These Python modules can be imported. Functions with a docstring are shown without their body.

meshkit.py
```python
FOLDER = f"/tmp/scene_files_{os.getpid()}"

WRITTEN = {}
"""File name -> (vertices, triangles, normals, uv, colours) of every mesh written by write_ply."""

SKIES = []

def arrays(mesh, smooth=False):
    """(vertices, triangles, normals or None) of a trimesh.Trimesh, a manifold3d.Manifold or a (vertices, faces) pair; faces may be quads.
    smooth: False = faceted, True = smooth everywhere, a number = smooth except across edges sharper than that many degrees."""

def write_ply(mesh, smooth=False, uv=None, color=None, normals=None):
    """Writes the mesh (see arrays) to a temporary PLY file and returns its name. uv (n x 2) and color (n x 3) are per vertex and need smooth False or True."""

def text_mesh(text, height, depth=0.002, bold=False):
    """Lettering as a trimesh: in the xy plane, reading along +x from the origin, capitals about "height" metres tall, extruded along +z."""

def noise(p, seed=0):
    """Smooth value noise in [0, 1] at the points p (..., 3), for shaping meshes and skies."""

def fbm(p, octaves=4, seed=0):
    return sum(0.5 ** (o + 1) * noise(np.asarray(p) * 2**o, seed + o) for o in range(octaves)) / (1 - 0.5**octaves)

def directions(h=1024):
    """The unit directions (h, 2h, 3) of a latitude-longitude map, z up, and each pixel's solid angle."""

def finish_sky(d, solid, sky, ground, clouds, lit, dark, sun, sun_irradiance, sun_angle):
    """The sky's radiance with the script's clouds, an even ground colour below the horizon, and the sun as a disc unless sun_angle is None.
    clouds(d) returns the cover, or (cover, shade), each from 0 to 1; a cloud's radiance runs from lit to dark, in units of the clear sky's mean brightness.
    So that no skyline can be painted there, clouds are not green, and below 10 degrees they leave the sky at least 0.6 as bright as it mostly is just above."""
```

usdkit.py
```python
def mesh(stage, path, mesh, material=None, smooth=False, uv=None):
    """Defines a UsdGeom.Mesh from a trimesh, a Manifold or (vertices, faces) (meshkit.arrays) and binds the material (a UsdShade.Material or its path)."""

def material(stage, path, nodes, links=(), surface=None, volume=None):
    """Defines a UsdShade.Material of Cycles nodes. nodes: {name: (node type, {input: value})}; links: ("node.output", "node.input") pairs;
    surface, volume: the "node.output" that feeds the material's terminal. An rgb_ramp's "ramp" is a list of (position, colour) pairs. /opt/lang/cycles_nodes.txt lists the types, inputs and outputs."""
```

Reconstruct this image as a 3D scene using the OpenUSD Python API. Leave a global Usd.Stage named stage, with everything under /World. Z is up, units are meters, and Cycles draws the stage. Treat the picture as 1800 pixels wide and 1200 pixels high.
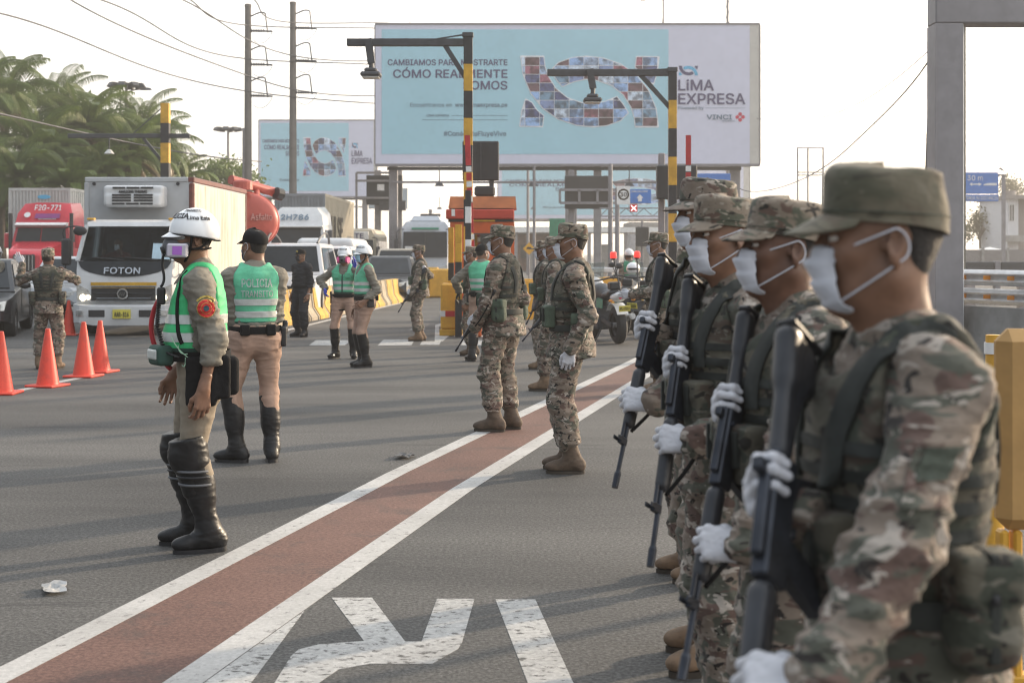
import math, random
import numpy as np
import trimesh
import usdkit, meshkit
from pxr import Usd, UsdGeom, UsdLux, UsdShade, Gf, Sdf, Vt
from scipy.spatial import cKDTree
from shapely.geometry import Polygon, LineString, Point, box as sbox
from shapely.ops import unary_union

stage = Usd.Stage.CreateInMemory()
UsdGeom.SetStageUpAxis(stage, "Z")
UsdGeom.Xform.Define(stage, "/World")
UsdGeom.Scope.Define(stage, "/World/Looks")

# ------------------------------------------------------------------ camera, sky, sun, exposure
CAM_Z, FPX = 1.55, 2500.0           # eye height; focal length in pixels of an 1800 pixel wide picture
cam = UsdGeom.Camera.Define(stage, "/World/camera")
cam.CreateFocalLengthAttr(50.0)
cam.CreateHorizontalApertureAttr(36.0)
cam.CreateVerticalApertureAttr(24.0)
cam.CreateVerticalApertureOffsetAttr(-155.0 * 36.0 / 1800.0)
cam.CreateFStopAttr(4.6)
cam.CreateFocusDistanceAttr(9.5)
cam.CreateExposureAttr(0.75)
cam.AddTranslateOp().Set(Gf.Vec3d(0, 0, CAM_Z))
cam.AddRotateXOp().Set(90.0)

HAZE = 0.0010
SUN_AZ, SUN_EL = math.radians(53.0), math.radians(15.0)      # azimuth from +y towards +x
sky = UsdLux.DomeLight.Define(stage, "/World/sky")
sky.GetPrim().SetCustomDataByKey("kind", "structure")
sky_m = usdkit.material(stage, "/World/Looks/sky_air", {
    "s": ("sky_texture", {"sky_type": "single_scattering", "sun_disc": False, "sun_elevation": SUN_EL, "sun_rotation": SUN_AZ,
                          "air_density": 1.0, "aerosol_density": 3.5, "ozone_density": 1.0}),
    "tc": ("texture_coordinate", {}),
    "mp": ("mapping", {"mapping_type": "point", "scale": (1.0, 1.0, 2.5)}),
    "nz": ("noise_texture", {"scale": 1.4, "detail": 4.0, "roughness": 0.55}),
    "r": ("rgb_ramp", {"ramp": [(0.25, (0.72, 0.72, 0.72)), (0.8, (0.9, 0.9, 0.9))]}),
    "hz": ("rgb_ramp", {"ramp": [(0.0, (7.8, 6.8, 5.7)), (0.08, (8.8, 8.1, 7.3)), (0.25, (9.5, 9.25, 8.9)), (1.0, (7.2, 7.7, 8.2))]}),
    "sx": ("separate_xyz", {}),
    "m": ("mix", {}),
    "dt": ("vector_math", {"math_type": "dot_product", "vector2": (math.sin(SUN_AZ) * math.cos(SUN_EL), math.cos(SUN_AZ) * math.cos(SUN_EL), math.sin(SUN_EL))}),
    "df": ("rgb_ramp", {"ramp": [(0.0, (0.26, 0.29, 0.33)), (0.35, (0.36, 0.39, 0.43)), (0.62, (0.82, 0.84, 0.86)), (0.80, (1.08, 1.08, 1.08)), (1.0, (1.5, 1.46, 1.4))]}),
    "dm": ("map_range", {"from_min": -1.0, "from_max": 1.0, "to_min": 0.0, "to_max": 1.0}),
    "mm": ("mix", {"mix_type": "multiply", "fac": 1.0}),
    "b": ("background_shader", {"strength": 0.12}),
}, [("tc.generated", "mp.vector"), ("mp.vector", "nz.vector"), ("nz.fac", "r.fac"), ("tc.generated", "sx.vector"), ("sx.z", "hz.fac"),
    ("r.color", "m.fac"), ("tc.generated", "dt.vector1"), ("dt.value", "dm.value"), ("dm.result", "df.fac"), ("hz.color", "mm.color1"), ("df.color", "mm.color2"), ("s.color", "m.color1"), ("mm.color", "m.color2"), ("m.color", "b.color")], surface="b.background")
UsdShade.MaterialBindingAPI.Apply(sky.GetPrim()).Bind(sky_m)
sun = UsdLux.DistantLight.Define(stage, "/World/sun")
sun.CreateIntensityAttr(1.0)
sun.CreateAngleAttr(1.5)
sun.CreateColorAttr(Gf.Vec3f(1.0, 0.80, 0.58))
sun.GetPrim().CreateAttribute("inputs:normalize", Sdf.ValueTypeNames.Bool).Set(True)
sun.AddRotateZOp().Set(-math.degrees(SUN_AZ))
sun.AddRotateXOp().Set(-(90.0 - math.degrees(SUN_EL)))

# ------------------------------------------------------------------ naming, things, parts
_used = {}
def numbered(parent, name):
    n = _used.get((parent, name), 0)
    _used[(parent, name)] = n + 1
    return f"{parent}/{name}" + (f"_{n:03d}" if n else "")

def tag(prim, label=None, cat=None, group=None, kind=None):
    for k, v in (("label", label), ("category", cat), ("group", group), ("kind", kind)):
        if v:
            prim.SetCustomDataByKey(k, v)
    return prim

def thing(name, label, cat, loc=(0, 0, 0), rz=0.0, group=None, scale=None):
    x = UsdGeom.Xform.Define(stage, numbered("/World", name))
    x.AddTranslateOp().Set(Gf.Vec3d(*map(float, loc)))
    if rz:
        x.AddRotateZOp().Set(float(rz))
    if scale:
        x.AddScaleOp().Set(Gf.Vec3f(scale, scale, scale))
    return tag(x.GetPrim(), label, cat, group)

def copy_of(src, name, label, loc, rz=0.0, group=None, scale=None):
    was = src.GetCustomData()
    p = thing(name, label or was["label"], was["category"], loc, rz, group or was.get("group"), scale)
    p.GetReferences().AddInternalReference(src.GetPath())
    p.SetInstanceable(True)
    return p

def clean(m):
    if isinstance(m, (list, tuple)) and m and isinstance(m[0], trimesh.Trimesh):
        m = trimesh.util.concatenate(list(m))
    return m

def part(parent, name, mesh, mat, label=None, smooth=False):
    m = usdkit.mesh(stage, numbered(str(parent.GetPath()), name), clean(mesh), mat, smooth=smooth)
    return tag(m.GetPrim(), label)

def solo(name, label, cat, mesh, mat, smooth=False, group=None, kind=None):
    m = usdkit.mesh(stage, numbered("/World", name), clean(mesh), mat, smooth=smooth)
    return tag(m.GetPrim(), label, cat, group, kind)

def struct(name, mesh, mat, smooth=False, kind="structure", label=None):
    m = usdkit.mesh(stage, numbered("/World", name), clean(mesh), mat, smooth=smooth)
    return tag(m.GetPrim(), label, None, None, kind)

# pixel of the 1800 x 1200 photograph -> point of the place, used only to find where things stand
def W(px, py, d):
    return np.array([(px - 900.0) * d / FPX, d, CAM_Z - (py - 445.0) * d / FPX])

def G(px, py):
    d = CAM_Z * FPX / (py - 445.0)
    return np.array([(px - 900.0) * d / FPX, d, 0.0])

# ------------------------------------------------------------------ materials
def pmat(name, col, rough=0.5, metal=0.0, var=0.12, scale=6.0, bump=0.0, bscale=60.0, coat=0.0, col2=None, edge=(0.35, 0.7), spec=None, rand=0.0, dist=0.004, stretch=None, emit=None, trans=0.0, sheen=0.0):
    """A principled surface whose colour runs between two tones with a noise; optional fine bump; optional tone per object."""
    c = np.array(col, float)
    a = c * (1 - var)
    b = np.minimum(c * (1 + var), 0.95) if col2 is None else np.array(col2, float)
    if col2 is not None:
        a = c
    nodes = {"tc": ("texture_coordinate", {}), "oi": ("object_info", {}),
             "sh": ("vector_math", {"math_type": "multiply_add", }), "rv": ("combine_xyz", {}),
             "n": ("noise_texture", {"scale": scale, "detail": 5.0, "roughness": 0.6}),
             "r": ("rgb_ramp", {"ramp": [(edge[0], tuple(a)), (edge[1], tuple(b))]}),
             "p": ("principled_bsdf", {"roughness": rough, "metallic": metal, "coat_weight": coat, "coat_roughness": 0.1})}
    st = stretch or (1, 1, 1)
    nodes["sh"] = ("vector_math", {"math_type": "multiply", "vector2": st})
    nodes["ad"] = ("vector_math", {"math_type": "add"})
    nodes["rs"] = ("math", {"math_type": "multiply", "value2": 37.0})
    links = [("tc.object", "sh.vector1"), ("oi.random", "rs.value1"), ("rs.value", "rv.x"), ("rs.value", "rv.y"), ("sh.vector", "ad.vector1"), ("rv.vector", "ad.vector2"),
             ("ad.vector", "n.vector"), ("n.fac", "r.fac")]
    out = "r.color"
    if rand:
        nodes["h"] = ("hsv", {"hue": 0.5, "saturation": 1.0, "fac": 1.0})
        nodes["mr"] = ("map_range", {"from_min": 0.0, "from_max": 1.0, "to_min": 1 - rand, "to_max": 1 + rand})
        links += [("oi.random", "mr.value"), ("mr.result", "h.value"), (out, "h.color")]
        out = "h.color"
    links.append((out, "p.base_color"))
    if spec is not None:
        nodes["p"][1]["specular_ior_level"] = spec
    if sheen:
        nodes["p"][1]["sheen_weight"] = sheen
        nodes["p"][1]["sheen_roughness"] = 0.5
    if emit:
        nodes["p"][1]["emission_color"] = emit[0]
        nodes["p"][1]["emission_strength"] = emit[1]
    if bump:
        nodes["bn"] = ("noise_texture", {"scale": bscale, "detail": 3.0, "roughness": 0.6})
        nodes["bp"] = ("bump", {"strength": bump, "distance": dist})
        links += [("ad.vector", "bn.vector"), ("bn.fac", "bp.height"), ("bp.normal", "p.normal")]
    return usdkit.material(stage, "/World/Looks/" + name, nodes, links, surface="p.BSDF")

def glassmat(name, tint=(0.55, 0.62, 0.62), refl=0.1, rough=0.03):
    """A window pane: sunlight passes, the sky is mirrored at a slant."""
    return usdkit.material(stage, "/World/Looks/" + name, {
        "f": ("fresnel", {"IOR": 1.5}), "t": ("transparent_bsdf", {"color": tint}), "g": ("glossy_bsdf", {"color": (0.9, 0.9, 0.9), "roughness": rough}),
        "a": ("math", {"math_type": "add", "value2": refl}), "m": ("mix_closure", {})},
        [("f.fac", "a.value1"), ("a.value", "m.fac"), ("t.BSDF", "m.closure1"), ("g.BSDF", "m.closure2")], surface="m.closure")

def camo(name, base, green, brown, dark, light, scale=1.0, soft=0.03):
    """A printed camouflage cloth: five tones in blotches that lie across the body, with a weave relief."""
    n, l = {}, []
    n["tc"] = ("texture_coordinate", {}); n["oi"] = ("object_info", {}); n["rs"] = ("math", {"math_type": "multiply", "value2": 53.0})
    n["rv"] = ("combine_xyz", {}); n["ad"] = ("vector_math", {"math_type": "add"}); n["mp"] = ("vector_math", {"math_type": "multiply", "vector2": (1.0, 1.0, 1.75)})
    l += [("tc.object", "mp.vector1"), ("oi.random", "rs.value1"), ("rs.value", "rv.x"), ("rs.value", "rv.z"), ("mp.vector", "ad.vector1"), ("rv.vector", "ad.vector2")]
    def layer(i, sc, lo, off, distort=0.6, detail=2.5):
        n[f"o{i}"] = ("vector_math", {"math_type": "add", "vector2": (off, off * 1.7, off * 0.6)})
        n[f"n{i}"] = ("noise_texture", {"scale": sc * scale, "detail": detail, "roughness": 0.55, "distortion": distort})
        n[f"r{i}"] = ("rgb_ramp", {"ramp": [(lo, (0, 0, 0)), (lo + soft, (1, 1, 1))]})
        l.extend([("ad.vector", f"o{i}.vector1"), (f"o{i}.vector", f"n{i}.vector"), (f"n{i}.fac", f"r{i}.fac")])
        return f"r{i}.color"
    n["c0"] = ("color", {"value": base})
    cur = "c0.color"
    for i, (col, sc, lo, off) in enumerate([(green, 6.0, 0.50, 3.1), (brown, 7.5, 0.56, 7.7), (light, 10.0, 0.595, 12.3), (dark, 13.0, 0.60, 19.9), (light, 26.0, 0.67, 29.0), (dark, 24.0, 0.68, 41.0)]):
        f = layer(i, sc, lo, off)
        n[f"m{i}"] = ("mix", {"color2": col})
        l += [(cur, f"m{i}.color1"), (f, f"m{i}.fac")]
        cur = f"m{i}.color"
    n["dn"] = ("noise_texture", {"scale": 3.0, "detail": 6.0, "roughness": 0.65})
    n["dr"] = ("rgb_ramp", {"ramp": [(0.3, (0.8, 0.78, 0.76)), (0.7, (1.1, 1.1, 1.1))]})
    n["dm"] = ("mix", {"mix_type": "multiply", "fac": 1.0})
    n["bn"] = ("noise_texture", {"scale": 34.0, "detail": 4.0, "roughness": 0.6, "distortion": 0.8})
    n["bp"] = ("bump", {"strength": 0.45, "distance": 0.006})
    n["p"] = ("principled_bsdf", {"roughness": 0.85, "specular_ior_level": 0.25, "sheen_weight": 0.08})
    l += [("ad.vector", "dn.vector"), ("dn.fac", "dr.fac"), (cur, "dm.color1"), ("dr.color", "dm.color2"), ("dm.color", "p.base_color"),
          ("ad.vector", "bn.vector"), ("bn.fac", "bp.height"), ("bp.normal", "p.normal")]
    return usdkit.material(stage, "/World/Looks/" + name, n, l, surface="p.BSDF")

# ------------------------------------------------------------------ plain shapes
def T(m, off=(0, 0, 0), R=None):
    m = m.copy()
    M = np.eye(4)
    if R is not None:
        M[:3, :3] = R
    M[:3, 3] = off
    m.apply_transform(M)
    return m

def rx(a): c, s = math.cos(a), math.sin(a); return np.array([[1, 0, 0], [0, c, -s], [0, s, c]])
def ry(a): c, s = math.cos(a), math.sin(a); return np.array([[c, 0, s], [0, 1, 0], [-s, 0, c]])
def rz(a): c, s = math.cos(a), math.sin(a); return np.array([[c, -s, 0], [s, c, 0], [0, 0, 1]])
def unit(v): v = np.asarray(v, float); return v / (np.linalg.norm(v) + 1e-12)

def hull(pts):
    return trimesh.convex.convex_hull(np.asarray(pts, float))

def bx(x0, x1, y0, y1, z0, z1, c=0.0):
    """A box between two corners, its edges chamfered by c."""
    c = min(c, (x1 - x0) * 0.45, (y1 - y0) * 0.45, (z1 - z0) * 0.45)
    if c <= 0:
        return T(trimesh.creation.box((x1 - x0, y1 - y0, z1 - z0)), ((x0 + x1) / 2, (y0 + y1) / 2, (z0 + z1) / 2))
    p = []
    for sx in (0, 1):
        for sy in (0, 1):
            for sz in (0, 1):
                q = np.array([[x0, x1][sx], [y0, y1][sy], [z0, z1][sz]], float)
                d = np.array([1 - 2 * sx, 1 - 2 * sy, 1 - 2 * sz], float) * c
                for k in range(3):
                    e = d.copy(); e[k] = 0
                    p.append(q + e)
    return hull(p)

def cyl(a, b, r, r2=None, n=14):
    """A cylinder or cone frustum from a to b."""
    a, b = np.asarray(a, float), np.asarray(b, float)
    r2 = r if r2 is None else r2
    d = unit(b - a)
    u = unit(np.cross(d, [0, 0, 1.0] if abs(d[2]) < 0.9 else [1.0, 0, 0])); v = np.cross(d, u)
    t = np.arange(n) * 2 * math.pi / n
    ring = np.cos(t)[:, None] * u + np.sin(t)[:, None] * v
    P = np.vstack([a + ring * r, b + ring * r2, [a], [b]])
    F = []
    for i in range(n):
        j = (i + 1) % n
        F += [[i, j, n + j], [i, n + j, n + i], [2 * n, j, i], [2 * n + 1, n + i, n + j]]
    return trimesh.Trimesh(P, F, process=False)

def tube(pts, r, n=8):
    """A round bar along a polyline."""
    p = np.asarray(pts, float)
    t = np.gradient(p, axis=0); t /= np.linalg.norm(t, axis=1, keepdims=True) + 1e-12
    u = np.cross(t, [0.13, 0.31, 0.94]); u /= np.linalg.norm(u, axis=1, keepdims=True) + 1e-12
    for i in range(1, len(p)):
        w = u[i - 1] - t[i] * (u[i - 1] @ t[i]); u[i] = unit(w)
    v = np.cross(t, u)
    a = np.arange(n) * 2 * math.pi / n
    rr = np.broadcast_to(np.asarray(r, float), (len(p),))
    V = (p[:, None] + rr[:, None, None] * (np.cos(a)[None, :, None] * u[:, None] + np.sin(a)[None, :, None] * v[:, None])).reshape(-1, 3)
    F = []
    for i in range(len(p) - 1):
        for j in range(n):
            k = (j + 1) % n
            F += [[i * n + j, i * n + k, (i + 1) * n + k], [i * n + j, (i + 1) * n + k, (i + 1) * n + j]]
    c0, c1 = len(V), len(V) + 1
    V = np.vstack([V, p[:1], p[-1:]])
    for j in range(n):
        k = (j + 1) % n
        F += [[c0, k, j], [c1, (len(p) - 1) * n + j, (len(p) - 1) * n + k]]
    return trimesh.Trimesh(V, F, process=False)

def bar(a, b, w, h):
    """A square bar from a to b, w wide and h high."""
    a, b = np.asarray(a, float), np.asarray(b, float)
    d = unit(b - a)
    u = unit(np.cross([0, 0, 1.0] if abs(d[2]) < 0.95 else [0, 1.0, 0], d)); v = np.cross(d, u)
    return hull([q + su * u * w / 2 + sv * v * h / 2 for q in (a, b) for su in (-1, 1) for sv in (-1, 1)])

def curve(pts, n=24):
    """A smooth line through the points."""
    from scipy.interpolate import CubicSpline
    p = np.asarray(pts, float)
    s = np.r_[0, np.cumsum(np.linalg.norm(np.diff(p, axis=0), axis=1))]
    return CubicSpline(s, p)(np.linspace(0, s[-1], n))

def extr(poly, h, plane="xz", at=0.0):
    """A polygon (or its points) given in a plane, extruded by h from at along the third axis."""
    poly = poly if not isinstance(poly, (list, np.ndarray)) else Polygon(poly)
    gs = getattr(poly, "geoms", [poly])
    m = trimesh.util.concatenate([trimesh.creation.extrude_polygon(g, h, engine="earcut") for g in gs if g.area > 1e-9])
    v = m.vertices.copy()
    if plane == "xz":
        m.vertices = np.c_[v[:, 0], at + v[:, 2], v[:, 1]]; m.invert()
    elif plane == "yz":
        m.vertices = np.c_[at + v[:, 2], v[:, 0], v[:, 1]]
    else:
        m.vertices = v + [0, 0, at]
    return m

def grid(P, close_u=False, close_v=False, thick=0.0):
    """A sheet through a (nu, nv, 3) array of points, given a thickness along its normals."""
    P = np.asarray(P, float); nu, nv = P.shape[:2]
    i, j = np.meshgrid(np.arange(nu if close_u else nu - 1), np.arange(nv if close_v else nv - 1), indexing="ij")
    i2, j2 = (i + 1) % nu, (j + 1) % nv
    q = np.stack([i * nv + j, i2 * nv + j, i2 * nv + j2, i * nv + j2], -1).reshape(-1, 4)
    F = np.vstack([q[:, [0, 1, 2]], q[:, [0, 2, 3]]])
    m = trimesh.Trimesh(P.reshape(-1, 3), F, process=False)
    if thick:
        nrm = np.array(m.vertex_normals)
        V = np.vstack([m.vertices + nrm * thick / 2, m.vertices - nrm * thick / 2])
        n0 = len(m.vertices)
        E = {}
        for t in F:
            for a, b in ((t[0], t[1]), (t[1], t[2]), (t[2], t[0])):
                E[(a, b)] = E.get((a, b), 0) + 1
        rim = [(a, b) for (a, b) in E if (b, a) not in E]
        R = [[a, a + n0, b + n0] for a, b in rim] + [[a, b + n0, b] for a, b in rim]
        m = trimesh.Trimesh(V, np.vstack([F, F[:, ::-1] + n0] + ([np.array(R)] if R else [])), process=False)
    return m

def lathe(prof, n=24, axis="z"):
    """A closed profile of (radius, height) turned about an axis."""
    p = np.asarray(prof, float)
    a = np.arange(n) * 2 * math.pi / n
    P = np.stack([p[:, 0][:, None] * np.cos(a), p[:, 0][:, None] * np.sin(a), np.repeat(p[:, 1][:, None], n, 1)], -1)
    m = grid(P, close_v=True)
    m.invert()
    if axis == "x":
        m.vertices = m.vertices[:, [2, 0, 1]]
    elif axis == "y":
        m.vertices = m.vertices[:, [1, 2, 0]]
    return m

def lettering(text, h, depth=0.004, bold=True, width=None, center=True):
    """Letters standing in the xz plane, read from -y."""
    m = meshkit.text_mesh(text, h, depth, bold)
    v = m.vertices.copy()
    if width:
        v[:, 0] *= width / (v[:, 0].max() - v[:, 0].min())
    if center:
        v[:, 0] -= (v[:, 0].max() + v[:, 0].min()) / 2
    m.vertices = np.c_[v[:, 0], -v[:, 2], v[:, 1]]
    return m

# ------------------------------------------------------------------ soft bodies: smooth unions of tapered limbs, meshed by surface nets
def RC(a, b, ra, rb=None, op="u", k=0.03):
    a, b = np.asarray(a, float), np.asarray(b, float)
    rb = ra if rb is None else rb
    lo, hi = np.minimum(a - ra, b - rb), np.maximum(a + ra, b + rb)
    ba = b - a
    L = max(float(ba @ ba), 1e-12)
    def f(X, Y, Z):
        px, py, pz = X - a[0], Y - a[1], Z - a[2]
        t = np.clip((px * ba[0] + py * ba[1] + pz * ba[2]) / L, 0, 1)
        return np.sqrt((px - t * ba[0]) ** 2 + (py - t * ba[1]) ** 2 + (pz - t * ba[2]) ** 2) - (ra + t * (rb - ra))
    return f, lo, hi, op, k

def EL(c, r, R=None, op="u", k=0.03):
    c, r = np.asarray(c, float), np.asarray(r, float)
    e = r if R is None else np.abs(R) @ r
    def f(X, Y, Z):
        p = [X - c[0], Y - c[1], Z - c[2]]
        if R is not None:
            p = [R[0, i] * p[0] + R[1, i] * p[1] + R[2, i] * p[2] for i in range(3)]
        k0 = np.sqrt((p[0] / r[0]) ** 2 + (p[1] / r[1]) ** 2 + (p[2] / r[2]) ** 2)
        k1 = np.sqrt((p[0] / r[0] ** 2) ** 2 + (p[1] / r[1] ** 2) ** 2 + (p[2] / r[2] ** 2) ** 2)
        return k0 * (k0 - 1) / np.maximum(k1, 1e-6)
    return f, c - e, c + e, op, k

def BX(c, half, R=None, rd=0.01, op="u", k=0.01):
    c, hf = np.asarray(c, float), np.asarray(half, float)
    e = hf if R is None else np.abs(R) @ hf
    def f(X, Y, Z):
        p = [X - c[0], Y - c[1], Z - c[2]]
        if R is not None:
            p = [R[0, i] * p[0] + R[1, i] * p[1] + R[2, i] * p[2] for i in range(3)]
        q = [np.abs(p[i]) - (hf[i] - rd) for i in range(3)]
        return np.sqrt(sum(np.maximum(x, 0) ** 2 for x in q)) + np.minimum(np.maximum(np.maximum(q[0], q[1]), q[2]), 0) - rd
    return f, c - e, c + e, op, k

def CUT(p, n, k=0.004):
    """Keeps what lies on the side of p that n points away from."""
    p, n = np.asarray(p, float), unit(n)
    return (lambda X, Y, Z: (X - p[0]) * n[0] + (Y - p[1]) * n[1] + (Z - p[2]) * n[2]), None, None, "i", k

def soft(prims, h, disp=None):
    """Meshes the prims on a grid of step h. disp(points, normals) moves the surface along its normals."""
    us = [p for p in prims if p[3] == "u"]
    lo = np.min([p[1] for p in us], 0) - 3 * h - 0.02
    hi = np.max([p[2] for p in us], 0) + 3 * h + 0.02
    n = np.ceil((hi - lo) / h).astype(int) + 1
    ax = [(lo[i] + h * np.arange(n[i])).astype(np.float32) for i in range(3)]
    f = np.full(n, 0.5, np.float32)
    for fn, a, b, op, k in prims:
        if a is None:
            s = (slice(None),) * 3
        else:
            pad = k + 2.5 * h
            i0 = np.clip(np.floor((a - pad - lo) / h).astype(int), 0, n)
            i1 = np.clip(np.ceil((b + pad - lo) / h).astype(int) + 1, 0, n)
            if np.any(i1 <= i0):
                continue
            s = tuple(slice(x, y) for x, y in zip(i0, i1))
        d = fn(ax[0][s[0]][:, None, None], ax[1][s[1]][None, :, None], ax[2][s[2]][None, None, :])
        g = f[s]
        if op == "u":
            m = np.maximum(k - np.abs(g - d), 0) / max(k, 1e-9)
            f[s] = np.minimum(g, d) - m * m * k * 0.25
        else:
            if op == "s":
                d = -d
            m = np.maximum(k - np.abs(g - d), 0) / max(k, 1e-9)
            f[s] = np.maximum(g, d) + m * m * k * 0.25
    s = f < 0
    c = sum(s[i:n[0] - 1 + i, j:n[1] - 1 + j, l:n[2] - 1 + l].astype(np.uint8) for i in (0, 1) for j in (0, 1) for l in (0, 1))
    act = (c > 0) & (c < 8)
    I, J, K = np.nonzero(act)
    ids = np.full(act.shape, -1, np.int32); ids[I, J, K] = np.arange(len(I))
    acc, cnt = np.zeros((len(I), 3)), np.zeros(len(I))
    for axis in range(3):
        o1, o2 = [(1, 2), (0, 2), (0, 1)][axis]
        for u in (0, 1):
            for v in (0, 1):
                A = [I.copy(), J.copy(), K.copy()]
                A[o1] = A[o1] + u; A[o2] = A[o2] + v
                B = [x.copy() for x in A]; B[axis] = B[axis] + 1
                va, vb = f[tuple(A)], f[tuple(B)]
                m = (va < 0) != (vb < 0)
                t = np.where(m, va / np.where(m, va - vb, 1), 0)
                P = np.stack(A, 1).astype(float); P[:, axis] += t
                acc[m] += P[m]; cnt[m] += 1
    V = lo + h * acc / cnt[:, None]
    Q = []
    for axis in range(3):
        o1, o2 = [(1, 2), (2, 0), (0, 1)][axis]
        sl = [slice(None)] * 3; sh = [slice(None)] * 3
        sl[axis] = slice(0, -1); sh[axis] = slice(1, None)
        e0 = s[tuple(sl)]; e1 = s[tuple(sh)]
        x = np.stack(np.nonzero(e0 != e1), 1)
        x = x[(x[:, o1] > 0) & (x[:, o2] > 0) & (x[:, o1] < act.shape[o1]) & (x[:, o2] < act.shape[o2]) & (x[:, axis] < act.shape[axis])]
        fl = e0[tuple(x.T)]
        def at(a, b):
            y = x.copy(); y[:, o1] -= a; y[:, o2] -= b
            return ids[tuple(y.T)]
        q = np.stack([at(0, 0), at(1, 0), at(1, 1), at(0, 1)], 1)
        q[~fl] = q[~fl][:, ::-1]
        Q.append(q[(q >= 0).all(1)])
    Q = np.vstack(Q)
    F = np.vstack([Q[:, [0, 1, 2]], Q[:, [0, 2, 3]]])
    m = trimesh.Trimesh(V, F, process=False)
    if disp is not None:
        nn = np.array(m.vertex_normals)
        m.vertices = m.vertices + nn * disp(np.array(m.vertices), nn)[:, None]
    return m
# ------------------------------------------------------------------ the ground and its markings
M0 = {}
def worldmat(name, col, col2, scale, rough=0.85, spec=0.3, speck=0.0, scale2=0.25, bump=0.0, wear=None, streak=None):
    n = {"g": ("geometry", {}), "mp": ("vector_math", {"math_type": "multiply", "vector2": streak or (1, 1, 1)}),
         "n1": ("noise_texture", {"scale": scale2, "detail": 7.0, "roughness": 0.62, "distortion": 0.4}), "r1": ("rgb_ramp", {"ramp": [(0.32, col), (0.68, col2)]}),
         "n2": ("noise_texture", {"scale": scale, "detail": 3.0, "roughness": 0.7}), "r2": ("rgb_ramp", {"ramp": [(0.3, (1 - speck,) * 3), (0.5, (1, 1, 1)), (0.72, (1 + speck * 1.6,) * 3)]}),
         "m": ("mix", {"mix_type": "multiply", "fac": 1.0}), "p": ("principled_bsdf", {"roughness": rough, "specular_ior_level": spec})}
    l = [("g.position", "mp.vector1"), ("mp.vector", "n1.vector"), ("g.position", "n2.vector"), ("n1.fac", "r1.fac"), ("n2.fac", "r2.fac"), ("r1.color", "m.color1"), ("r2.color", "m.color2")]
    out = "m.color"
    if wear:
        n["n3"] = ("noise_texture", {"scale": wear[1], "detail": 8.0, "roughness": 0.72, "distortion": 0.3}); n["mp3"] = ("vector_math", {"math_type": "multiply", "vector2": wear[4] if len(wear) > 4 else (1, 1, 1)})
        n["r3"] = ("rgb_ramp", {"ramp": [(wear[2], (0, 0, 0)), (wear[3], (1, 1, 1))]}); n["m3"] = ("mix", {"color2": wear[0]})
        l += [("g.position", "mp3.vector1"), ("mp3.vector", "n3.vector"), ("n3.fac", "r3.fac"), ("r3.color", "m3.fac"), (out, "m3.color1")]
        out = "m3.color"
    l.append((out, "p.base_color"))
    if bump:
        n["bp"] = ("bump", {"strength": bump, "distance": 0.006}); l += [("n2.fac", "bp.height"), ("bp.normal", "p.normal")]
    return usdkit.material(stage, "/World/Looks/" + name, n, l, surface="p.BSDF")

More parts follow.
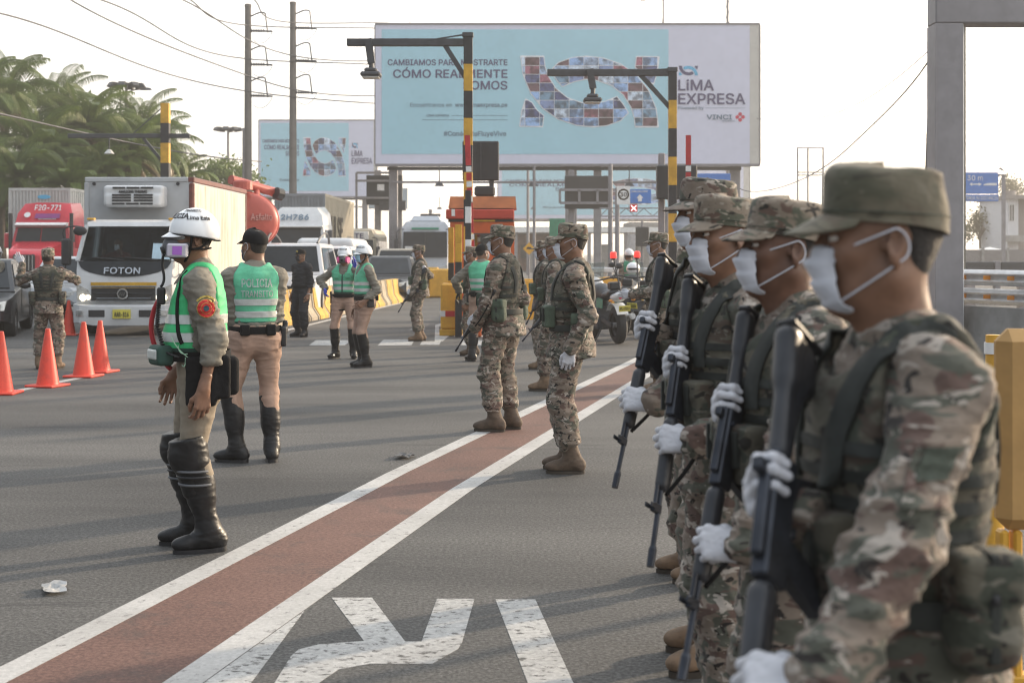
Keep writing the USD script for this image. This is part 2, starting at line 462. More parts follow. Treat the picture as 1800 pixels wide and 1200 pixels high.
M0["asphalt"] = worldmat("grey_asphalt", (0.050, 0.050, 0.050), (0.108, 0.106, 0.102), 55.0, rough=0.8, spec=0.28, speck=0.55, scale2=0.38, bump=0.5, streak=(0.35, 1.6, 1), wear=((0.035, 0.035, 0.036), 0.9, 0.60, 0.70, (0.3, 2.4, 1)))
M0["redlane"] = worldmat("faded_red_lane_paint", (0.120, 0.068, 0.056), (0.170, 0.098, 0.080), 50.0, rough=0.8, spec=0.28, speck=0.35, scale2=0.8, bump=0.4, wear=((0.080, 0.064, 0.058), 2.2, 0.52, 0.72))
M0["white"] = worldmat("white_road_paint", (0.36, 0.355, 0.345), (0.48, 0.475, 0.465), 40.0, rough=0.75, speck=0.12, scale2=1.4, bump=0.25, wear=((0.15, 0.145, 0.14), 16.0, 0.57, 0.66))
M0["wornwhite"] = worldmat("worn_white_road_paint", (0.33, 0.33, 0.325), (0.45, 0.45, 0.44), 40.0, rough=0.75, speck=0.2, scale2=1.6, bump=0.25, wear=((0.10, 0.098, 0.094), 20.0, 0.535, 0.60, (0.8, 1.2, 1)))
M0["thin"] = worldmat("faint_road_line", (0.16, 0.155, 0.14), (0.24, 0.23, 0.21), 40.0, rough=0.8, speck=0.2, scale2=2.0)
M0["stripshade"] = worldmat("patched_asphalt", (0.045, 0.045, 0.045), (0.075, 0.073, 0.07), 60.0, rough=0.8, speck=0.5, scale2=0.5, bump=0.5)

gs = 6
P_ = [(-900, -20), (900, -20), (900, 2400), (-900, 2400)]
struct("road", extr(P_, 0.5, "xy", -0.5), M0["asphalt"])

def sheet(pts, z, mat, name, kind="structure"):
    m = extr(pts if hasattr(pts, "area") else Polygon(pts), 0.0008, "xy", z)
    return struct(name, m, mat)

def ribbon2(line, w, dx=0.0):
    """A strip of the road: line holds (x, y) of its left edge, w its width along x."""
    a = [(x, y) for x, y in line]
    return a + [(x + w, y) for x, y in line[::-1]]
LL = [(-3.02, 0.4), (-1.919, 5.33), (-1.089, 9.075), (-0.883, 10.04), (1.61, 20.18), (4.2, 31.0), (11.4, 61.0)]
RL = [(-2.38, 0.4), (-1.262, 5.13), (-0.80, 7.4), (-0.403, 9.34), (1.348, 16.85), (4.62, 31.0), (11.9, 61.0)]
sheet(LL + RL[::-1], 0.0002, M0["redlane"], "red_lane")
sheet(ribbon2(LL, 0.135), 0.0013, M0["white"], "lane_line")
sheet(ribbon2(RL, 0.145), 0.0013, M0["white"], "lane_line")
def gp(pts): return [tuple(G(x, y)[:2]) for x, y in pts]
# the big letters painted on the road at the bottom of the picture
for q in ([(503, 1049), (552, 1050), (441, 1200), (400, 1270), (300, 1270), (362, 1196)],
          [(583, 1050), (654, 1050), (712, 1127), (741, 1127), (768, 1052), (834, 1052), (812, 1129), (805, 1140), (760, 1166), (650, 1166), (595, 1176), (560, 1200), (528, 1250), (450, 1250), (483, 1199), (512, 1152), (525, 1141), (560, 1132), (640, 1126)],
          [(871, 1053), (941, 1053), (1008, 1200), (1030, 1250), (955, 1250), (928, 1200)]):
    sheet(Polygon(gp(q)).buffer(0).difference(Polygon(ribbon2(RL, 0.145)).buffer(0.004)).difference(Polygon(LL + RL[::-1]).buffer(0)), 0.0004, M0["wornwhite"], "road_lettering")
for q in ([(555, 598), (617, 598), (606, 607), (543, 607)], [(674, 597), (729, 597), (723, 607), (664, 607)], [(742, 600), (775, 600), (772, 606), (738, 606)],
          [(800, 586), (850, 586), (850, 592), (798, 592)], [(815, 598), (905, 598), (905, 607), (810, 607)], [(765, 571), (778, 568), (792, 588), (778, 600), (764, 600)]):
    sheet(gp(q), 0.0015, M0["wornwhite"], "road_marking")
def gline(a, b, w, mat, name):
    a, b = G(*a)[:2], G(*b)[:2]
    d = unit(b - a); n = np.array([-d[1], d[0]]) * w / 2
    sheet([tuple(a + n), tuple(a - n), tuple(b - n), tuple(b + n)], 0.0022, mat, name)
gline((-160, 726), (150, 662), 0.12, M0["white"], "lane_line")
gline((480, 586), (740, 524), 0.13, M0["white"], "lane_line")
# ------------------------------------------------------------------ things of the toll plaza
m_yel = pmat("yellow_paint", (0.55, 0.31, 0.028), rough=0.55, var=0.2, scale=4, col2=None, bump=0.1)
m_yel2 = pmat("orange_yellow_plastic", (0.62, 0.33, 0.035), rough=0.5, var=0.12, scale=5)
m_blk = pmat("black_paint", (0.020, 0.021, 0.024), rough=0.5, var=0.3)
m_dark = pmat("dark_grey_steel", (0.045, 0.048, 0.055), rough=0.5, var=0.25)
m_steel = pmat("grey_painted_steel", (0.225, 0.215, 0.225), rough=0.55, var=0.12, scale=3)
m_galv = pmat("galvanised_steel", (0.52, 0.53, 0.54), rough=0.45, metal=0.25, var=0.15, scale=5)
m_conc = pmat("grey_concrete", (0.27, 0.265, 0.255), rough=0.9, var=0.2, scale=3, bump=0.4)
m_cream = pmat("dirty_cream_concrete", (0.34, 0.29, 0.215), rough=0.9, var=0.3, scale=5, bump=0.4, edge=(0.3, 0.75))
m_ydirt = pmat("dirty_yellow_concrete", (0.33, 0.20, 0.045), col2=(0.60, 0.37, 0.06), rough=0.85, scale=4, bump=0.3, rand=0.1)
m_stripe = pmat("dark_grimy_concrete", (0.075, 0.065, 0.05), rough=0.9, var=0.4, scale=6)
m_red = pmat("red_paint", (0.42, 0.02, 0.025), rough=0.5, var=0.2, scale=5)
m_white = pmat("white_paint", (0.70, 0.70, 0.69), rough=0.5, var=0.08, scale=5)
m_orange = pmat("orange_booth_paint", (0.50, 0.095, 0.020), rough=0.5, var=0.15, scale=3)
m_orange2 = pmat("weathered_orange_roof", (0.42, 0.135, 0.045), rough=0.6, var=0.2, scale=3)
m_boothred = pmat("red_booth_eave", (0.42, 0.045, 0.025), rough=0.5, var=0.15, scale=4)
m_pane = glassmat("dark_window_pane", (0.25, 0.28, 0.30), 0.06)
m_panel = pmat("black_panel", (0.020, 0.021, 0.024), rough=0.45, var=0.25, scale=2)
m_bbblue = pmat("pale_blue_print", (0.36, 0.61, 0.71), rough=0.6, var=0.03, scale=0.5)
m_bblilac = pmat("pale_lilac_print", (0.62, 0.63, 0.75), rough=0.6, var=0.03, scale=0.5)
m_bbback = pmat("cream_canvas", (0.55, 0.53, 0.49), rough=0.7, var=0.08, scale=1)
m_ink = pmat("navy_print", (0.070, 0.068, 0.155), rough=0.6)
m_ink2 = pmat("grey_blue_print", (0.13, 0.20, 0.27), rough=0.6)
m_bwhite = pmat("white_print", (0.74, 0.76, 0.80), rough=0.6)
m_logo = pmat("light_blue_print", (0.10, 0.42, 0.66), rough=0.6)
m_redp = pmat("red_print", (0.55, 0.03, 0.08), rough=0.6)
tiles = [pmat("photo_print_" + n, c, rough=0.6, var=0.55, scale=2.2, edge=(0.42, 0.58)) for n, c in (("maroon", (0.10, 0.055, 0.07)), ("slate", (0.14, 0.19, 0.33)), ("blue", (0.20, 0.32, 0.52)), ("navy", (0.06, 0.075, 0.17)), ("pale", (0.44, 0.52, 0.64)), ("haze_blue", (0.27, 0.36, 0.50)), ("teal", (0.12, 0.21, 0.30)), ("rose", (0.24, 0.09, 0.13)))]
m_signblue = pmat("blue_sign", (0.045, 0.17, 0.50), rough=0.5, var=0.06)
m_lampglass = pmat("lamp_lens", (0.55, 0.55, 0.52), rough=0.3)

def billboard(label, rect, D, full=True, posts=(), side=0.0):
    """An advertising hoarding; rect: its left, top, right, bottom in the photograph, D: its distance. The print follows the layout of the large one."""
    x0, y0, x1, y1 = rect
    t = thing("billboard", label, "billboard", (0, D, 0))
    k = D / FPX
    fx, fy = (x1 - x0) / 675.0, (y1 - y0) / 244.0
    X = lambda px: ((x0 + (px - 660) * fx) - 900) * k
    Z = lambda py: CAM_Z - ((y0 + (py - 44) * fy) - 445) * k
    part(t, "backing", bx(X(660), X(1335), 0.02, 0.5, Z(288), Z(44)), m_bbback)
    part(t, "frame", [bx(X(660) - .02, X(1335) + .02, -0.03, 0.55, Z(44), Z(44) + 0.10), bx(X(660) - .02, X(1335) + .02, -0.03, 0.55, Z(288) - 0.12, Z(288)), bx(X(660) - 0.06, X(660), -0.03, 0.55, Z(288), Z(44)), bx(X(1335), X(1335) + 0.06, -0.03, 0.55, Z(288), Z(44))], m_steel)
    part(t, "print_border", bx(X(660), X(1318), 0.0, 0.02, Z(288), Z(44)), m_bblilac)
    part(t, "print_field", bx(X(671), X(1175), -0.012, 0.0, Z(271), Z(52)), m_bbblue)
    if full:
        part(t, "canvas_fold", bx(X(1318), X(1335), -0.004, 0.02, Z(288), Z(44)), m_bbback)
    def txt(s, a, b, y_top, y_bot, mat, bold=True, name="lettering"):
        h = abs(Z(y_top) - Z(y_bot))
        m = lettering(s, h, 0.01, bold, width=X(b) - X(a))
        part(t, name, T(m, ((X(a) + X(b)) / 2, -0.016, Z(y_bot))), mat)
    txt("CAMBIAMOS PARA MOSTRARTE", 681.5, 892, 105, 115, m_ink)
    txt("CÓMO REALMENTE", 691, 892, 123, 137, m_ink)
    txt("SOMOS", 814, 892, 143, 157.5, m_ink)
    txt("#ConéctateFluyeVive", 780, 890, 231, 239, m_ink2)
    if full:
        txt("Encuéntranos en", 721, 794, 181, 188, m_ink2, False)
        txt("www.limaexpresa.pe", 800, 892, 181, 188, m_ink2)
        txt("LIMA EXPRESA", 750, 790, 201.5, 205, m_ink2)
        part(t, "print_line", [bx(X(795), X(892), -0.015, -0.0125, Z(204), Z(203)), ], m_ink2)
        part(t, "print_line", [bx(X(742), X(892), -0.015, -0.0125, Z(211.5), Z(210.5))], m_ink2)
        txt("Powered by", 1192, 1237, 187, 192.5, m_ink2, False)
        part(t, "print_line", bx(X(1240), X(1310), -0.006, -0.001, Z(190.4), Z(189.8)), m_ink2)
        txt("VINCI", 1242, 1287, 202, 210, m_ink2)
        txt("HIGHWAYS", 1269, 1292, 211.8, 214, m_ink2, False)
        for ax, ay in ((1301, 201), (1301, 211), (1296, 206), (1306, 206)):
            part(t, "emblem_petal", cyl((X(ax), 0, Z(ay)), (X(ax), -0.008, Z(ay)), 3.4 * fx * k, n=10), m_redp)
    txt("LiMA", 1192, 1255, 141, 159, m_ink)
    txt("EXPRESA", 1192, 1310, 165, 183, m_ink)
    lp = lambda q: (X(880 + q[0] / 3.749), Z(20 + q[1] / 3.75))
    A = [(133, 298), (283, 298), (290, 360), (312, 430), (362, 510), (440, 572), (530, 604), (610, 614), (690, 596), (765, 565), (805, 612), (840, 670), (790, 720), (700, 752), (610, 762), (500, 750), (380, 710), (280, 640), (200, 540), (150, 420)]
    B = [(165, 580), (205, 603), (240, 655), (283, 690), (275, 760), (128, 757), (140, 660)]
    rot = lambda q: [(1172 - x, 1060 - y) for x, y in q]
    shapes = [Polygon(A), Polygon(B), Polygon(rot(A)), Polygon(rot(B))]
    rr = random.Random(5)
    for si, sh in enumerate(shapes):
        sh = sh.buffer(0)
        part(t, "emblem_outline", extr([lp(c) for c in sh.buffer(5).exterior.coords[:-1]], 0.006, "xz", -0.022), m_bwhite)
        cw, ch = (97, 57) if full else (130, 76)
        for ix in range(-1, 13 if full else 9):
            for iy in range(0, 9):
                c = sh.buffer(-1).intersection(sbox(63 + ix * cw + 2, 302 + iy * ch + 2, 63 + (ix + 1) * cw - 2, 302 + (iy + 1) * ch - 2))
                for g in getattr(c, "geoms", [c]):
                    if g.area > 260:
                        part(t, "photo_tile", extr([lp(q) for q in g.exterior.coords[:-1]], 0.006, "xz", -0.032), tiles[rr.randrange(len(tiles))])
    sc = 0.1365
    for q, mt in ((A, m_ink), (rot(A), m_logo), (B, m_logo), (rot(B), m_ink)):
        pts = [(X(1193 + (x - 128) * 34 / 916), Z(116 + (y - 298) * 17 / 464)) for x, y in q]
        part(t, "small_emblem", extr(Polygon(pts).buffer(0), 0.005, "xz", -0.008), mt)
    for px, w in posts:
        xx = (px - 900) * k
        part(t, "post", bx(xx - w / 2, xx + w / 2, 0.7, 0.7 + w, 0, Z(288) + 2.0, 0.02), m_steel)
    if posts:
        part(t, "beam", bx((posts[0][0] - 900) * k - 0.3, (posts[-1][0] - 900) * k + 0.3, 0.55, 0.85, Z(288) - 0.3, Z(288) - 0.13), m_dark)
        zb = Z(288) - 0.95
        part(t, "catwalk_rail", cyl(((posts[0][0] - 900) * k, 0.45, zb), ((posts[-1][0] - 900) * k, 0.45, zb), 0.06, n=8), m_steel)
        for px in (773, 937, 1105):
            xx = (px - 900) * k
            part(t, "hanging_lamp", [cyl((xx, -0.4, Z(288) - 0.13), (xx, -0.4, Z(288) - 1.05), 0.03, n=6), hull([(xx - .26, -.6, Z(288) - 1.2), (xx + .26, -.6, Z(288) - 1.2), (xx - .12, -.3, Z(288) - 1.0), (xx + .12, -.3, Z(288) - 1.0), (xx - .2, -.2, Z(288) - 1.2), (xx + .2, -.2, Z(288) - 1.2)])], m_dark)
        for px in (720, 858, 1007, 1148, 1165):
            xx = (px - 900) * k
            part(t, "rod", cyl((xx, 0.3, Z(44) + 0.1), (xx + 0.12 * math.sin(px), 0.3, Z(44) + 0.85), 0.014, n=5), m_steel)
    return t
billboard("large pale blue hoarding with photo mosaic emblem, nearest and biggest of the three", (660, 44, 1335, 288), 75.0, True, ((689, 0.45), (1005, 0.6), (1052, 0.4), (1296, 0.55)))
billboard("narrow pale blue hoarding behind the two tall power poles", (455, 212, 662, 345), 130.0, False, ((470, 0.5), (640, 0.5)))
billboard("low pale blue hoarding seen beneath the largest one", (875, 293, 1318, 384), 150.0, False, ((900, 0.5), (1290, 0.5)))
bbs = solo("advert_panel", "small grey advertising panel far off behind the dark sign gantry", "panel", [bx((648 - 900) * .064, (716 - 900) * .064, 160, 160.5, CAM_Z + 5.0, CAM_Z + 7.3), bx((690 - 900) * .064, (694 - 900) * .064, 160.5, 160.9, 0, CAM_Z + 6)], pmat("faded_panel_print", (0.28, 0.36, 0.42), var=0.4, scale=0.6))

def banded_post(name, label, cat, base, z0, z1, r, n, mats, square=True, rz_=0.0):
    t = thing(name, label, cat, base, rz_)
    dz = (z1 - z0) / n
    for i in range(n):
        a, b = z0 + dz * i, z0 + dz * (i + 1)
        part(t, "painted_band", bx(-r, r, -r, r, a, b - 0.001, 0.004) if square else cyl((0, 0, a), (0, 0, b - 0.001), r, n=16), mats[i % len(mats)], smooth=30)
    return t

def lamp_gantry(label, px, ytop, D, arm0, arm1, yarm, lampx, lampy, brace, nb=9, ybot=None):
    base = W(px, 445, D); base[2] = 0
    k = D / FPX
    Z = lambda y: CAM_Z - (y - 445) * k
    t = banded_post("lamp_gantry", label, "gantry", base, 0.0, Z(ytop + (8 if lampx else 0)), 0.085 if D < 40 else 0.13, nb, [m_blk, m_yel])
    X = lambda x: (x - px) * k
    part(t, "arm", bx(X(arm0), X(arm1), -0.07, 0.07, Z(yarm) - 0.07, Z(yarm) + 0.07, 0.01), m_dark)
    part(t, "brace", bar((X(brace[0]), -0.0, Z(brace[1])), (X(brace[2]), 0.0, Z(brace[3])), 0.07, 0.09), m_dark)
    part(t, "stay_cable", cyl((X(px + 0), -0.06, Z(ytop + 3)), (X(arm0 * 0.33 + px * 0.67), -0.06, Z(yarm - 3)), 0.016, n=6), m_dark)
    if lampx:
        part(t, "cap_plate", bx(-0.11, 0.10, -0.10, 0.10, Z(ytop + 8), Z(ytop), 0.01), m_dark)
        hd = part(t, "lamp_bracket", [bar((X(lampx - 3), -0.10, Z(yarm - 5)), (X(lampx + 3), -0.10, Z(lampy - 24)), 0.14, 0.12), cyl((X(lampx + 3), -0.1, Z(lampy - 26)), (X(lampx + 2), -0.1, Z(lampy - 6)), 0.05, n=10)], m_dark)
        lh = part(t, "lamp_head", [bx(X(lampx + 2) - .19, X(lampx + 2) + .19, -0.30, 0.12, Z(lampy) + 0.0, Z(lampy) + 0.09, 0.03), bx(X(lampx + 2) - .12, X(lampx + 2) + .12, -0.24, 0.06, Z(lampy) + 0.085, Z(lampy) + 0.17, 0.03)], m_dark)
        part(lh, "lens", bx(X(lampx + 2) - .16, X(lampx + 2) + .16, -0.27, 0.09, Z(lampy) - 0.02, Z(lampy) - 0.001, 0.004), m_lampglass)
    return t
lamp_gantry("black and yellow lamp post with long arm, beside the orange booth", 823, 58, 27.2, 610, 823, 75, 651, 137, (781, 78, 822, 143), 11)
lamp_gantry("black and yellow lamp post with its arm crossing the mosaic emblem", 1182, 119, 30.0, 962, 1182, 128, 1039, 181, (1126, 132, 1180, 192), 9)
lamp_gantry("far black and yellow post with height bar over the box truck", 291, 182, 45.0, 120, 334, 239, None, 0, (252, 243, 290, 290), 10)
hl = thing("hanging_lamp", "small lamp hanging from the height bar in front of the palms", "lamp", W(192, 239, 44.8))
part(hl, "stem", cyl((0, 0, -0.07), (0, 0, -0.45), 0.02, n=6), m_dark); part(hl, "shade", lathe([(0.0, -0.42), (0.07, -0.45), (0.16, -0.56), (0.15, -0.57), (0.0, -0.55)], 14), m_lampglass)

def barrier_arm(label, px, ytop, ybot, lean, D):
    k = D / FPX
    Z = lambda y: CAM_Z - (y - 445) * k
    b = W(px, 445, D); b[2] = 0
    t = thing("barrier_arm", label, "barrier", b)
    part(t, "housing", bx(-0.16, 0.16, -0.16, 0.16, 0.0, 1.0, 0.03), m_orange)
    z1, z0, n = Z(ytop), 0.95, 14
    seq = [m_red, m_red, m_white, m_red, m_white, m_red, m_white, m_red, m_red, m_red, m_red, m_white, m_red, m_white, m_red, m_white, m_red, m_red, m_red, m_red]
    n = len(seq)
    for i in range(n):
        a, c = z0 + (z1 - z0) * i / n, z0 + (z1 - z0) * (i + 1) / n
        if seq[i] is m_white:
            a, c = a + 0.02, c - 0.02
        x = lambda z: (z - z0) * lean
        part(t, "painted_band", bar((x(a), 0, a), (x(c), 0, c), 0.10, 0.05), seq[i])
    return t
barrier_arm("upright red and white barrier arm beside the orange booth", 832, 238, 445, -0.040, 26.4)
barrier_arm("upright red and white barrier arm behind the row of soldiers", 1210, 238, 445, 0.0, 28.0)

# the orange booth and what stands on its island
D = 29.0; k = D / FPX
bo = thing("toll_booth", "orange toll booth with a sloping roof slab and red eave", "booth", W(848, 445, D) * (1, 1, 0))
X = lambda px: (px - 848) * k
Z = lambda py: CAM_Z - (py - 445) * k
part(bo, "roof", hull([(X(788), 0.0, Z(366)), (X(908), 0.0, Z(366)), (X(791), 0.1, Z(345)), (X(906), 0.1, Z(345)), (X(788), 1.6, Z(366)), (X(908), 1.6, Z(366)), (X(791), 1.5, Z(345)), (X(906), 1.5, Z(345))]), m_orange2)
part(bo, "eave", bx(X(784), X(904), -0.08, 1.68, Z(385), Z(368), 0.02), m_boothred)
part(bo, "striped_band", bx(X(788), X(902), -0.02, 1.62, Z(390), Z(386)), m_blk)
part(bo, "striped_band", bx(X(832), X(870), -0.028, -0.021, Z(389.5), Z(386.5)), m_yel)
part(bo, "wall", [bx(X(791), X(834), 0.0, 1.6, 0.15, Z(390)), bx(X(862), X(904), 0.0, 1.6, 0.15, Z(390)), bx(X(834), X(862), 0.0, 1.6, 0.15, Z(437)), bx(X(834), X(862), 0.0, 1.6, Z(411), Z(390)), bx(X(834), X(862), 0.8, 1.6, Z(437), Z(411))], m_orange)
wn = part(bo, "window", [bx(X(833), X(863), -0.03, 0.0, Z(412), Z(410)), bx(X(833), X(863), -0.03, 0.0, Z(438), Z(436)), bx(X(833), X(835), -0.03, 0.0, Z(436), Z(412)), bx(X(861), X(863), -0.03, 0.0, Z(436), Z(412))], m_dark)
part(wn, "pane", bx(X(835), X(861), -0.012, -0.006, Z(436), Z(412)), m_pane)
part(bo, "beacon", lathe([(0, 0), (0.06, 0), (0.06, 0.06), (0.03, 0.1), (0, 0.1)], 12), m_red)
part(bo, "base", bx(X(786), X(908), -0.1, 1.7, 0.0, 0.15, 0.01), m_conc)
bi = part(bo, "notice", bx(X(794), X(800), -0.095, -0.081, Z(380), Z(368)), m_white)
sc = thing("message_sign", "black sign panel seen from behind above the orange booth", "sign", W(845, 445, 30.5) * (1, 1, 0))
k = 30.5 / FPX; X = lambda px: (px - 845) * k; Z = lambda py: CAM_Z - (py - 445) * k
part(sc, "panel", bx(X(813), X(877), 0, 0.25, Z(317), Z(248), 0.02), m_panel); part(sc, "post", bx(X(860), X(868), 0.05, 0.15, 0, Z(317)), m_dark); part(sc, "box", bx(X(834), X(870), -0.05, 0.3, Z(345), Z(327), 0.04), m_panel)
part(sc, "rib", [bx(X(844), X(846), -0.03, 0.0, Z(316), Z(249))], m_dark)
def screen(label, rect, D, posts, frame=None, name="message_sign"):
    x0, y0, x1, y1 = rect; k = D / FPX; c = (x0 + x1) / 2
    X = lambda px: (px - c) * k; Z = lambda py: CAM_Z - (py - 445) * k
    t = thing(name, label, "sign", (X(0) * 0 + (c - 900) * k, D, 0))
    part(t, "panel", bx(X(x0), X(x1), 0, 0.3, Z(y1), Z(y0), 0.03), m_panel)
    for p, w in posts:
        part(t, "post", bx(X(p) - w / 2, X(p) + w / 2, 0.32, 0.32 + w, 0, Z(y0) + 0.3, 0.02), m_steel)
    for a, b, c_, d in frame or ():
        part(t, "frame_bar", bar((X(a), -0.12, Z(b)), (X(c_), -0.12, Z(d)), 0.12, 0.12), m_steel)
    return t
screen("black sign panel beside the second lamp post, behind the soldiers", (1155, 290, 1226, 350), 33.0, ((1166, 0.15),))
s1 = screen("dark sign panel in a frame beneath the left end of the large hoarding", (644, 308, 707, 360), 80.0, ((663, 0.35), (702, 0.25)), ((627, 318, 700, 318), (627, 304, 704, 304), (627, 304, 627, 430), (627, 348, 690, 348)))
part(s1, "hanging_box", bx(-0.3, 1.2, -0.05, 0.25, CAM_Z + 75 * .032, CAM_Z + 92 * .032), m_dark)
part(s1, "arrow_light", bx(-0.1 - .3, 0.3 - .3, -0.02, -0.001, CAM_Z + 110 * .032, CAM_Z + 121 * .032), m_bwhite)
s2 = screen("broad dark sign panel in a frame under the middle of the large hoarding", (993, 309, 1075, 367), 70.0, ((1005, 0.3),), ((984, 334, 1090, 334), (984, 357, 1092, 357), (984, 334, 984, 357), (1018, 334, 1018, 357), (1050, 334, 1050, 357)))
screen("small dark signal box low behind the far soldier", (1118, 399, 1141, 433), 65.0, ((1130, 0.1),))
screen("dark sign box on the roofline behind the coach", (739, 376, 774, 392), 90.0, ((756, 0.2),))
m_grn = pmat("green_sign", (0.03, 0.26, 0.16), rough=0.5)
g1 = thing("direction_sign", "green direction sign half hidden behind the dark-capped soldier", "sign", (W(985, 445, 78) * (1, 1, 0)))
part(g1, "panel", bx(-0.6, 0.75, 0, 0.06, CAM_Z - .4, CAM_Z + 1.9), m_grn); part(g1, "post", bx(-0.05, 0.05, 0.07, 0.17, 0, CAM_Z + 1.9), m_steel)

def pole(label, px, ytop, D, r, mat=None, name="pole", extra=None):
    b = W(px, 445, D) * (1, 1, 0)
    t = thing(name, label, "pole", b)
    part(t, "shaft", cyl((0, 0, 0), (0, 0, CAM_Z - (ytop - 445) * D / FPX), r * 1.15, r * 0.9, 12), mat or m_steel, smooth=30)
    return t
pole("thin grey pole left of the middle of the lowest hoarding", 939, 290, 70.0, 0.07)
pole("thin grey pole carrying the speed limit sign", 1085, 330, 60.0, 0.10)
pole("thin grey pole passing in front of the mosaic on the lowest hoarding", 1073, 288, 66.0, 0.11)
pole("pale concrete pole right of the coach, in front of the booth", 928, 300, 100.0, 0.10)
pole("square grey post between the middle of the plaza signs", 895, 395, 95.0, 0.12)
sl = thing("speed_sign", "round speed limit sign reading thirty beside the blue sign", "sign", W(1096, 342, 59.8))
part(sl, "board", bx(-0.28, 0.28, 0.0, 0.03, -0.42, 0.36), m_white); part(sl, "ring", lathe([(0.17, 0), (0.24, 0), (0.24, 0.02), (0.17, 0.02)], 24, "y"), m_red).GetPrim()
part(sl, "number", T(lettering("30", 0.17, 0.004), (0, -0.006, -0.085)), m_blk)
bs = thing("blue_sign", "blue plaza sign with a white arrow beside the speed limit sign", "sign", W(1124, 345, 60.5))
part(bs, "board", bx(-0.48, 0.50, 0, 0.05, -0.30, 0.30, 0.01), m_signblue); part(bs, "arrow", extr([(-.06, -.22), (.10, -.22), (.10, -.08), (.17, -.08), (.02, .08), (-.13, -.08), (-.06, -.08)], .008, "xz", -.0085), m_white)
part(bs, "lettering", T(lettering("CANAL EXCLUSIVO", 0.07, 0.004, True, 0.7), (0, -.006, 0.17)), m_white)
m_xred = pmat("red_signal_light", (0.5, 0.02, 0.03), rough=0.4, emit=((1.0, 0.06, 0.08), 2.2))
xs = thing("lane_signal", "lit red X lane signal under the blue plaza sign", "signal", W(1114, 366, 60.2))
part(xs, "box", bx(-0.16, 0.16, 0, 0.12, -0.16, 0.16, 0.01), m_red)
part(xs, "cross", [bar((-0.11, -0.012, -0.11), (0.11, -0.012, 0.11), 0.05, 0.02), bar((-0.11, -0.012, 0.11), (0.11, -0.012, -0.11), 0.05, 0.02)], pmat("white_signal_light", (0.7, 0.6, 0.6), emit=((1, 0.75, 0.75), 2.5)))
gt = thing("truss_gantry", "lattice truss across the plaza carrying the red X signal", "gantry", W(1095, 372, 61.0) * (1, 1, 1))
part(gt, "chord", cyl((-1.0, 0, 0.15), (2.0, 0, 0.15), 0.03, n=6), m_steel); part(gt, "chord", cyl((-1.0, 0, -0.2), (2.0, 0, -0.2), 0.03, n=6), m_steel)
for i in range(8):
    part(gt, "lattice_bar", cyl((-1 + i * 0.38, 0, 0.15 if i % 2 else -0.2), (-1 + (i + 1) * 0.38, 0, -0.2 if i % 2 else 0.15), 0.018, n=5), m_steel)
part(gt, "column", cyl((1.9, 0.05, -3.3), (1.9, 0.05, 0.2), 0.11, n=10), m_steel)
yd = thing("warning_sign", "yellow diamond warning sign behind the far soldiers", "sign", W(930, 437, 55))
part(yd, "board", extr([(0, -.24), (.24, 0), (0, .24), (-.24, 0)], .02, "xz", 0), m_yel2); part(yd, "symbol", extr([(-.12, -.02), (.12, -.02), (.06, .06), (-.06, .06)], .006, "xz", -.0065), m_blk); part(yd, "post", cyl((0, .05, -1.72), (0, .05, .2), .03, n=8), m_steel)
b2 = thing("blue_sign", "blue road sign behind the nearer soldiers' caps, right of the black panel", "sign", W(1255, 322, 62))
part(b2, "board", bx(-0.72, 0.72, 0, .06, -0.42, 0.42, .01), m_signblue); part(b2, "post", bx(0.40, 0.55, .07, .2, -4.6, 0.4), m_steel)
t = thing("toll_canopy", "long pale toll plaza canopy on columns far behind the motorcycles", "canopy", W(1060, 445, 120) * (1, 1, 0))
part(t, "roof", bx(-8, 9, 0, 8, 3.3, 3.75), m_white)
for i in range(6):
    part(t, "column", bx(-7.5 + 3.1 * i, -7.2 + 3.1 * i, 0.3, 0.6, 0, 3.3), m_steel)
for i in range(5):
    part(t, "kiosk", bx(-6.3 + 3.1 * i, -5.3 + 3.1 * i, 1, 3, 0, 2.3), m_conc)
t = thing("plaza_building", "low reddish brick building far behind the booth", "building", W(955, 445, 125) * (1, 1, 0))
part(t, "wall", bx(-2.8, 3.2, 0, 8, 0, 3.2), pmat("dull_red_brick", (0.26, 0.15, 0.12), rough=0.9, var=0.2, scale=2)); part(t, "roof", bx(-3.0, 3.4, -0.2, 8.2, 3.2, 3.45), m_conc)
for i in range(3):
    part(t, "window", bx(-2.0 + 1.8 * i, -1.0 + 1.8 * i, -0.03, 0.0, 1.1, 2.3), m_dark)
t = thing("plaza_building", "long grey building wall low on the horizon behind the red arms", "building", W(1180, 445, 140) * (1, 1, 0))
part(t, "wall", bx(-4, 9, 0, 8, 0, 4.2), pmat("grey_plaster", (0.34, 0.34, 0.36), rough=0.9)); part(t, "parapet", bx(-4.1, 9.1, -0.1, 8.1, 4.2, 4.6), m_conc)
for i in range(6):
    part(t, "window", bx(-3.2 + 2 * i, -2.2 + 2 * i, -0.03, 0.0, 1.6, 2.8), m_dark)
gr = thing("guard_rail", "long grey guard rail crossing behind the motorcycles", "guard rail", (0, 42.0, 0))
part(gr, "rail", bx(0.9, 9.0, 0, 0.08, 0.98, 1.12, 0.02), m_galv); part(gr, "rail", bx(0.9, 9.0, 0, 0.08, 0.62, 0.76, 0.02), m_galv)
for i in range(6):
    part(gr, "post", bx(1.2 + i * 1.5, 1.32 + i * 1.5, 0.09, 0.2, 0, 1.15), m_galv)
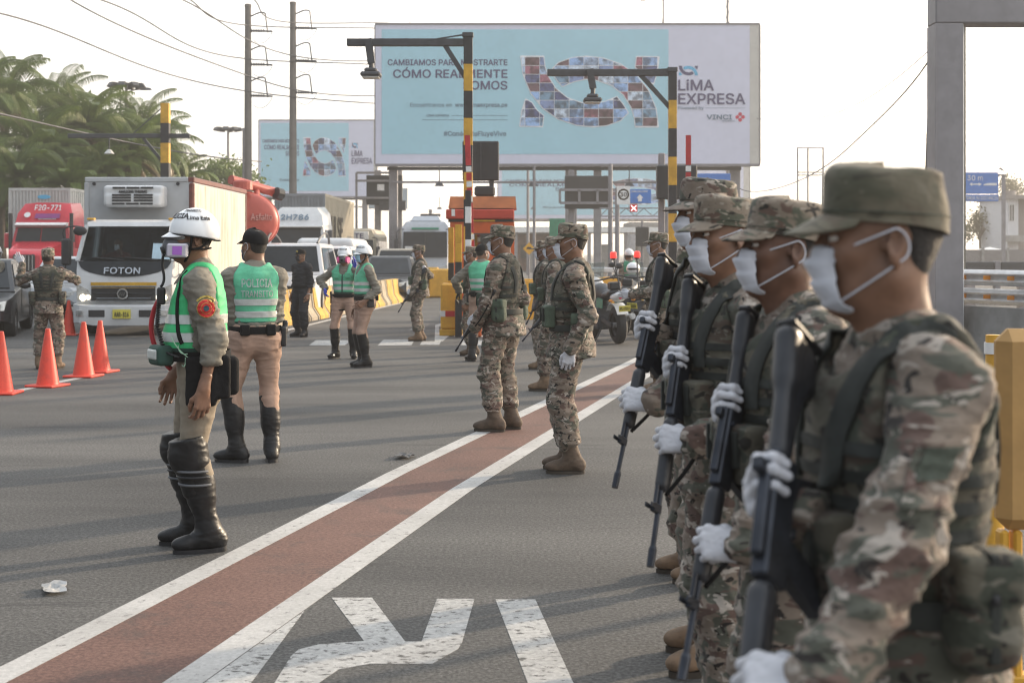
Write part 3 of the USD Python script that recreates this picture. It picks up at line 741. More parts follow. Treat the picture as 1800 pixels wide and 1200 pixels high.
for i, (px, D) in enumerate(((1012, 38.0), (1030, 38.4), (1095, 39.0), (900, 33.5), (955, 36))):
    t = thing("water_barrier", ["yellow plastic barrier, leftmost of the pair behind the standing soldiers", "yellow plastic barrier, rightmost of the pair behind the standing soldiers", "yellow plastic barrier seen between the motorcycle beacons", "yellow plastic barrier just right of the orange booth", "yellow plastic barrier beneath the diamond sign"][i], "barrier", W(px, 445, D) * (1, 1, 0))
    part(t, "body", hull([(-.55, -.2, 0), (.55, -.2, 0), (-.55, .2, 0), (.55, .2, 0), (-.55, -.1, .9), (.55, -.1, .9), (-.55, .1, .9), (.55, .1, .9)]), m_yel2); part(t, "slot", bx(-.3, .3, -.21, -.13, .3, .42, .01), m_blk)
# yellow posts and boxes on the island's nose
banded_post("guard_post", "yellow post with black bands in front of the barrier arm", "post", G(806, 592) * (1, 1, 0), 0, 2.08, 0.062, 6, [m_blk, m_blk, m_yel, m_blk, m_yel, m_yel])
banded_post("guard_post", "yellow and black post at the booth's left corner", "post", W(793, 445, 27.5) * (1, 1, 0), 0, 2.05, 0.055, 6, [m_yel, m_blk, m_yel, m_blk, m_yel, m_yel])
banded_post("guard_post", "black and white banded post close beside the red arm", "post", W(823, 445, 26.0) * (1, 1, 0), 0, 2.7, 0.055, 9, [m_blk, m_white])
ib = thing("island_box", "yellow box with red and white band at the island's nose", "box", W(792, 445, 26.9) * (1, 1, 0))
part(ib, "body", bx(-.18, .2, -.2, .3, .12, .98, .03), m_yel2); part(ib, "foot", bx(-.2, .22, -.22, .32, 0, .12, .01), m_yel); part(ib, "band", bx(-.184, .204, -.204, -.2002, .36, .47), m_white); part(ib, "band", bx(-.09, .09, -.208, -.2045, .36, .47), m_red)
t = thing("water_barrier", "big orange yellow barrier box in front of the coach", "barrier", W(784, 445, 50) * (1, 1, 0))
part(t, "body", bx(-0.6, 0.65, -.3, .3, 0, 1.0, .05), m_yel2); part(t, "side_panel", bx(-0.63, -0.601, -.29, .29, 0.0, .98), m_blk)
t = thing("water_barrier", "black and yellow barrier box left of the orange yellow one", "barrier", W(765, 445, 50.5) * (1, 1, 0))
part(t, "body", bx(-0.55, 0.1, -.3, .3, 0, 0.8, .04), m_blk); part(t, "cap", bx(-0.56, 0.11, -.31, .31, 0.8, 1.05, .03), m_ydirt)
ki = struct("traffic_island", bx(W(768, 0, 27)[0], W(912, 0, 27)[0], 27.8, 36, 0.0, 0.13, 0.01), m_conc)

# jersey barriers beside the waiting traffic
prof = [(-0.28, 0), (0.28, 0), (0.28, 0.08), (0.15, 0.28), (0.09, 0.74), (-0.09, 0.74), (-0.15, 0.28), (-0.28, 0.08)]
def jersey(mat, stripe):
    t = thing("jersey_barrier", "x", "barrier", (0, 0, 0))
    part(t, "body", T(extr(prof, 0.98, "xz", -0.49), (0, 0, 0)), mat)
    for y in (-0.42, 0.28) if stripe else (0.36,):
        part(t, "painted_stripe", T(extr([(x * 1.012 + (0.003 if x > 0 else -0.003), z + (0.003 if z > 0.5 else 0.001)) for x, z in prof], 0.10, "xz", y), (0, 0, 0)), m_stripe if stripe else m_cream)
    return t
a, b = np.array([-5.22, 28.6]), np.array([-3.45, 47.8])
pts = [a + (b - a) * i / 18 for i in range(19)]
d = unit(b - a)
p = pts[-1]
for i in range(6):
    d = unit(d + np.array([0.035, 0])); p = p + d * 1.07; pts.append(p)
protos = {}
ords = ["first", "second", "third", "fourth", "fifth", "sixth", "seventh", "eighth", "ninth", "tenth", "eleventh", "twelfth", "thirteenth", "fourteenth", "fifteenth", "sixteenth", "seventeenth", "eighteenth", "nineteenth", "twentieth", "twenty-first", "twenty-second", "twenty-third", "twenty-fourth", "twenty-fifth"]
for i, p in enumerate(pts):
    q = pts[min(i + 1, len(pts) - 1)] - pts[max(i - 1, 0)]
    yaw = math.degrees(math.atan2(q[1], q[0])) - 90
    kd = i % 3 == 1
    lab = f"{'cream' if kd else 'yellow'} concrete barrier, {ords[i]} from the near end of the row"
    if kd not in protos:
        protos[kd] = jersey(m_cream if kd else m_ydirt, kd)
        tag(protos[kd], lab, "barrier", "concrete barriers beside the waiting traffic")
        x = UsdGeom.Xformable(protos[kd]); ops = x.GetOrderedXformOps(); ops[0].Set(Gf.Vec3d(p[0], p[1], 0)); x.AddRotateZOp().Set(yaw)
    else:
        copy_of(protos[kd], "jersey_barrier", lab, (p[0], p[1], 0), yaw)

# traffic cones
m_cone = pmat("orange_red_cone", (0.66, 0.060, 0.032), col2=(0.50, 0.055, 0.035), rough=0.5, scale=7, edge=(0.50, 0.75))
def cone():
    t = thing("traffic_cone", "x", "traffic cone", (0, 0, 0))
    part(t, "body", lathe([(0.0, 0.03), (0.148, 0.03), (0.140, 0.06), (0.030, 0.745), (0.022, 0.75), (0.0, 0.75)], 28), m_cone, smooth=40)
    part(t, "base", bx(-0.21, 0.21, -0.21, 0.21, 0.0, 0.032, 0.012), m_cone)
    return t
cn = None
for px, py, s, lab in ((2, 692, 0.92, "orange traffic cone cut by the left edge of the picture"), (84, 679, 0.90, "orange traffic cone directly before the soldier with raised arms"), (147, 662, 0.92, "orange traffic cone in front of the truck's left headlight"), (176, 654, 0.90, "orange traffic cone, rightmost of the line, below the truck grille"), (121, 589, 0.88, "dark red traffic cone beside the silver car's wheel")):
    g = G(px, py)
    if cn is None:
        cn = cone(); tag(cn, lab, "traffic cone", "traffic cones across the lane"); UsdGeom.Xformable(cn).GetOrderedXformOps()[0].Set(Gf.Vec3d(*g)); UsdGeom.Xformable(cn).AddScaleOp().Set(Gf.Vec3f(s, s, s))
    else:
        copy_of(cn, "traffic_cone", lab, g, px * 3.0, None, s)

# litter
rng = random.Random(3)
def scrap(px, py, s, mat, lab):
    P = np.array([[(i * s * .25 + rng.uniform(-.01, .01), j * s * .18 + rng.uniform(-.01, .01), 0.012 + rng.uniform(0, s * .12)) for j in range(5)] for i in range(6)])
    tag(part(thing("litter", lab, "litter", G(px, py), rng.uniform(0, 180)), "sheet", grid(P, thick=0.002), mat), None)
scrap(118, 1044, 0.14, M0["white"], "crumpled white paper on the asphalt at lower left")
scrap(737, 582, 0.28, M0["white"], "white scrap on the road beyond the helmeted officers")
scrap(716, 808, 0.16, m_blk, "black scrap lying by the red lane's edge")

# ------------------------------------------------------------------ power poles and lines
m_pole = pmat("weathered_concrete_pole", (0.17, 0.155, 0.14), rough=0.9, var=0.15, scale=2)
m_wire = pmat("dark_cable", (0.05, 0.05, 0.055), rough=0.6)
def power_pole(lab, px, ytop, D, ys, arm):
    k = D / FPX; b = W(px, 445, D) * (1, 1, 0)
    t = thing("power_pole", lab, "power pole", b)
    zt = CAM_Z + (445 - ytop) * k
    part(t, "shaft", cyl((0, 0, 0), (0, 0, zt), 0.21, 0.155, 14), m_pole, smooth=30)
    part(t, "cap", cyl((0, 0, zt), (0, 0, zt + 0.12), 0.18, 0.16, 12), m_pole)
    for y in ys:
        z = CAM_Z + (445 - y) * k
        a = part(t, "cross_arm", tube(curve([(0.1, 0, z - 0.15), (0.5, 0, z + 0.02), (arm * 0.8, 0, z + 0.05), (arm, 0, z)], 10), 0.035, 6), m_dark)
        part(a, "insulator", cyl((arm, 0, z), (arm + 0.12, 0, z - 0.95), 0.035, n=8), m_dark)
        part(a, "insulator", [cyl((arm - 0.75, 0, z - 0.85), (arm + 0.35, 0, z - 0.88), 0.045, n=8)] + [cyl((arm - 0.7 + i * 0.12, 0, z - 0.85), (arm - 0.66 + i * 0.12, 0, z - 0.85), 0.09, n=8) for i in range(6)], m_dark)
        part(a, "jumper", tube(curve([(0.25, 0, z - 1.3), (0.7, 0, z - 1.45), (arm + 0.1, 0, z - 1.3), (arm + 0.35, 0, z - 0.9)], 12), 0.015, 5), m_dark)
power_pole("tall concrete power pole, left of the pair, with three curved arms", 436, 12, 70.0, (24, 83, 138), 0.85)
power_pole("tall concrete power pole, right of the pair, against the narrow hoarding", 515, 8, 72.0, (20, 77, 133), 0.85)
pole("slim grey pole close to the left of the power poles", 428, 225, 71.0, 0.06)
def wire(lab, pts, r=0.030):
    solo("power_line", lab, "cable", tube(curve([W(x, y, d) for x, y, d in pts], 40), r, 5), m_wire, smooth=True)
wire("cable sagging from the upper left edge to the lowest pole arm", [(-60, 12, 45), (200, 96, 58), (437, 161, 69.5), (660, 182, 76), (700, 184, 78)])
wire("cable running from the top edge to the lowest arm of the right pole", [(90, -22, 48), (280, 75, 58), (429, 131, 66), (515, 157, 71.5), (680, 168, 78)])
wire("cable reaching the middle arm of the left pole from above", [(100, -20, 50), (290, 57, 60), (437, 104, 69.5), (560, 110, 73), (690, 118, 78)])
wire("cable reaching the middle arm of the right pole from above", [(270, -18, 52), (400, 48, 62), (515, 98, 71.5), (690, 106, 78)])
wire("cable reaching the top arm of the left pole", [(270, -18, 54), (350, 13, 61), (437, 45, 69.5), (560, 49, 73), (690, 51, 78)])
wire("cable reaching the top arm of the right pole", [(400, -14, 58), (455, 12, 64), (515, 40, 71.5), (600, 41, 74), (690, 42, 78)])
wire("low pale cable crossing in front of the palms", [(-20, 196, 40), (140, 232, 52), (286, 262, 62), (400, 279, 70), (460, 284, 74)], 0.03)
wire("cable looping up from behind the hoarding to the steel portal", [(1300, 331, 60), (1370, 330, 50), (1450, 293, 42), (1520, 233, 35), (1585, 168, 30), (1640, 95, 26)], 0.016)
wire("thin cable rising towards the steel portal above the loop", [(1330, 208, 60), (1450, 205, 48), (1560, 150, 36), (1645, 78, 26)], 0.010)
sb = thing("lamp_mast", "slim mast rising above the right end of the large hoarding", "mast", W(1279, 445, 80) * (1, 1, 0))
part(sb, "shaft", cyl((0, 0, 0), (0, 0, 16.2), .1, .07, 8), m_steel); part(sb, "cable", tube([(.09, 0, 10 + i * .3) if i % 2 else (-.09, 0, 10 + i * .3) for i in range(20)], .03, 5), m_dark)
sb = thing("street_light", "slim street light with a camera peeking above the hoarding", "street light", W(1166, 445, 82) * (1, 1, 0))
part(sb, "shaft", cyl((0, 0, 0), (0, 0, 16.2), .06, .05, 8), m_steel); part(sb, "arm", tube(curve([(0, 0, 16.1), (-.4, 0, 16.45), (-1.2, 0, 16.3)], 10), .04, 6), m_steel); part(sb, "head", bx(-1.35, -1.0, -.1, .1, 16.1, 16.3, .04), m_dark)
# floodlight mast and a street light among the palms
for lab, px, py, D, s in (("round floodlight mast sticking out above the palms", 222, 150, 85.0, 1.0), ("small floodlight mast on the horizon left of the power poles", 401, 227, 110.0, 1.0)):
    t = thing("floodlight_mast", lab, "floodlight", W(px, 445, D) * (1, 1, 0)); z = CAM_Z + (445 - py) * D / FPX
    part(t, "shaft", cyl((0, 0, 0), (0, 0, z), .13, .09, 10), m_steel); part(t, "ring", lathe([(.25, z - .02), (.85, z - .02), (.85, z + .06), (.25, z + .06)], 16), m_dark)
    for i in range(8):
        a = i * math.pi / 4
        part(t, "floodlight", hull([(math.cos(a) * r_ - math.sin(a) * w_, math.sin(a) * r_ + math.cos(a) * w_, z + h_) for r_, h_ in ((.7, -.2), (1.15, -.1), (1.0, .12), (.7, .1)) for w_ in (-.2, .2)]), m_dark)
t = thing("street_light", "street light reaching out to the right from the palm crowns", "street light", W(212, 445, 86) * (1, 1, 0))
part(t, "shaft", cyl((0, 0, 0), (0, 0, 11.2), .08, .06, 8), m_steel); part(t, "arm", tube(curve([(0, 0, 11.1), (.6, 0, 11.35), (1.3, 0, 11.45)], 8), .04, 6), m_steel); part(t, "head", hull([(1.2, -.14, 11.4), (1.2, .14, 11.4), (1.9, -.12, 11.4), (1.9, .12, 11.4), (1.3, -.07, 11.58), (1.8, 0, 11.54)]), m_dark)

# ------------------------------------------------------------------ palms and trees
def leafmat(name, c1, c2, rough=0.45):
    return usdkit.material(stage, "/World/Looks/" + name, {
        "g": ("geometry", {}), "oi": ("object_info", {}), "n": ("noise_texture", {"scale": 0.9, "detail": 3.0}),
        "ad": ("math", {"math_type": "multiply_add", "value2": 0.35, "value3": 0.0}), "a2": ("math", {"math_type": "multiply_add", "value2": 0.35}), "a3": ("math", {"math_type": "add"}),
        "r": ("rgb_ramp", {"ramp": [(0.15, c1), (0.85, c2)]}),
        "p": ("principled_bsdf", {"roughness": rough, "specular_ior_level": 0.3}), "t": ("translucent_bsdf", {}), "mx": ("mix_closure", {"fac": 0.24})},
        [("g.position", "n.vector"), ("g.random_per_island", "ad.value1"), ("oi.random", "a2.value1"), ("n.fac", "a2.value3"), ("ad.value", "a3.value1"), ("a2.value", "a3.value2"), ("a3.value", "r.fac"),
         ("r.color", "p.base_color"), ("r.color", "t.color"), ("p.BSDF", "mx.closure1"), ("t.BSDF", "mx.closure2")], surface="mx.closure")
m_palm = leafmat("palm_frond", (0.028, 0.048, 0.011), (0.120, 0.170, 0.034))
m_dead = leafmat("dry_palm_frond", (0.075, 0.058, 0.030), (0.17, 0.13, 0.065))
m_leaf = leafmat("tree_leaves", (0.030, 0.052, 0.012), (0.13, 0.18, 0.038))
m_leaf2 = leafmat("dusty_tree_leaves", (0.055, 0.06, 0.03), (0.14, 0.14, 0.07))
m_bark = pmat("palm_bark", (0.13, 0.105, 0.08), rough=0.9, var=0.3, scale=5, bump=0.5)

def frond(rg, L, az, el, droop):
    """A feather-shaped leaf: an arched midrib with a regular comb of hanging leaflets."""
    n = 15
    s = np.linspace(0, 1, n)
    ang = el - droop * s ** 1.5
    ds = L / (n - 1)
    x = np.r_[0, np.cumsum(np.cos(ang[:-1]) * ds)]; z = np.r_[0, np.cumsum(np.sin(ang[:-1]) * ds)]
    P = np.stack([x, np.zeros(n), z], 1)
    V, F = [], []
    rach = tube(P, np.linspace(0.035, 0.008, n), 4)
    m = 38
    hang = rg.uniform(0.55, 0.95)
    for sd in (-1, 1):
        for i in range(m):
            t = 0.10 + 0.90 * (i + 0.5) / m
            p = np.array([np.interp(t, s, P[:, k]) for k in range(3)])
            a = np.interp(t, s, ang)
            tx = np.array([math.cos(a), 0, math.sin(a)])
            ll = 0.27 * L * (math.sin(math.pi * min(t * 0.85 + 0.15, 1)) ** 0.6 * 0.85 + 0.2) * rg.uniform(0.92, 1.06)
            dd = unit(tx * 0.55 + np.array([0, sd * 0.75, 0]) + np.array([0, 0, 0.10]))
            w = tx * 0.034
            q1 = p + dd * ll * 0.5; q2 = q1 + unit(dd * (1 - hang) + np.array([0, 0, -hang])) * ll * 0.55
            b = len(V)
            V += [p - w * .5, p + w * .5, q1 + w, q1 - w, q2]
            F += [[b, b + 1, b + 2], [b, b + 2, b + 3], [b + 3, b + 2, b + 4]]
    return T(trimesh.util.concatenate([rach, trimesh.Trimesh(V, F, process=False)]), (0, 0, 0), rz(az))

def make_palm(seed, H, L, lab, loc, nf=26):
    rg = random.Random(seed)
    t = thing("palm_tree", lab, "palm tree", loc, 0, "palms behind the trucks")
    part(t, "trunk", tube([(0.10 * math.sin(z * 0.5 + seed), 0, z) for z in np.linspace(0, H, 10)], np.linspace(0.26, 0.17, 10), 10), m_bark, smooth=True)
    top = np.array([0.10 * math.sin(H * 0.5 + seed), 0, H])
    for i in range(nf):
        u = i / nf
        part(t, "frond", T(frond(rg, L * rg.uniform(0.85, 1.1), i * 2.4 + rg.uniform(-.25, .25), 1.42 - 1.55 * u + rg.uniform(-.1, .1), 1.35 + 0.35 * u), top), m_palm)
    for i in range(9):
        part(t, "dry_frond", T(frond(rg, L * rg.uniform(0.6, 0.85), i * 0.7 + rg.uniform(-.2, .2), -0.55 + rg.uniform(-.2, .2), 0.95), top - (0, 0, 0.15)), m_dead)
    return t
pp = [make_palm(3, 9.7, 3.7, "tall palm at the left edge, highest of the palms", W(5, 445, 76) * (1, 1, 0), 25),
      make_palm(4, 6.4, 3.5, "broad palm standing behind the red truck's roof", W(62, 445, 70) * (1, 1, 0), 26), make_palm(9, 7.9, 3.5, "dense palm at the middle of the palm cluster", W(150, 445, 74) * (1, 1, 0), 28)]
for i, (px, D, s, lab, rot) in enumerate(((98, 80, 0.98, "palm rising just right of the tallest one", 40), (205, 76, 0.97, "palm under the round floodlight mast", 130), (232, 70, 0.80, "lower palm right of the floodlight, behind the height bar", 220), (275, 74, 0.72, "short palm directly behind the far height post", 300),
                                          (30, 66, 0.78, "low palm with hanging fronds over the red truck cab", 75), (318, 78, 0.70, "short palm right of the far height post", 160), (-45, 72, 0.95, "palm partly cut by the left edge", 10), (120, 66, 0.70, "low palm with hanging fronds behind the container", 250), (178, 68, 0.66, "low palm behind the box truck's left corner", 290), (250, 82, 0.88, "thin palm top behind the street light", 200))):
    copy_of(pp[i % 3], "palm_tree", lab, W(px, 445, D) * (1, 1, 0), rot, None, s)

def leafy_tree(lab, loc, H, R, zc, n, leaf, mat, seed, name="tree", group=None):
    rg = np.random.default_rng(seed)
    t = thing(name, lab, "tree", loc, 0, group)
    limbs = [tube(curve([(0, 0, 0), (0.05, 0.02, zc * 0.45), (0.0, 0.05, zc)], 8), np.linspace(R[0] * 0.07, R[0] * 0.035, 8), 8)]
    cl = []
    for i in range(16):
        u = rg.normal(size=3); u /= np.linalg.norm(u); u[2] = abs(u[2]) * 1.2 - 0.35
        e = np.array([0, 0, zc]) + u * np.array(R) * rg.uniform(0.55, 0.95)
        limbs.append(tube(curve([(0, 0, zc * rg.uniform(0.5, 0.9)), (np.array([0, 0, zc * 0.9]) + e) / 2 + (0, 0, 0.15), e], 6), np.linspace(R[0] * 0.025, 0.012, 6), 5))
        cl.append((e, rg.uniform(0.28, 0.5)))
    part(t, "trunk", trimesh.util.concatenate(limbs), m_bark, smooth=True)
    V, F = [], []
    for i in range(n):
        e, s = cl[rg.integers(len(cl))]
        q = e + rg.normal(size=3) * np.array(R) * s * 0.55
        a = unit(rg.normal(size=3)); b = unit(np.cross(a, rg.normal(size=3)))
        l = leaf * rg.uniform(0.6, 1.3)
        k = len(V)
        V += [q - a * l, q + b * l * 0.45, q + a * l, q - b * l * 0.45]
        F += [[k, k + 1, k + 2], [k, k + 2, k + 3]]
    part(t, "crown", trimesh.Trimesh(V, F, process=False), mat)
    return t
leafy_tree("bright green leafy tree among the palms below the floodlight", W(165, 445, 79) * (1, 1, 0), 8, (2.6, 2.2, 2.3), 7.4, 5200, 0.16, m_leaf, 5)
leafy_tree("green bushy tree at the foot of the left power pole", W(395, 445, 95) * (1, 1, 0), 6, (2.3, 2, 1.6), 6.2, 3600, 0.15, m_leaf, 6)
leafy_tree("dark leafy tree low between the palms and the box truck", W(250, 445, 84) * (1, 1, 0), 6, (3.4, 2.5, 1.6), 3.9, 3600, 0.18, m_leaf, 7)
leafy_tree("dark leafy mass of a tree behind the red truck", W(60, 445, 86) * (1, 1, 0), 6, (4.2, 2.5, 1.8), 3.6, 4200, 0.2, m_leaf, 8)
leafy_tree("thin dusty tree behind the blue road sign at right", W(1722, 445, 105) * (1, 1, 0), 5, (1.6, 1.6, 2.0), 3.3, 1500, 0.14, m_leaf2, 11)
leafy_tree("dusty tree beside the white house at right", W(1752, 445, 110) * (1, 1, 0), 5, (1.8, 1.6, 2.4), 3.6, 1700, 0.14, m_leaf2, 12)
leafy_tree("sparse tree rising above the white house roof", W(1785, 445, 135) * (1, 1, 0), 6, (1.8, 1.6, 1.6), 7.6, 1100, 0.14, m_leaf2, 13)

# ------------------------------------------------------------------ the right side: portal, sign, house, walls, guard rail, barricade
D = 20.0; k = D / FPX
t = thing("steel_portal", "big grey steel portal frame rising at the right edge", "portal", W(1668, 445, D) * (1, 1, 0))
part(t, "column", bx(-0.185, 0.20, 0, 0.42, 0.0, CAM_Z + 404 * k - 0.001), m_steel); part(t, "beam", bx(-0.185, 4.5, 0.0, 0.42, CAM_Z + 404 * k, CAM_Z + 404 * k + 0.42, 0.02), m_steel)
part(t, "base_plate", bx(-0.34, 0.36, -0.15, 0.57, 0, 0.03, 0.005), m_steel)
part(t, "weld_seam", cyl((-0.187, -0.002, 0.03), (-0.187, -0.002, CAM_Z + 404 * k - 0.25), 0.006, n=6), m_steel)
part(t, "edge_pipe", cyl((0.225, 0.10, 0), (0.225, 0.10, CAM_Z + 404 * k), 0.018, n=8), m_galv)
t = thing("leaning_pole", "dark tapered pole directly behind the portal's column", "pole", W(1643, 445, 24) * (1, 1, 0))
part(t, "shaft", cyl((-0.10, 0, 0), (0.06, 0, 6.2), 0.17, 0.10, 12), m_pole, smooth=30); part(t, "clamp", cyl((0.10, -0.13, 2.9), (0.10, -0.10, 3.05), 0.05, n=8), m_dark)
t = thing("road_pole", "grey square pole just right of the portal's column", "pole", W(1692, 445, 26) * (1, 1, 0))
part(t, "shaft", bx(-0.11, 0.06, 0, 0.17, 0, 5.7), pmat("olive_grey_steel", (0.16, 0.155, 0.13), rough=0.6)); part(t, "base_plate", bx(-0.25, 0.2, -0.1, 0.3, 0, 0.04), m_steel)
t = thing("road_sign", "blue overhead road sign reading a distance of thirty metres", "sign", W(1722, 445, 70) * (1, 1, 0)); k = 70 / FPX
X = lambda p: (p - 1722) * k; Z = lambda y: CAM_Z + (445 - y) * k
part(t, "board", bx(X(1680), X(1755), 0, .08, Z(341), Z(303), .01), m_signblue); part(t, "lower_board", bx(X(1680), X(1755), 0, .08, Z(354), Z(342), .01), m_signblue)
part(t, "lettering", T(lettering("30 m", 0.24, .006, False), (X(1714), -.008, Z(317))), m_white); part(t, "lettering", T(lettering("MANTENGA SU DISTANCIA", 0.17, .006, False, 1.95), (X(1719), -.008, Z(351))), m_white)
part(t, "arrow", extr([(X(1704), Z(324)), (X(1709), Z(321)), (X(1709), Z(323)), (X(1720), Z(323)), (X(1720), Z(321)), (X(1726), Z(324)), (X(1720), Z(327)), (X(1720), Z(325)), (X(1709), Z(325)), (X(1709), Z(327))], .008, "xz", -.0085), m_white)
part(t, "car_symbol", extr([(X(1729), Z(326)), (X(1752), Z(326)), (X(1752), Z(322)), (X(1737), Z(322)), (X(1729), Z(324))], .008, "xz", -.0085), m_white)
part(t, "post", bx(X(1764), X(1769), .1, .3, 0, Z(307)), m_steel); part(t, "arm", bx(X(1690), X(1768), .1, .2, Z(309), Z(306)), m_steel); part(t, "lamp", hull([(X(1757), 0, Z(298)), (X(1768), 0, Z(302)), (X(1757), .2, Z(296)), (X(1768), .2, Z(300)), (X(1760), .1, Z(294))]), m_dark)
t = thing("house", "white two storey house at the right edge with a grey roof slab", "house", W(1790, 445, 100) * (1, 1, 0)); k = 0.04
X = lambda p: (p - 1790) * k; Z = lambda y: CAM_Z + (445 - y) * k
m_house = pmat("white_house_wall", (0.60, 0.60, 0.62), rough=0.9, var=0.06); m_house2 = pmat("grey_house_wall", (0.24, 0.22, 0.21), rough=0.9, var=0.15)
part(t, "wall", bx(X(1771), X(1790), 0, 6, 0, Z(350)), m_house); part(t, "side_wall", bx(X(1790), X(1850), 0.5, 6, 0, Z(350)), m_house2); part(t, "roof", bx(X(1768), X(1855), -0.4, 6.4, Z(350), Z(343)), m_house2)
w1 = part(t, "window", bx(X(1774), X(1783), -.03, 0, Z(388), Z(360)), m_dark); part(w1, "frame", [bx(X(1774), X(1775), -.06, -.031, Z(388), Z(360)), bx(X(1778), X(1779), -.06, -.031, Z(388), Z(360)), bx(X(1782), X(1783), -.06, -.031, Z(388), Z(360))], m_white)
part(t, "balcony", bx(X(1765), X(1800), -1.2, -0.001, Z(425), Z(414)), m_conc); part(t, "tank", cyl((X(1800), 3, Z(343)), (X(1800), 3, Z(332)), .5, n=12), m_house2)
m_fence = pmat("grey_panel_fence", (0.20, 0.19, 0.19), rough=0.9, var=0.1)
t = thing("wall", "grey panelled wall along the road below the house", "wall", (0, 80, 0))
for i in range(7):
    part(t, "panel", bx(W(1640, 0, 80)[0] + i * 1.4, W(1640, 0, 80)[0] + i * 1.4 + 1.36, 0, .12, 0, 1.75), m_fence)
    part(t, "pillar", bx(W(1640, 0, 80)[0] + i * 1.4 - .08, W(1640, 0, 80)[0] + i * 1.4 + .08, -.06, -.001, 0, 1.85), m_conc)
t = thing("parked_car", "white car roof showing above the grey panelled wall", "car", W(1737, 445, 92) * (1, 1, 0))
part(t, "body", [bx(-1.9, 1.9, -.8, .8, .3, 1.1, .2)], m_white); part(t, "roof", hull([(-1.2, -.7, 1.1), (1.3, -.7, 1.1), (-1.2, .7, 1.1), (1.3, .7, 1.1), (-.7, -.6, 1.75), (.9, -.6, 1.75), (-.7, .6, 1.75), (.9, .6, 1.75), (0.1, 0, 1.95)]), m_white); part(t, "window", bx(-.8, .9, -.72, -.705, 1.25, 1.6), m_dark)
gd = thing("roadside_barrier", "high concrete barrier topped by dark panels behind the guard rail", "barrier", (0, 45, 0))
for i in range(5):
    part(gd, "panel", bx(W(1690, 0, 45)[0] + i * 1.25, W(1690, 0, 45)[0] + i * 1.25 + 1.05, 0, .2, .55, 1.28, .02), m_dark)
    part(gd, "post", bx(W(1690, 0, 45)[0] + i * 1.25 + 1.06, W(1690, 0, 45)[0] + i * 1.25 + 1.24, -.02, .22, 0, 1.3, .01), m_steel)
def wbeam(y0):
    z = np.array([-.155, -.13, -.085, -.06, -.02, .02, .06, .085, .13, .155]); o = np.array([.0, -.03, -.08, -.08, -.02, -.02, -.08, -.08, -.03, .0])
    return z, o
t = thing("guard_rail", "double galvanised guard rail with orange reflectors at right", "guard rail", (0, 0, 0))
A, B = W(1650, 445, 21.5), W(1860, 445, 19.0)
uv = unit((B - A) * (1, 1, 0)); nv_ = np.array([uv[1], -uv[0], 0])
for zc in (1.20, 0.93):
    z, o = wbeam(0)
    P = np.array([[A + uv * s + nv_ * (-oo * 1.0) + (0, 0, zc - CAM_Z + zz * 0.72) for zz, oo in zip(z, o)] for s in np.linspace(-1.0, 3.2, 12)])
    part(t, "rail", grid(P, thick=0.006), m_galv, smooth=True)
for s in np.linspace(-0.6, 3.0, 4):
    q = A + uv * s - nv_ * 0.12
    part(t, "post", bx(q[0] - .07, q[0] + .07, q[1] - .02, q[1] + .10, 0, 1.30), m_steel)
m_refl = pmat("orange_reflector", (0.60, 0.22, 0.02), rough=0.3)
for s in (0.73, 1.28, 1.8):
    for zc in (1.20, 0.93):
        q = A + uv * s + nv_ * 0.10
        part(t, "reflector", T(extr([(-.05, -.03), (.05, -.03), (.05, .03), (-.05, .03)], .012, "xz"), (q[0], q[1], zc)), m_refl)
t = solo("concrete_wall", "low grey concrete wall carrying the double guard rail", "wall", hull([(x + s * 0.0, y + d, z) for (x, y) in ((W(1600, 0, 21.3)[0], 21.6), (W(1900, 0, 18.2)[0], 18.3)) for d, z, s in ((-.25, 0, 0), (.45, 0, 0), (-.05, .80, 0), (.25, .80, 0))]), m_conc)
m_ybar = pmat("yellow_barricade_paint", (0.42, 0.245, 0.085), rough=0.75, var=0.16, scale=5, bump=0.35, bscale=22)
t = thing("barricade", "tall yellow barricade board on legs at the right edge, behind the nearest soldier", "barricade", W(1830, 445, 4.6) * (1, 1, 0)); k = 4.6 / FPX
X = lambda p: (p - 1830) * k; Z = lambda y: CAM_Z + (445 - y) * k
part(t, "board", bx(X(1758), X(1990), 0, .10, Z(935), Z(579), .04), m_ybar)
for a_ in (1772, 1796, 1950):
    part(t, "leg", bx(X(a_ - 9), X(a_ + 7), .02, .08, 0, Z(935), .008), m_yel2)
part(t, "rail", bx(X(1765), X(1985), .015, .085, 0.10, 0.18, .01), m_yel2)
for lab, px, D in (("far yellow barrel with white band beside the barricade", 1748, 7.5),):
    t = thing("traffic_drum", lab, "drum", W(px, 445, D) * (1, 1, 0))
    part(t, "body", lathe([(0, 0), (.05, 0), (.045, 1.12), (0, 1.12)], 16), m_yel2, smooth=40); part(t, "band", lathe([(.0, 1.02), (.053, 1.02), (.053, 1.08), (0, 1.08)], 16), m_white, smooth=40)
t = thing("sign_frame", "empty grey lattice sign frame on the skyline above the soldiers", "frame", W(1424, 445, 95) * (1, 1, 0)); k = 95 / FPX
X = lambda p: (p - 1424) * k; Z = lambda y: CAM_Z + (445 - y) * k
for p_ in (1402, 1420, 1447):
    part(t, "post", cyl((X(p_), 0, 0), (X(p_), 0, Z(259)), .06, n=8), m_steel)
for y_ in (260, 303, 308):
    part(t, "rail", cyl((X(1402), 0, Z(y_)), (X(1447), 0, Z(y_)), .045, n=6), m_steel)
for p_ in (1408, 1414, 1428, 1434, 1440):
    part(t, "thin_bar", cyl((X(p_), 0, Z(300)), (X(p_), 0, Z(262)), .014, n=5), m_steel)
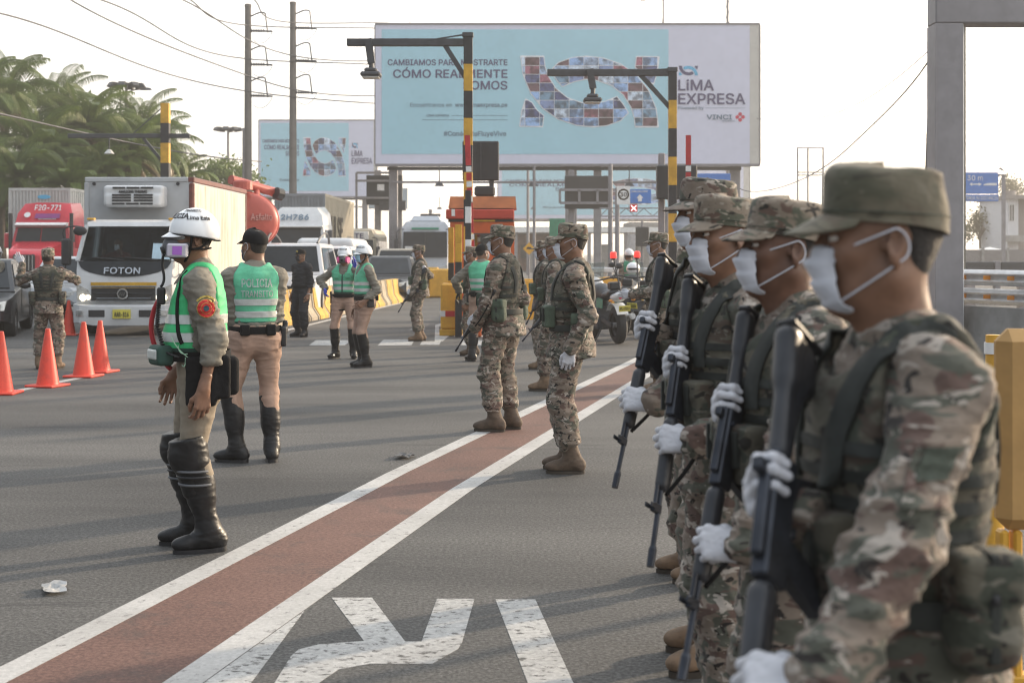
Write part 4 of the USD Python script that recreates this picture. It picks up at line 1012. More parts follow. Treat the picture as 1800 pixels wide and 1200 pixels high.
# ------------------------------------------------------------------ materials of people and what they wear
M = {}
M["skin"] = pmat("brown_skin", (0.20, 0.105, 0.066), rough=0.48, var=0.16, scale=22, bump=0.12, bscale=160, spec=0.4, dist=0.002)
M["skin_dark"] = pmat("dark_brown_skin", (0.125, 0.062, 0.040), rough=0.46, var=0.16, scale=22, bump=0.12, bscale=160, spec=0.4, dist=0.002)
M["hair"] = pmat("black_hair", (0.018, 0.014, 0.012), rough=0.6, var=0.4, scale=90, bump=0.9, bscale=240, dist=0.006)
M["eye_white"] = pmat("eye_white", (0.62, 0.58, 0.54), rough=0.15)
M["eye_dark"] = pmat("eye_dark", (0.02, 0.012, 0.008), rough=0.1)
M["camo"] = camo("camouflage_cloth", (0.195, 0.156, 0.125), (0.082, 0.084, 0.066), (0.108, 0.070, 0.058), (0.024, 0.020, 0.018), (0.35, 0.31, 0.27), scale=1.45)
M["camo_cap"] = camo("camouflage_cap_cloth", (0.215, 0.175, 0.135), (0.090, 0.094, 0.068), (0.12, 0.078, 0.060), (0.040, 0.034, 0.028), (0.33, 0.29, 0.235), scale=1.9)
M["camo_green"] = camo("green_camouflage_cap_cloth", (0.150, 0.132, 0.095), (0.100, 0.097, 0.068), (0.128, 0.102, 0.074), (0.058, 0.050, 0.040), (0.225, 0.20, 0.155), scale=1.2, soft=0.10)
M["camo_vest"] = camo("worn_camouflage_webbing", (0.100, 0.092, 0.070), (0.052, 0.058, 0.044), (0.072, 0.054, 0.042), (0.024, 0.022, 0.019), (0.15, 0.14, 0.115), scale=1.3)
M["webbing"] = pmat("olive_webbing", (0.050, 0.060, 0.044), rough=0.85, var=0.3, scale=14, bump=0.4, bscale=120)
M["webbing_dark"] = pmat("dark_webbing", (0.022, 0.025, 0.022), rough=0.8, var=0.3, scale=14, bump=0.4, bscale=140)
M["pouch"] = pmat("olive_green_pouch", (0.055, 0.078, 0.052), rough=0.8, var=0.25, scale=10, bump=0.35, bscale=90)
M["glove"] = pmat("white_cotton_glove", (0.50, 0.50, 0.53), rough=0.9, var=0.07, scale=16, bump=0.3, bscale=130, dist=0.002, sheen=0.1)
M["mask"] = pmat("white_face_mask", (0.56, 0.57, 0.62), rough=0.9, var=0.05, scale=30, bump=0.15, bscale=200, dist=0.001)
M["mask_dark"] = pmat("dark_grey_face_mask", (0.03, 0.032, 0.036), rough=0.9, var=0.1, scale=30)
M["mask_blue"] = pmat("blue_face_mask", (0.28, 0.47, 0.60), rough=0.9, var=0.06, scale=30)
M["boot_tan"] = pmat("tan_suede_boot", (0.155, 0.098, 0.058), rough=0.8, var=0.25, scale=18, bump=0.3, bscale=90)
M["boot_dark"] = pmat("brown_suede_boot", (0.085, 0.056, 0.037), rough=0.8, var=0.25, scale=18, bump=0.3, bscale=90)
M["sole"] = pmat("boot_sole", (0.045, 0.035, 0.026), rough=0.9, var=0.3)
M["leather"] = pmat("black_leather", (0.008, 0.008, 0.009), rough=0.42, var=0.4, scale=12, bump=0.35, bscale=55, coat=0.05, spec=0.35, dist=0.003)
M["black_cloth"] = pmat("black_cloth", (0.008, 0.008, 0.009), rough=0.9, spec=0.2, var=0.3, scale=12, bump=0.4, bscale=60)
M["black_plastic"] = pmat("black_plastic", (0.014, 0.014, 0.016), rough=0.4, var=0.3)
M["navy"] = pmat("black_uniform", (0.013, 0.014, 0.018), rough=0.85, var=0.3, scale=9, bump=0.4, bscale=50)
M["shirt"] = pmat("grey_green_shirt", (0.165, 0.150, 0.120), rough=0.8, var=0.12, scale=7, bump=0.35, bscale=45, sheen=0.05)
M["breeches"] = pmat("tan_breeches", (0.36, 0.235, 0.175), rough=0.85, var=0.1, scale=7, bump=0.35, bscale=45)
M["khaki"] = pmat("khaki_breeches", (0.235, 0.195, 0.145), rough=0.85, var=0.12, scale=7, bump=0.35, bscale=45)
M["hivis"] = pmat("green_vest", (0.035, 0.43, 0.155), rough=0.65, var=0.14, scale=9, bump=0.3, bscale=40)
M["hivis_pale"] = pmat("pale_green_vest", (0.10, 0.44, 0.26), rough=0.65, var=0.14, scale=9, bump=0.3, bscale=40)
M["vest_dark"] = pmat("dark_green_vest_edge", (0.020, 0.060, 0.045), rough=0.75, var=0.2)
M["reflect"] = pmat("silver_reflective_tape", (0.50, 0.52, 0.50), rough=0.35, var=0.08, scale=20, metal=0.2)
M["lettersilver"] = pmat("grey_reflective_letters", (0.33, 0.40, 0.37), rough=0.5, var=0.12)
M["helmet"] = pmat("white_helmet", (0.72, 0.73, 0.74), rough=0.28, var=0.05, scale=7, coat=0.5)
M["black_ink"] = pmat("black_ink", (0.015, 0.015, 0.018), rough=0.6)
M["resp_grey"] = pmat("grey_rubber", (0.11, 0.115, 0.125), rough=0.55, var=0.15)
M["resp_filter"] = pmat("grey_filter_cover", (0.46, 0.44, 0.50), rough=0.5, var=0.06)
M["purple"] = pmat("purple_label", (0.36, 0.13, 0.50), rough=0.5)
M["pink"] = pmat("pink_filter", (0.72, 0.10, 0.30), rough=0.6)
M["clear_plastic"] = glassmat("clear_plastic", (0.85, 0.9, 0.9), 0.12)
M["red_badge"] = pmat("red_badge", (0.52, 0.03, 0.025), rough=0.7, var=0.15, scale=40)
M["gold_thread"] = pmat("gold_thread", (0.50, 0.40, 0.10), rough=0.6, var=0.2, scale=60)
M["teal_thread"] = pmat("dark_teal_thread", (0.03, 0.08, 0.10), rough=0.7)
M["gunmetal"] = pmat("blued_gun_steel", (0.032, 0.036, 0.046), rough=0.34, metal=0.55, var=0.3, scale=14)
M["gunplastic"] = pmat("black_gun_furniture", (0.017, 0.018, 0.022), rough=0.42, var=0.3, scale=14, bump=0.15)
M["red_cable"] = pmat("red_cable", (0.40, 0.015, 0.025), rough=0.5)
M["green_cord"] = pmat("pale_green_cord", (0.35, 0.55, 0.38), rough=0.6)
M["metal"] = pmat("steel_fittings", (0.5, 0.5, 0.5), rough=0.3, metal=1.0)
M["blue_glove"] = pmat("blue_nitrile_glove", (0.03, 0.05, 0.42), rough=0.4)
M["paper"] = pmat("white_paper", (0.75, 0.75, 0.73), rough=0.8)

def fold(v, sc, seed, w=0.5):
    """Creases: thin ridges where a warped noise passes its middle."""
    q = v * np.asarray(sc, float)
    q = q + w * (meshkit.noise(q * 0.6, seed + 9)[:, None] - 0.5) * 2
    a = 1 - np.abs(2 * meshkit.noise(q, seed) - 1)
    b = 1 - np.abs(2 * meshkit.noise(q * 2.1 + 5, seed + 1) - 1)
    return a ** 2.2 + 0.45 * b ** 2 - 0.55

def near(v, pts, r):
    w = np.zeros(len(v))
    for p in pts:
        w = np.maximum(w, np.exp(-((v - np.asarray(p)) ** 2).sum(1) / r ** 2))
    return w

def ik(a, t, l1, l2, hint):
    a, t = np.asarray(a, float), np.asarray(t, float)
    d = t - a; L = np.linalg.norm(d); Lc = min(L, (l1 + l2) * 0.998); u = d / (L + 1e-9)
    x = (l1 * l1 - l2 * l2 + Lc * Lc) / (2 * Lc)
    hgt = math.sqrt(max(l1 * l1 - x * x, 0))
    h = np.asarray(hint, float); h = unit(h - u * (h @ u))
    return a + u * x + h * hgt, a + u * Lc

def hand_prims(w, d, n, side, curl, pad=0.0, spread=0.1, thumb=0.5, cuff=None):
    """Palm, four fingers and a thumb. w wrist, d along the palm, n out of the palm; curl: bend at the three joints (radians), or one such triple per finger."""
    w, d = np.asarray(w, float), unit(d)
    n = unit(np.asarray(n, float) - d * (np.asarray(n, float) @ d))
    t = np.cross(d, n) * (1 if side == "R" else -1)
    P = []
    kn = []
    for i, (off, fw) in enumerate([(0.034, 0.092), (0.012, 0.097), (-0.010, 0.093), (-0.030, 0.084)]):
        k = w + d * fw + t * off - n * 0.002
        kn.append(k)
        P.append(RC(w + t * off * 0.55 + d * 0.012, k, 0.0165 + pad, 0.0125 + pad, k=0.014))
    P.append(RC(w - d * 0.02, w + d * 0.02, 0.024 + pad, 0.022 + pad, k=0.02))
    P.append(RC(w + d * 0.03 + t * 0.018 + n * 0.006, w + d * 0.06 + t * 0.026 + n * 0.004, 0.017 + pad, 0.012 + pad, k=0.015))
    cs = curl if np.ndim(curl) == 2 else [np.array(curl, float) * (1 + 0.07 * i) for i in range(4)]
    for i, L in enumerate((0.043, 0.048, 0.044, 0.034)):
        p = kn[i]; A = 0.0; r = (0.0098, 0.0102, 0.0097, 0.0085)[i] + pad
        sp = spread * (1.2 - i * 0.85)
        for j, fr in enumerate((1.0, 0.64, 0.52)):
            A += cs[i][j]
            dd = unit(d * math.cos(A) + n * math.sin(A) + t * sp * math.cos(A))
            q = p + dd * L * fr
            P.append(RC(p, q, r, r * 0.93, k=0.003 if j else 0.006))
            p, r = q, r * 0.93
    b = w + d * 0.028 + t * 0.024
    d1 = unit(d * 0.75 + t * 0.62 + n * (0.15 + 0.55 * thumb))
    d2 = unit(d * 0.95 + t * (0.28 - 0.35 * thumb) + n * (0.1 + 0.6 * thumb))
    d3 = unit(d * 1.0 + t * (0.1 - 0.6 * thumb) + n * (0.1 + 0.6 * thumb))
    p = b
    for dd, L, r0, r1 in ((d1, 0.044, 0.0155, 0.0125), (d2, 0.034, 0.012, 0.011), (d3, 0.027, 0.0108, 0.0092)):
        P.append(RC(p, p + dd * L, r0 + pad, r1 + pad, k=0.008)); p = p + dd * L
    if cuff is not None:
        P.append(RC(w - d * 0.005, w + (np.asarray(cuff) - w) * 0.25, 0.027 + pad, 0.030 + pad, k=0.02))
    return P

_heads = {}
def head_mesh(h, fat=0.0):
    """Face, ears and neck stub, in the head's frame: x forward, y left, origin between the ears."""
    key = (round(h, 4), fat)
    if key in _heads:
        return _heads[key]
    P = [EL((-0.012, 0, 0.034), (0.098, 0.077, 0.084)), EL((0.028, 0, -0.03), (0.064, 0.060 + fat, 0.088), k=0.04)]
    for s in (-1, 1):
        P += [RC((-0.002, s * 0.054, -0.055), (0.066, s * 0.014, -0.098), 0.020 + fat, 0.017, k=0.03), EL((0.058, s * 0.040, -0.014), (0.026, 0.024, 0.022), k=0.02),
              RC((0.082, s * 0.010, 0.034), (0.074, s * 0.046, 0.036), 0.0125, 0.010, k=0.014)]
    P += [EL((0.071, 0, -0.102), (0.020, 0.022, 0.017), k=0.02)]
    for s in (-1, 1):
        P.append(EL((0.100, s * 0.033, 0.012), (0.020, 0.017, 0.011), op="s", k=0.014))
    for s in (-1, 1):
        P += [EL((0.084, s * 0.032, 0.020), (0.010, 0.016, 0.006), rz(-s * 0.4), k=0.006), EL((0.083, s * 0.032, 0.003), (0.010, 0.015, 0.005), rz(-s * 0.4), k=0.006)]
    P += [RC((0.088, 0, 0.024), (0.112, 0, -0.020), 0.0085, 0.0125, k=0.014)]
    for s in (-1, 1):
        P += [EL((0.100, s * 0.014, -0.026), (0.012, 0.009, 0.009), k=0.008), EL((0.112, s * 0.0085, -0.037), (0.005, 0.0045, 0.005), op="s", k=0.003)]
    P += [EL((0.088, 0, -0.056), (0.014, 0.024, 0.0065), k=0.008), EL((0.086, 0, -0.070), (0.014, 0.021, 0.0075), k=0.008), BX((0.104, 0, -0.0625), (0.012, 0.025, 0.0012), rd=0.001, op="s", k=0.003)]
    P += [RC((-0.020, 0, -0.06), (-0.034, 0, -0.165), 0.056, 0.060, k=0.045), RC((0.02, 0, -0.09), (0.0, 0, -0.15), 0.03, 0.03, k=0.04)]
    for s in (-1, 1):
        R = rz(s * 0.42) @ ry(-0.15)
        P += [EL((-0.014, s * 0.082, -0.002), (0.020, 0.0085, 0.033), R, k=0.006), EL((-0.008, s * 0.090, 0.004), (0.011, 0.006, 0.020), R, op="s", k=0.006), EL((-0.010, s * 0.082, -0.030), (0.010, 0.0075, 0.011), R, k=0.006), EL((0.006, s * 0.078, -0.004), (0.005, 0.005, 0.009), k=0.006)]
    _heads[key] = soft(P, h)
    return _heads[key]

def hair_mesh(h, full=False):
    P = [EL((-0.013, 0, 0.035), (0.0995, 0.0787, 0.0855)), EL((-0.038, 0, -0.022), (0.048, 0.058, 0.062), k=0.03)]
    P += [CUT((0.03, 0, 0.045), (0.75, 0, -0.55)), EL((-0.004, 0.09, -0.012), (0.028, 0.03, 0.038), op="s"), EL((-0.004, -0.09, -0.012), (0.028, 0.03, 0.038), op="s"), CUT((0, 0, -0.066), (0.45, 0, -1))]
    return soft(P, h, lambda v, n: 0.0015 * (meshkit.noise(v * 260) - 0.5))

def cap_crown(h, seed, tall=0.0, back=0.0):
    """A field cap: band, straight sides a little uneven, flat top."""
    zs = [(-0.002, 1.0), (0.018, 1.0), (0.02, 1.006), (0.05, 1.0), (0.085, 0.975), (0.099, 0.95), (0.109, 0.905), (0.115, 0.83), (0.118, 0.70), (0.120, 0.40), (0.121, 0.02)]
    nu = 56
    th = np.arange(nu) * 2 * math.pi / nu
    P = np.zeros((nu, len(zs), 3))
    for j, (z, s) in enumerate(zs):
        c, sn = np.cos(th), np.sin(th)
        e = 2.25
        r = (np.abs(c) ** e + np.abs(sn) ** e) ** (-1 / e)
        X, Y = 0.1055 * s * r * c - 0.012, 0.0855 * s * r * sn
        Z = z * (0.765 + tall * 2) + 0.037 - 0.16 * X * (1 - z / 0.118) * -1 * 0.55 + 0.012 * np.where(c > 0, c, 0) * z / 0.118
        P[:, j] = np.stack([X, Y, Z - np.where(c < 0, back * c * c * (1 - z / 0.118), 0)], -1)
    m = grid(P, close_u=True)
    m = m.subdivide()
    v = np.array(m.vertices); n = np.array(m.vertex_normals)
    up = np.clip((v[:, 2] - 0.05) / 0.05, 0, 1)
    m.vertices = v + n * ((fold(v, (16, 16, 22), seed) * 0.0035 + (meshkit.noise(v * 11, seed + 3) - 0.5) * 0.010) * up)[:, None]
    return m

def ball_cap(seed):
    """A rounded six-panel cap."""
    nu, nv = 48, 16
    P = np.zeros((nu, nv, 3))
    for i in range(nu):
        a = 2 * math.pi * i / nu
        for j in range(nv):
            t = (math.pi / 2 - 0.002) * j / (nv - 1)
            r = math.cos(t) ** 0.72
            P[i, j] = (0.108 * r * math.cos(a) - 0.013, 0.0865 * r * math.sin(a), 0.026 + 0.012 * math.cos(a) + 0.100 * math.sin(t) ** 0.9)
    m = grid(P, close_u=True)
    v = np.array(m.vertices)
    m.vertices = v + np.array(m.vertex_normals) * (fold(v, (14, 14, 14), seed) * 0.003)[:, None]
    return m

def cap_bill(droop=0.35, L=0.068, w=1.05):
    nu, nv = 25, 7
    P = np.zeros((nu, nv, 3))
    for i, u in enumerate(np.linspace(-w, w, nu)):
        for j, t in enumerate(np.linspace(0, 1, nv)):
            s = math.sqrt(max(1 - (abs(u) / (w * 1.02)) ** 2.6, 0))
            x0, y0 = 0.106 * math.cos(u) - 0.012, 0.0850 * math.sin(u)
            P[i, j] = (x0 + t * L * s, y0 + 0.14 * y0 * t * s, 0.048 - droop * t * L * s - 1.6 * y0 * y0 + 0.004 * math.cos(3.1 * t))
    return grid(P, thick=0.0045)

def mask_mesh(seed=0, beak=0.0, low=0.0):
    nu, nv = 33, 26
    P = np.zeros((nu, nv, 3))
    prof = [(-0.122, 0.060), (-0.116, 0.080), (-0.097, 0.101 + beak), (-0.074, 0.112 + beak), (-0.050, 0.121 + beak), (-0.028, 0.127 + beak * 0.6), (-0.008, 0.116), (0.001, 0.105)]
    pz = np.interp(np.linspace(0, 1, nv), np.linspace(0, 1, len(prof)), [q[0] for q in prof])
    px = np.interp(np.linspace(0, 1, nv), np.linspace(0, 1, len(prof)), [q[1] for q in prof])
    for i, u in enumerate(np.linspace(-1, 1, nu)):
        for j in range(nv):
            th = u * 0.72
            z = pz[j] + 0.012 * (u * u) * (1 if pz[j] < -0.05 else -1) * abs(pz[j] + 0.05) / 0.06
            side = 0.072 + 0.004 * math.sin(j * 0.25)
            X = 0.022 + (px[j] - 0.022) * math.cos(th) ** 0.85
            Y = side * math.sin(th) * (1.0 - 0.10 * (j == 0))
            pl = 0.0085 * (((j / (nv - 1) * 4.0) % 1.0) - 0.5) * (1 - 0.6 * u * u)
            X = X + (np.interp(px[j], [0.06, 0.102], [0.060, 0.080]) - X) * u ** 6 * 0.8
            P[i, j] = (X + pl, Y, z + low)
    m = grid(P, thick=0.0022)
    v = np.array(m.vertices)
    m.vertices = v + np.array(m.vertex_normals) * (0.0012 * fold(v, (28, 28, 20), seed))[:, None]
    return m

def mask_straps(low=0.0):
    out = []
    for s in (-1, 1):
        one = []
        for a, b in (((0.082, 0.048, -0.012 + low), (-0.010, 0.0905, 0.026)), ((0.074, 0.047, -0.094 + low), (-0.016, 0.087, -0.030))):
            a = np.array(a) * (1, s, 1); b = np.array(b) * (1, s, 1)
            mid = (a + b) / 2 + np.array([0, s * 0.0045, 0])
            one.append(tube(curve([a, mid, b], 9), 0.0019, 6))
        one.append(tube(curve([(-0.010, s * 0.0905, 0.026), (-0.028, s * 0.088, 0.012), (-0.032, s * 0.086, -0.012), (-0.016, s * 0.087, -0.030)], 9), 0.0019, 6))
        out.append(one)
    return out

def helmet_shell(nu=48, nv=20):
    """A half-shell motorcycle helmet: deep at the nape and over the ears, cut level at the brow."""
    P = np.zeros((nu, nv, 3))
    for i in range(nu):
        a = 2 * math.pi * i / nu
        zb = 0.022 - 0.030 * (0.5 - 0.5 * math.cos(a))
        e = math.asin(max(-0.9, (zb - 0.03) / 0.128))
        for j in range(nv):
            t = e + (math.pi / 2 - 0.001 - e) * j / (nv - 1)
            P[i, j] = (0.128 * math.cos(t) * math.cos(a) - 0.012, 0.106 * math.cos(t) * math.sin(a), 0.03 + 0.126 * math.sin(t))
    return grid(P, close_u=True, thick=0.006)

def on_helmet(m, yaw, elev, r=0.003):
    """Lettering in the xz plane wrapped on the helmet about the given yaw and elevation."""
    v = np.array(m.vertices)
    a = yaw + v[:, 0] / 0.112
    e = elev + v[:, 2] / 0.124
    k = 1 + (r - v[:, 1] * 0.5) / 0.12
    m.vertices = np.c_[0.131 * k * np.cos(e) * np.cos(a) - 0.012, 0.109 * k * np.cos(e) * np.sin(a), 0.03 + 0.129 * k * np.sin(e)]
    return m

def sub_mesh(m, mask, off):
    """The faces of m picked by mask, lifted by off: bands and borders lying on a garment."""
    f = m.faces[mask]
    if len(f) == 0:
        return None
    V = m.vertices + np.array(m.vertex_normals) * off
    t = trimesh.Trimesh(V, f, process=False)
    t.remove_unreferenced_vertices()
    return t

def drape(text, target, axis, sign, origin, right, up, off=0.004):
    """Flat lettering (xz plane) laid on a garment: placed at origin along right/up, then moved onto the surface seen along +-axis."""
    if len(text.vertices) < 4000:
        sv, sf = trimesh.remesh.subdivide_to_size(text.vertices, text.faces, 0.014)
        text = trimesh.Trimesh(sv, sf, process=False)
    v = np.array(text.vertices)
    right, up = np.asarray(right, float), np.asarray(up, float)
    P = np.asarray(origin, float) + v[:, :1] * right + v[:, 2:3] * up
    tv = np.array(target.vertices); tn = np.array(target.vertex_normals)
    ok = tn[:, axis] * sign > 0.15
    tv = tv[ok]
    o = [i for i in range(3) if i != axis]
    d, i = cKDTree(tv[:, o]).query(P[:, o], k=6)
    w = 1 / (d + 1e-4)
    P[:, axis] = sign * (tv[i][:, :, axis] * sign).max(1) + sign * (off + np.clip(-v[:, 1], 0, 0.004) * 0.4)
    text.vertices = P
    return text

BASE = 1.738
def ribbon(c, mesh, w, th=0.005, lift=0.004):
    """A flat strap that follows the line c on the surface of a garment."""
    v, nn = np.array(mesh.vertices), np.array(mesh.vertex_normals)
    tr = cKDTree(v)
    c = np.asarray(c, float)
    d, i = tr.query(c, k=10)
    p, n = v[i].mean(1), nn[i].mean(1)
    n /= np.linalg.norm(n, axis=1, keepdims=True) + 1e-9
    p = p + n * lift
    for _ in range(2):
        p[1:-1] = (p[:-2] + 2 * p[1:-1] + p[2:]) / 4
    t = np.gradient(p, axis=0); t /= np.linalg.norm(t, axis=1, keepdims=True) + 1e-9
    s = np.cross(t, n); s /= np.linalg.norm(s, axis=1, keepdims=True) + 1e-9
    P = np.stack([p - s * w / 2 - n * th / 2, p - s * w / 2 + n * th / 2, p + n * th * 0.7, p + s * w / 2 + n * th / 2, p + s * w / 2 - n * th / 2], 1)
    m = grid(P, close_v=True)
    if m.volume < 0:
        m.invert()
    return m

def slab(m, lo, hi):
    """The part of a garment between two heights, cleanly cut."""
    a = trimesh.intersections.slice_mesh_plane(m, (0, 0, 1), (0, 0, lo))
    return trimesh.intersections.slice_mesh_plane(a, (0, 0, -1), (0, 0, hi))

def lifted(m, off, src):
    v = np.array(m.vertices)
    d, i = cKDTree(np.array(src.vertices)).query(v, k=3)
    n = np.array(src.vertex_normals)[i].mean(1)
    return trimesh.Trimesh(v + n * off, m.faces, process=False)
class Person:
    """Joints of a posed figure in its own frame (x forward, y left, z up), for a stature of BASE to the top of the cap."""
    def __init__(s, feet, lean=(0.0, 0.0), tw=0.0, hip=None, hipyaw=0.0, dz=0.0):
        (lx, ly, la), (rx_, ry_, ra) = feet
        s.hip = np.array([(lx + rx_) / 2 if hip is None else hip[0], (ly + ry_) / 2 if hip is None else hip[1], 0.0])
        s.lean, s.tw, s.hy = np.array([lean[0], lean[1], 0.0]), tw, hipyaw
        s.dz = dz
        s.foot = {"L": (lx, ly, la), "R": (rx_, ry_, ra)}
        s.J = {}
        for k, sg in (("L", 1), ("R", -1)):
            x, y, a = s.foot[k]
            h = s.tor((0, sg * 0.088, 0.90))
            an = np.array([x, y, 0.095])
            kn, an = ik(h, an, 0.415, 0.405, (math.cos(a), math.sin(a) + sg * 0.05, 0))
            s.J["hip" + k], s.J["knee" + k], s.J["ank" + k] = h, kn, an
            s.J["sh" + k] = s.tor((-0.004, sg * 0.176, 1.362))
        s.nb = s.tor((-0.012, 0, 1.432))
    def tor(s, p):
        p = np.asarray(p, float)
        t = np.clip((p[2] - 0.95) / 0.5, 0, 1.2)
        a = s.hy + (s.tw - s.hy) * min(max((p[2] - 0.95) / 0.35, 0), 1)
        return s.hip + s.lean * t + np.array([p[0] * math.cos(a) - p[1] * math.sin(a), p[0] * math.sin(a) + p[1] * math.cos(a), p[2] - s.dz])
    def R(s, z):
        return rz(s.hy + (s.tw - s.hy) * min(max((z - 0.95) / 0.35, 0), 1))
    def torso(s, pad, belly=0.0, low=True):
        P = []
        def e(c, r, k=0.05):
            P.append(EL(s.tor(c), np.array(r) + pad, s.R(c[2]), k=k))
        if low:
            e((-0.005, 0, 0.945), (0.118, 0.160, 0.115))
        e((0.012 + belly * 0.6, 0, 1.09), (0.108 + belly, 0.148 + belly * 0.7, 0.15))
        e((0.0, 0, 1.245), (0.118, 0.166, 0.165))
        P.append(RC(s.tor((-0.005, 0.05, 1.362)), s.J["shL"] + (0, 0, 0.0), 0.060 + pad, 0.052 + pad, k=0.06))
        P.append(RC(s.tor((-0.005, -0.05, 1.362)), s.J["shR"] + (0, 0, 0.0), 0.060 + pad, 0.052 + pad, k=0.06))
        P.append(RC(s.tor((-0.020, 0, 1.385)), s.nb + (0, 0, 0.012), 0.072 + pad, 0.058 + pad * 0.4, k=0.05))
        for q in (1, -1):
            P.append(RC(s.nb + s.R(1.4) @ np.array([-0.012, q * 0.035, 0.0]), s.tor((-0.012, q * 0.135, 1.385)), 0.040 + pad * 0.8, 0.040 + pad, k=0.05))
        return P
    def arms(s, pad, cuff=1.0, wr=0.0):
        P = []
        for k in "LR":
            if ("el" + k) not in s.J:
                continue
            a, b, c = s.J["sh" + k], s.J["el" + k], s.J["wr" + k]
            P += [RC(a, b, 0.051 + pad, 0.041 + pad, k=0.035), RC(b, b + (c - b) * cuff, 0.043 + pad, 0.030 + pad + wr, k=0.03)]
        return P
    def legs(s, pad, low=1.0, thigh=0.0, calf=0.0):
        P = []
        for k in "LR":
            h, n, a = s.J["hip" + k], s.J["knee" + k], s.J["ank" + k]
            P += [RC(h + (0, 0, 0.02), n, 0.088 + pad + thigh, (0.060 + pad if low > 0.3 else 0.058), k=0.04), RC(n, n + (a - n) * low, 0.059 + pad, 0.046 + pad + calf, k=0.04),
                  EL(n + (a - n) * 0.30 - np.array([0.018 * math.cos(s.foot[k][2]), 0.018 * math.sin(s.foot[k][2]), 0]), np.array([0.05, 0.052, 0.11]) + pad, k=0.04)]
        return P

def footprint(x, y, a, L0=0.085, L1=0.185, w=0.046):
    pts = []
    for t in np.linspace(0, 2 * math.pi, 28, endpoint=False):
        c, sn = math.cos(t), math.sin(t)
        px = (L1 if c > 0 else L0) * math.copysign(abs(c) ** 0.75, c)
        wy = w * (1.0 if px > 0.05 else 0.80 + 0.2 * max(0, (px + 0.08) / 0.13))
        pts.append((x + px * math.cos(a) - wy * sn * math.sin(a), y + px * math.sin(a) + wy * sn * math.cos(a)))
    return Polygon(pts)

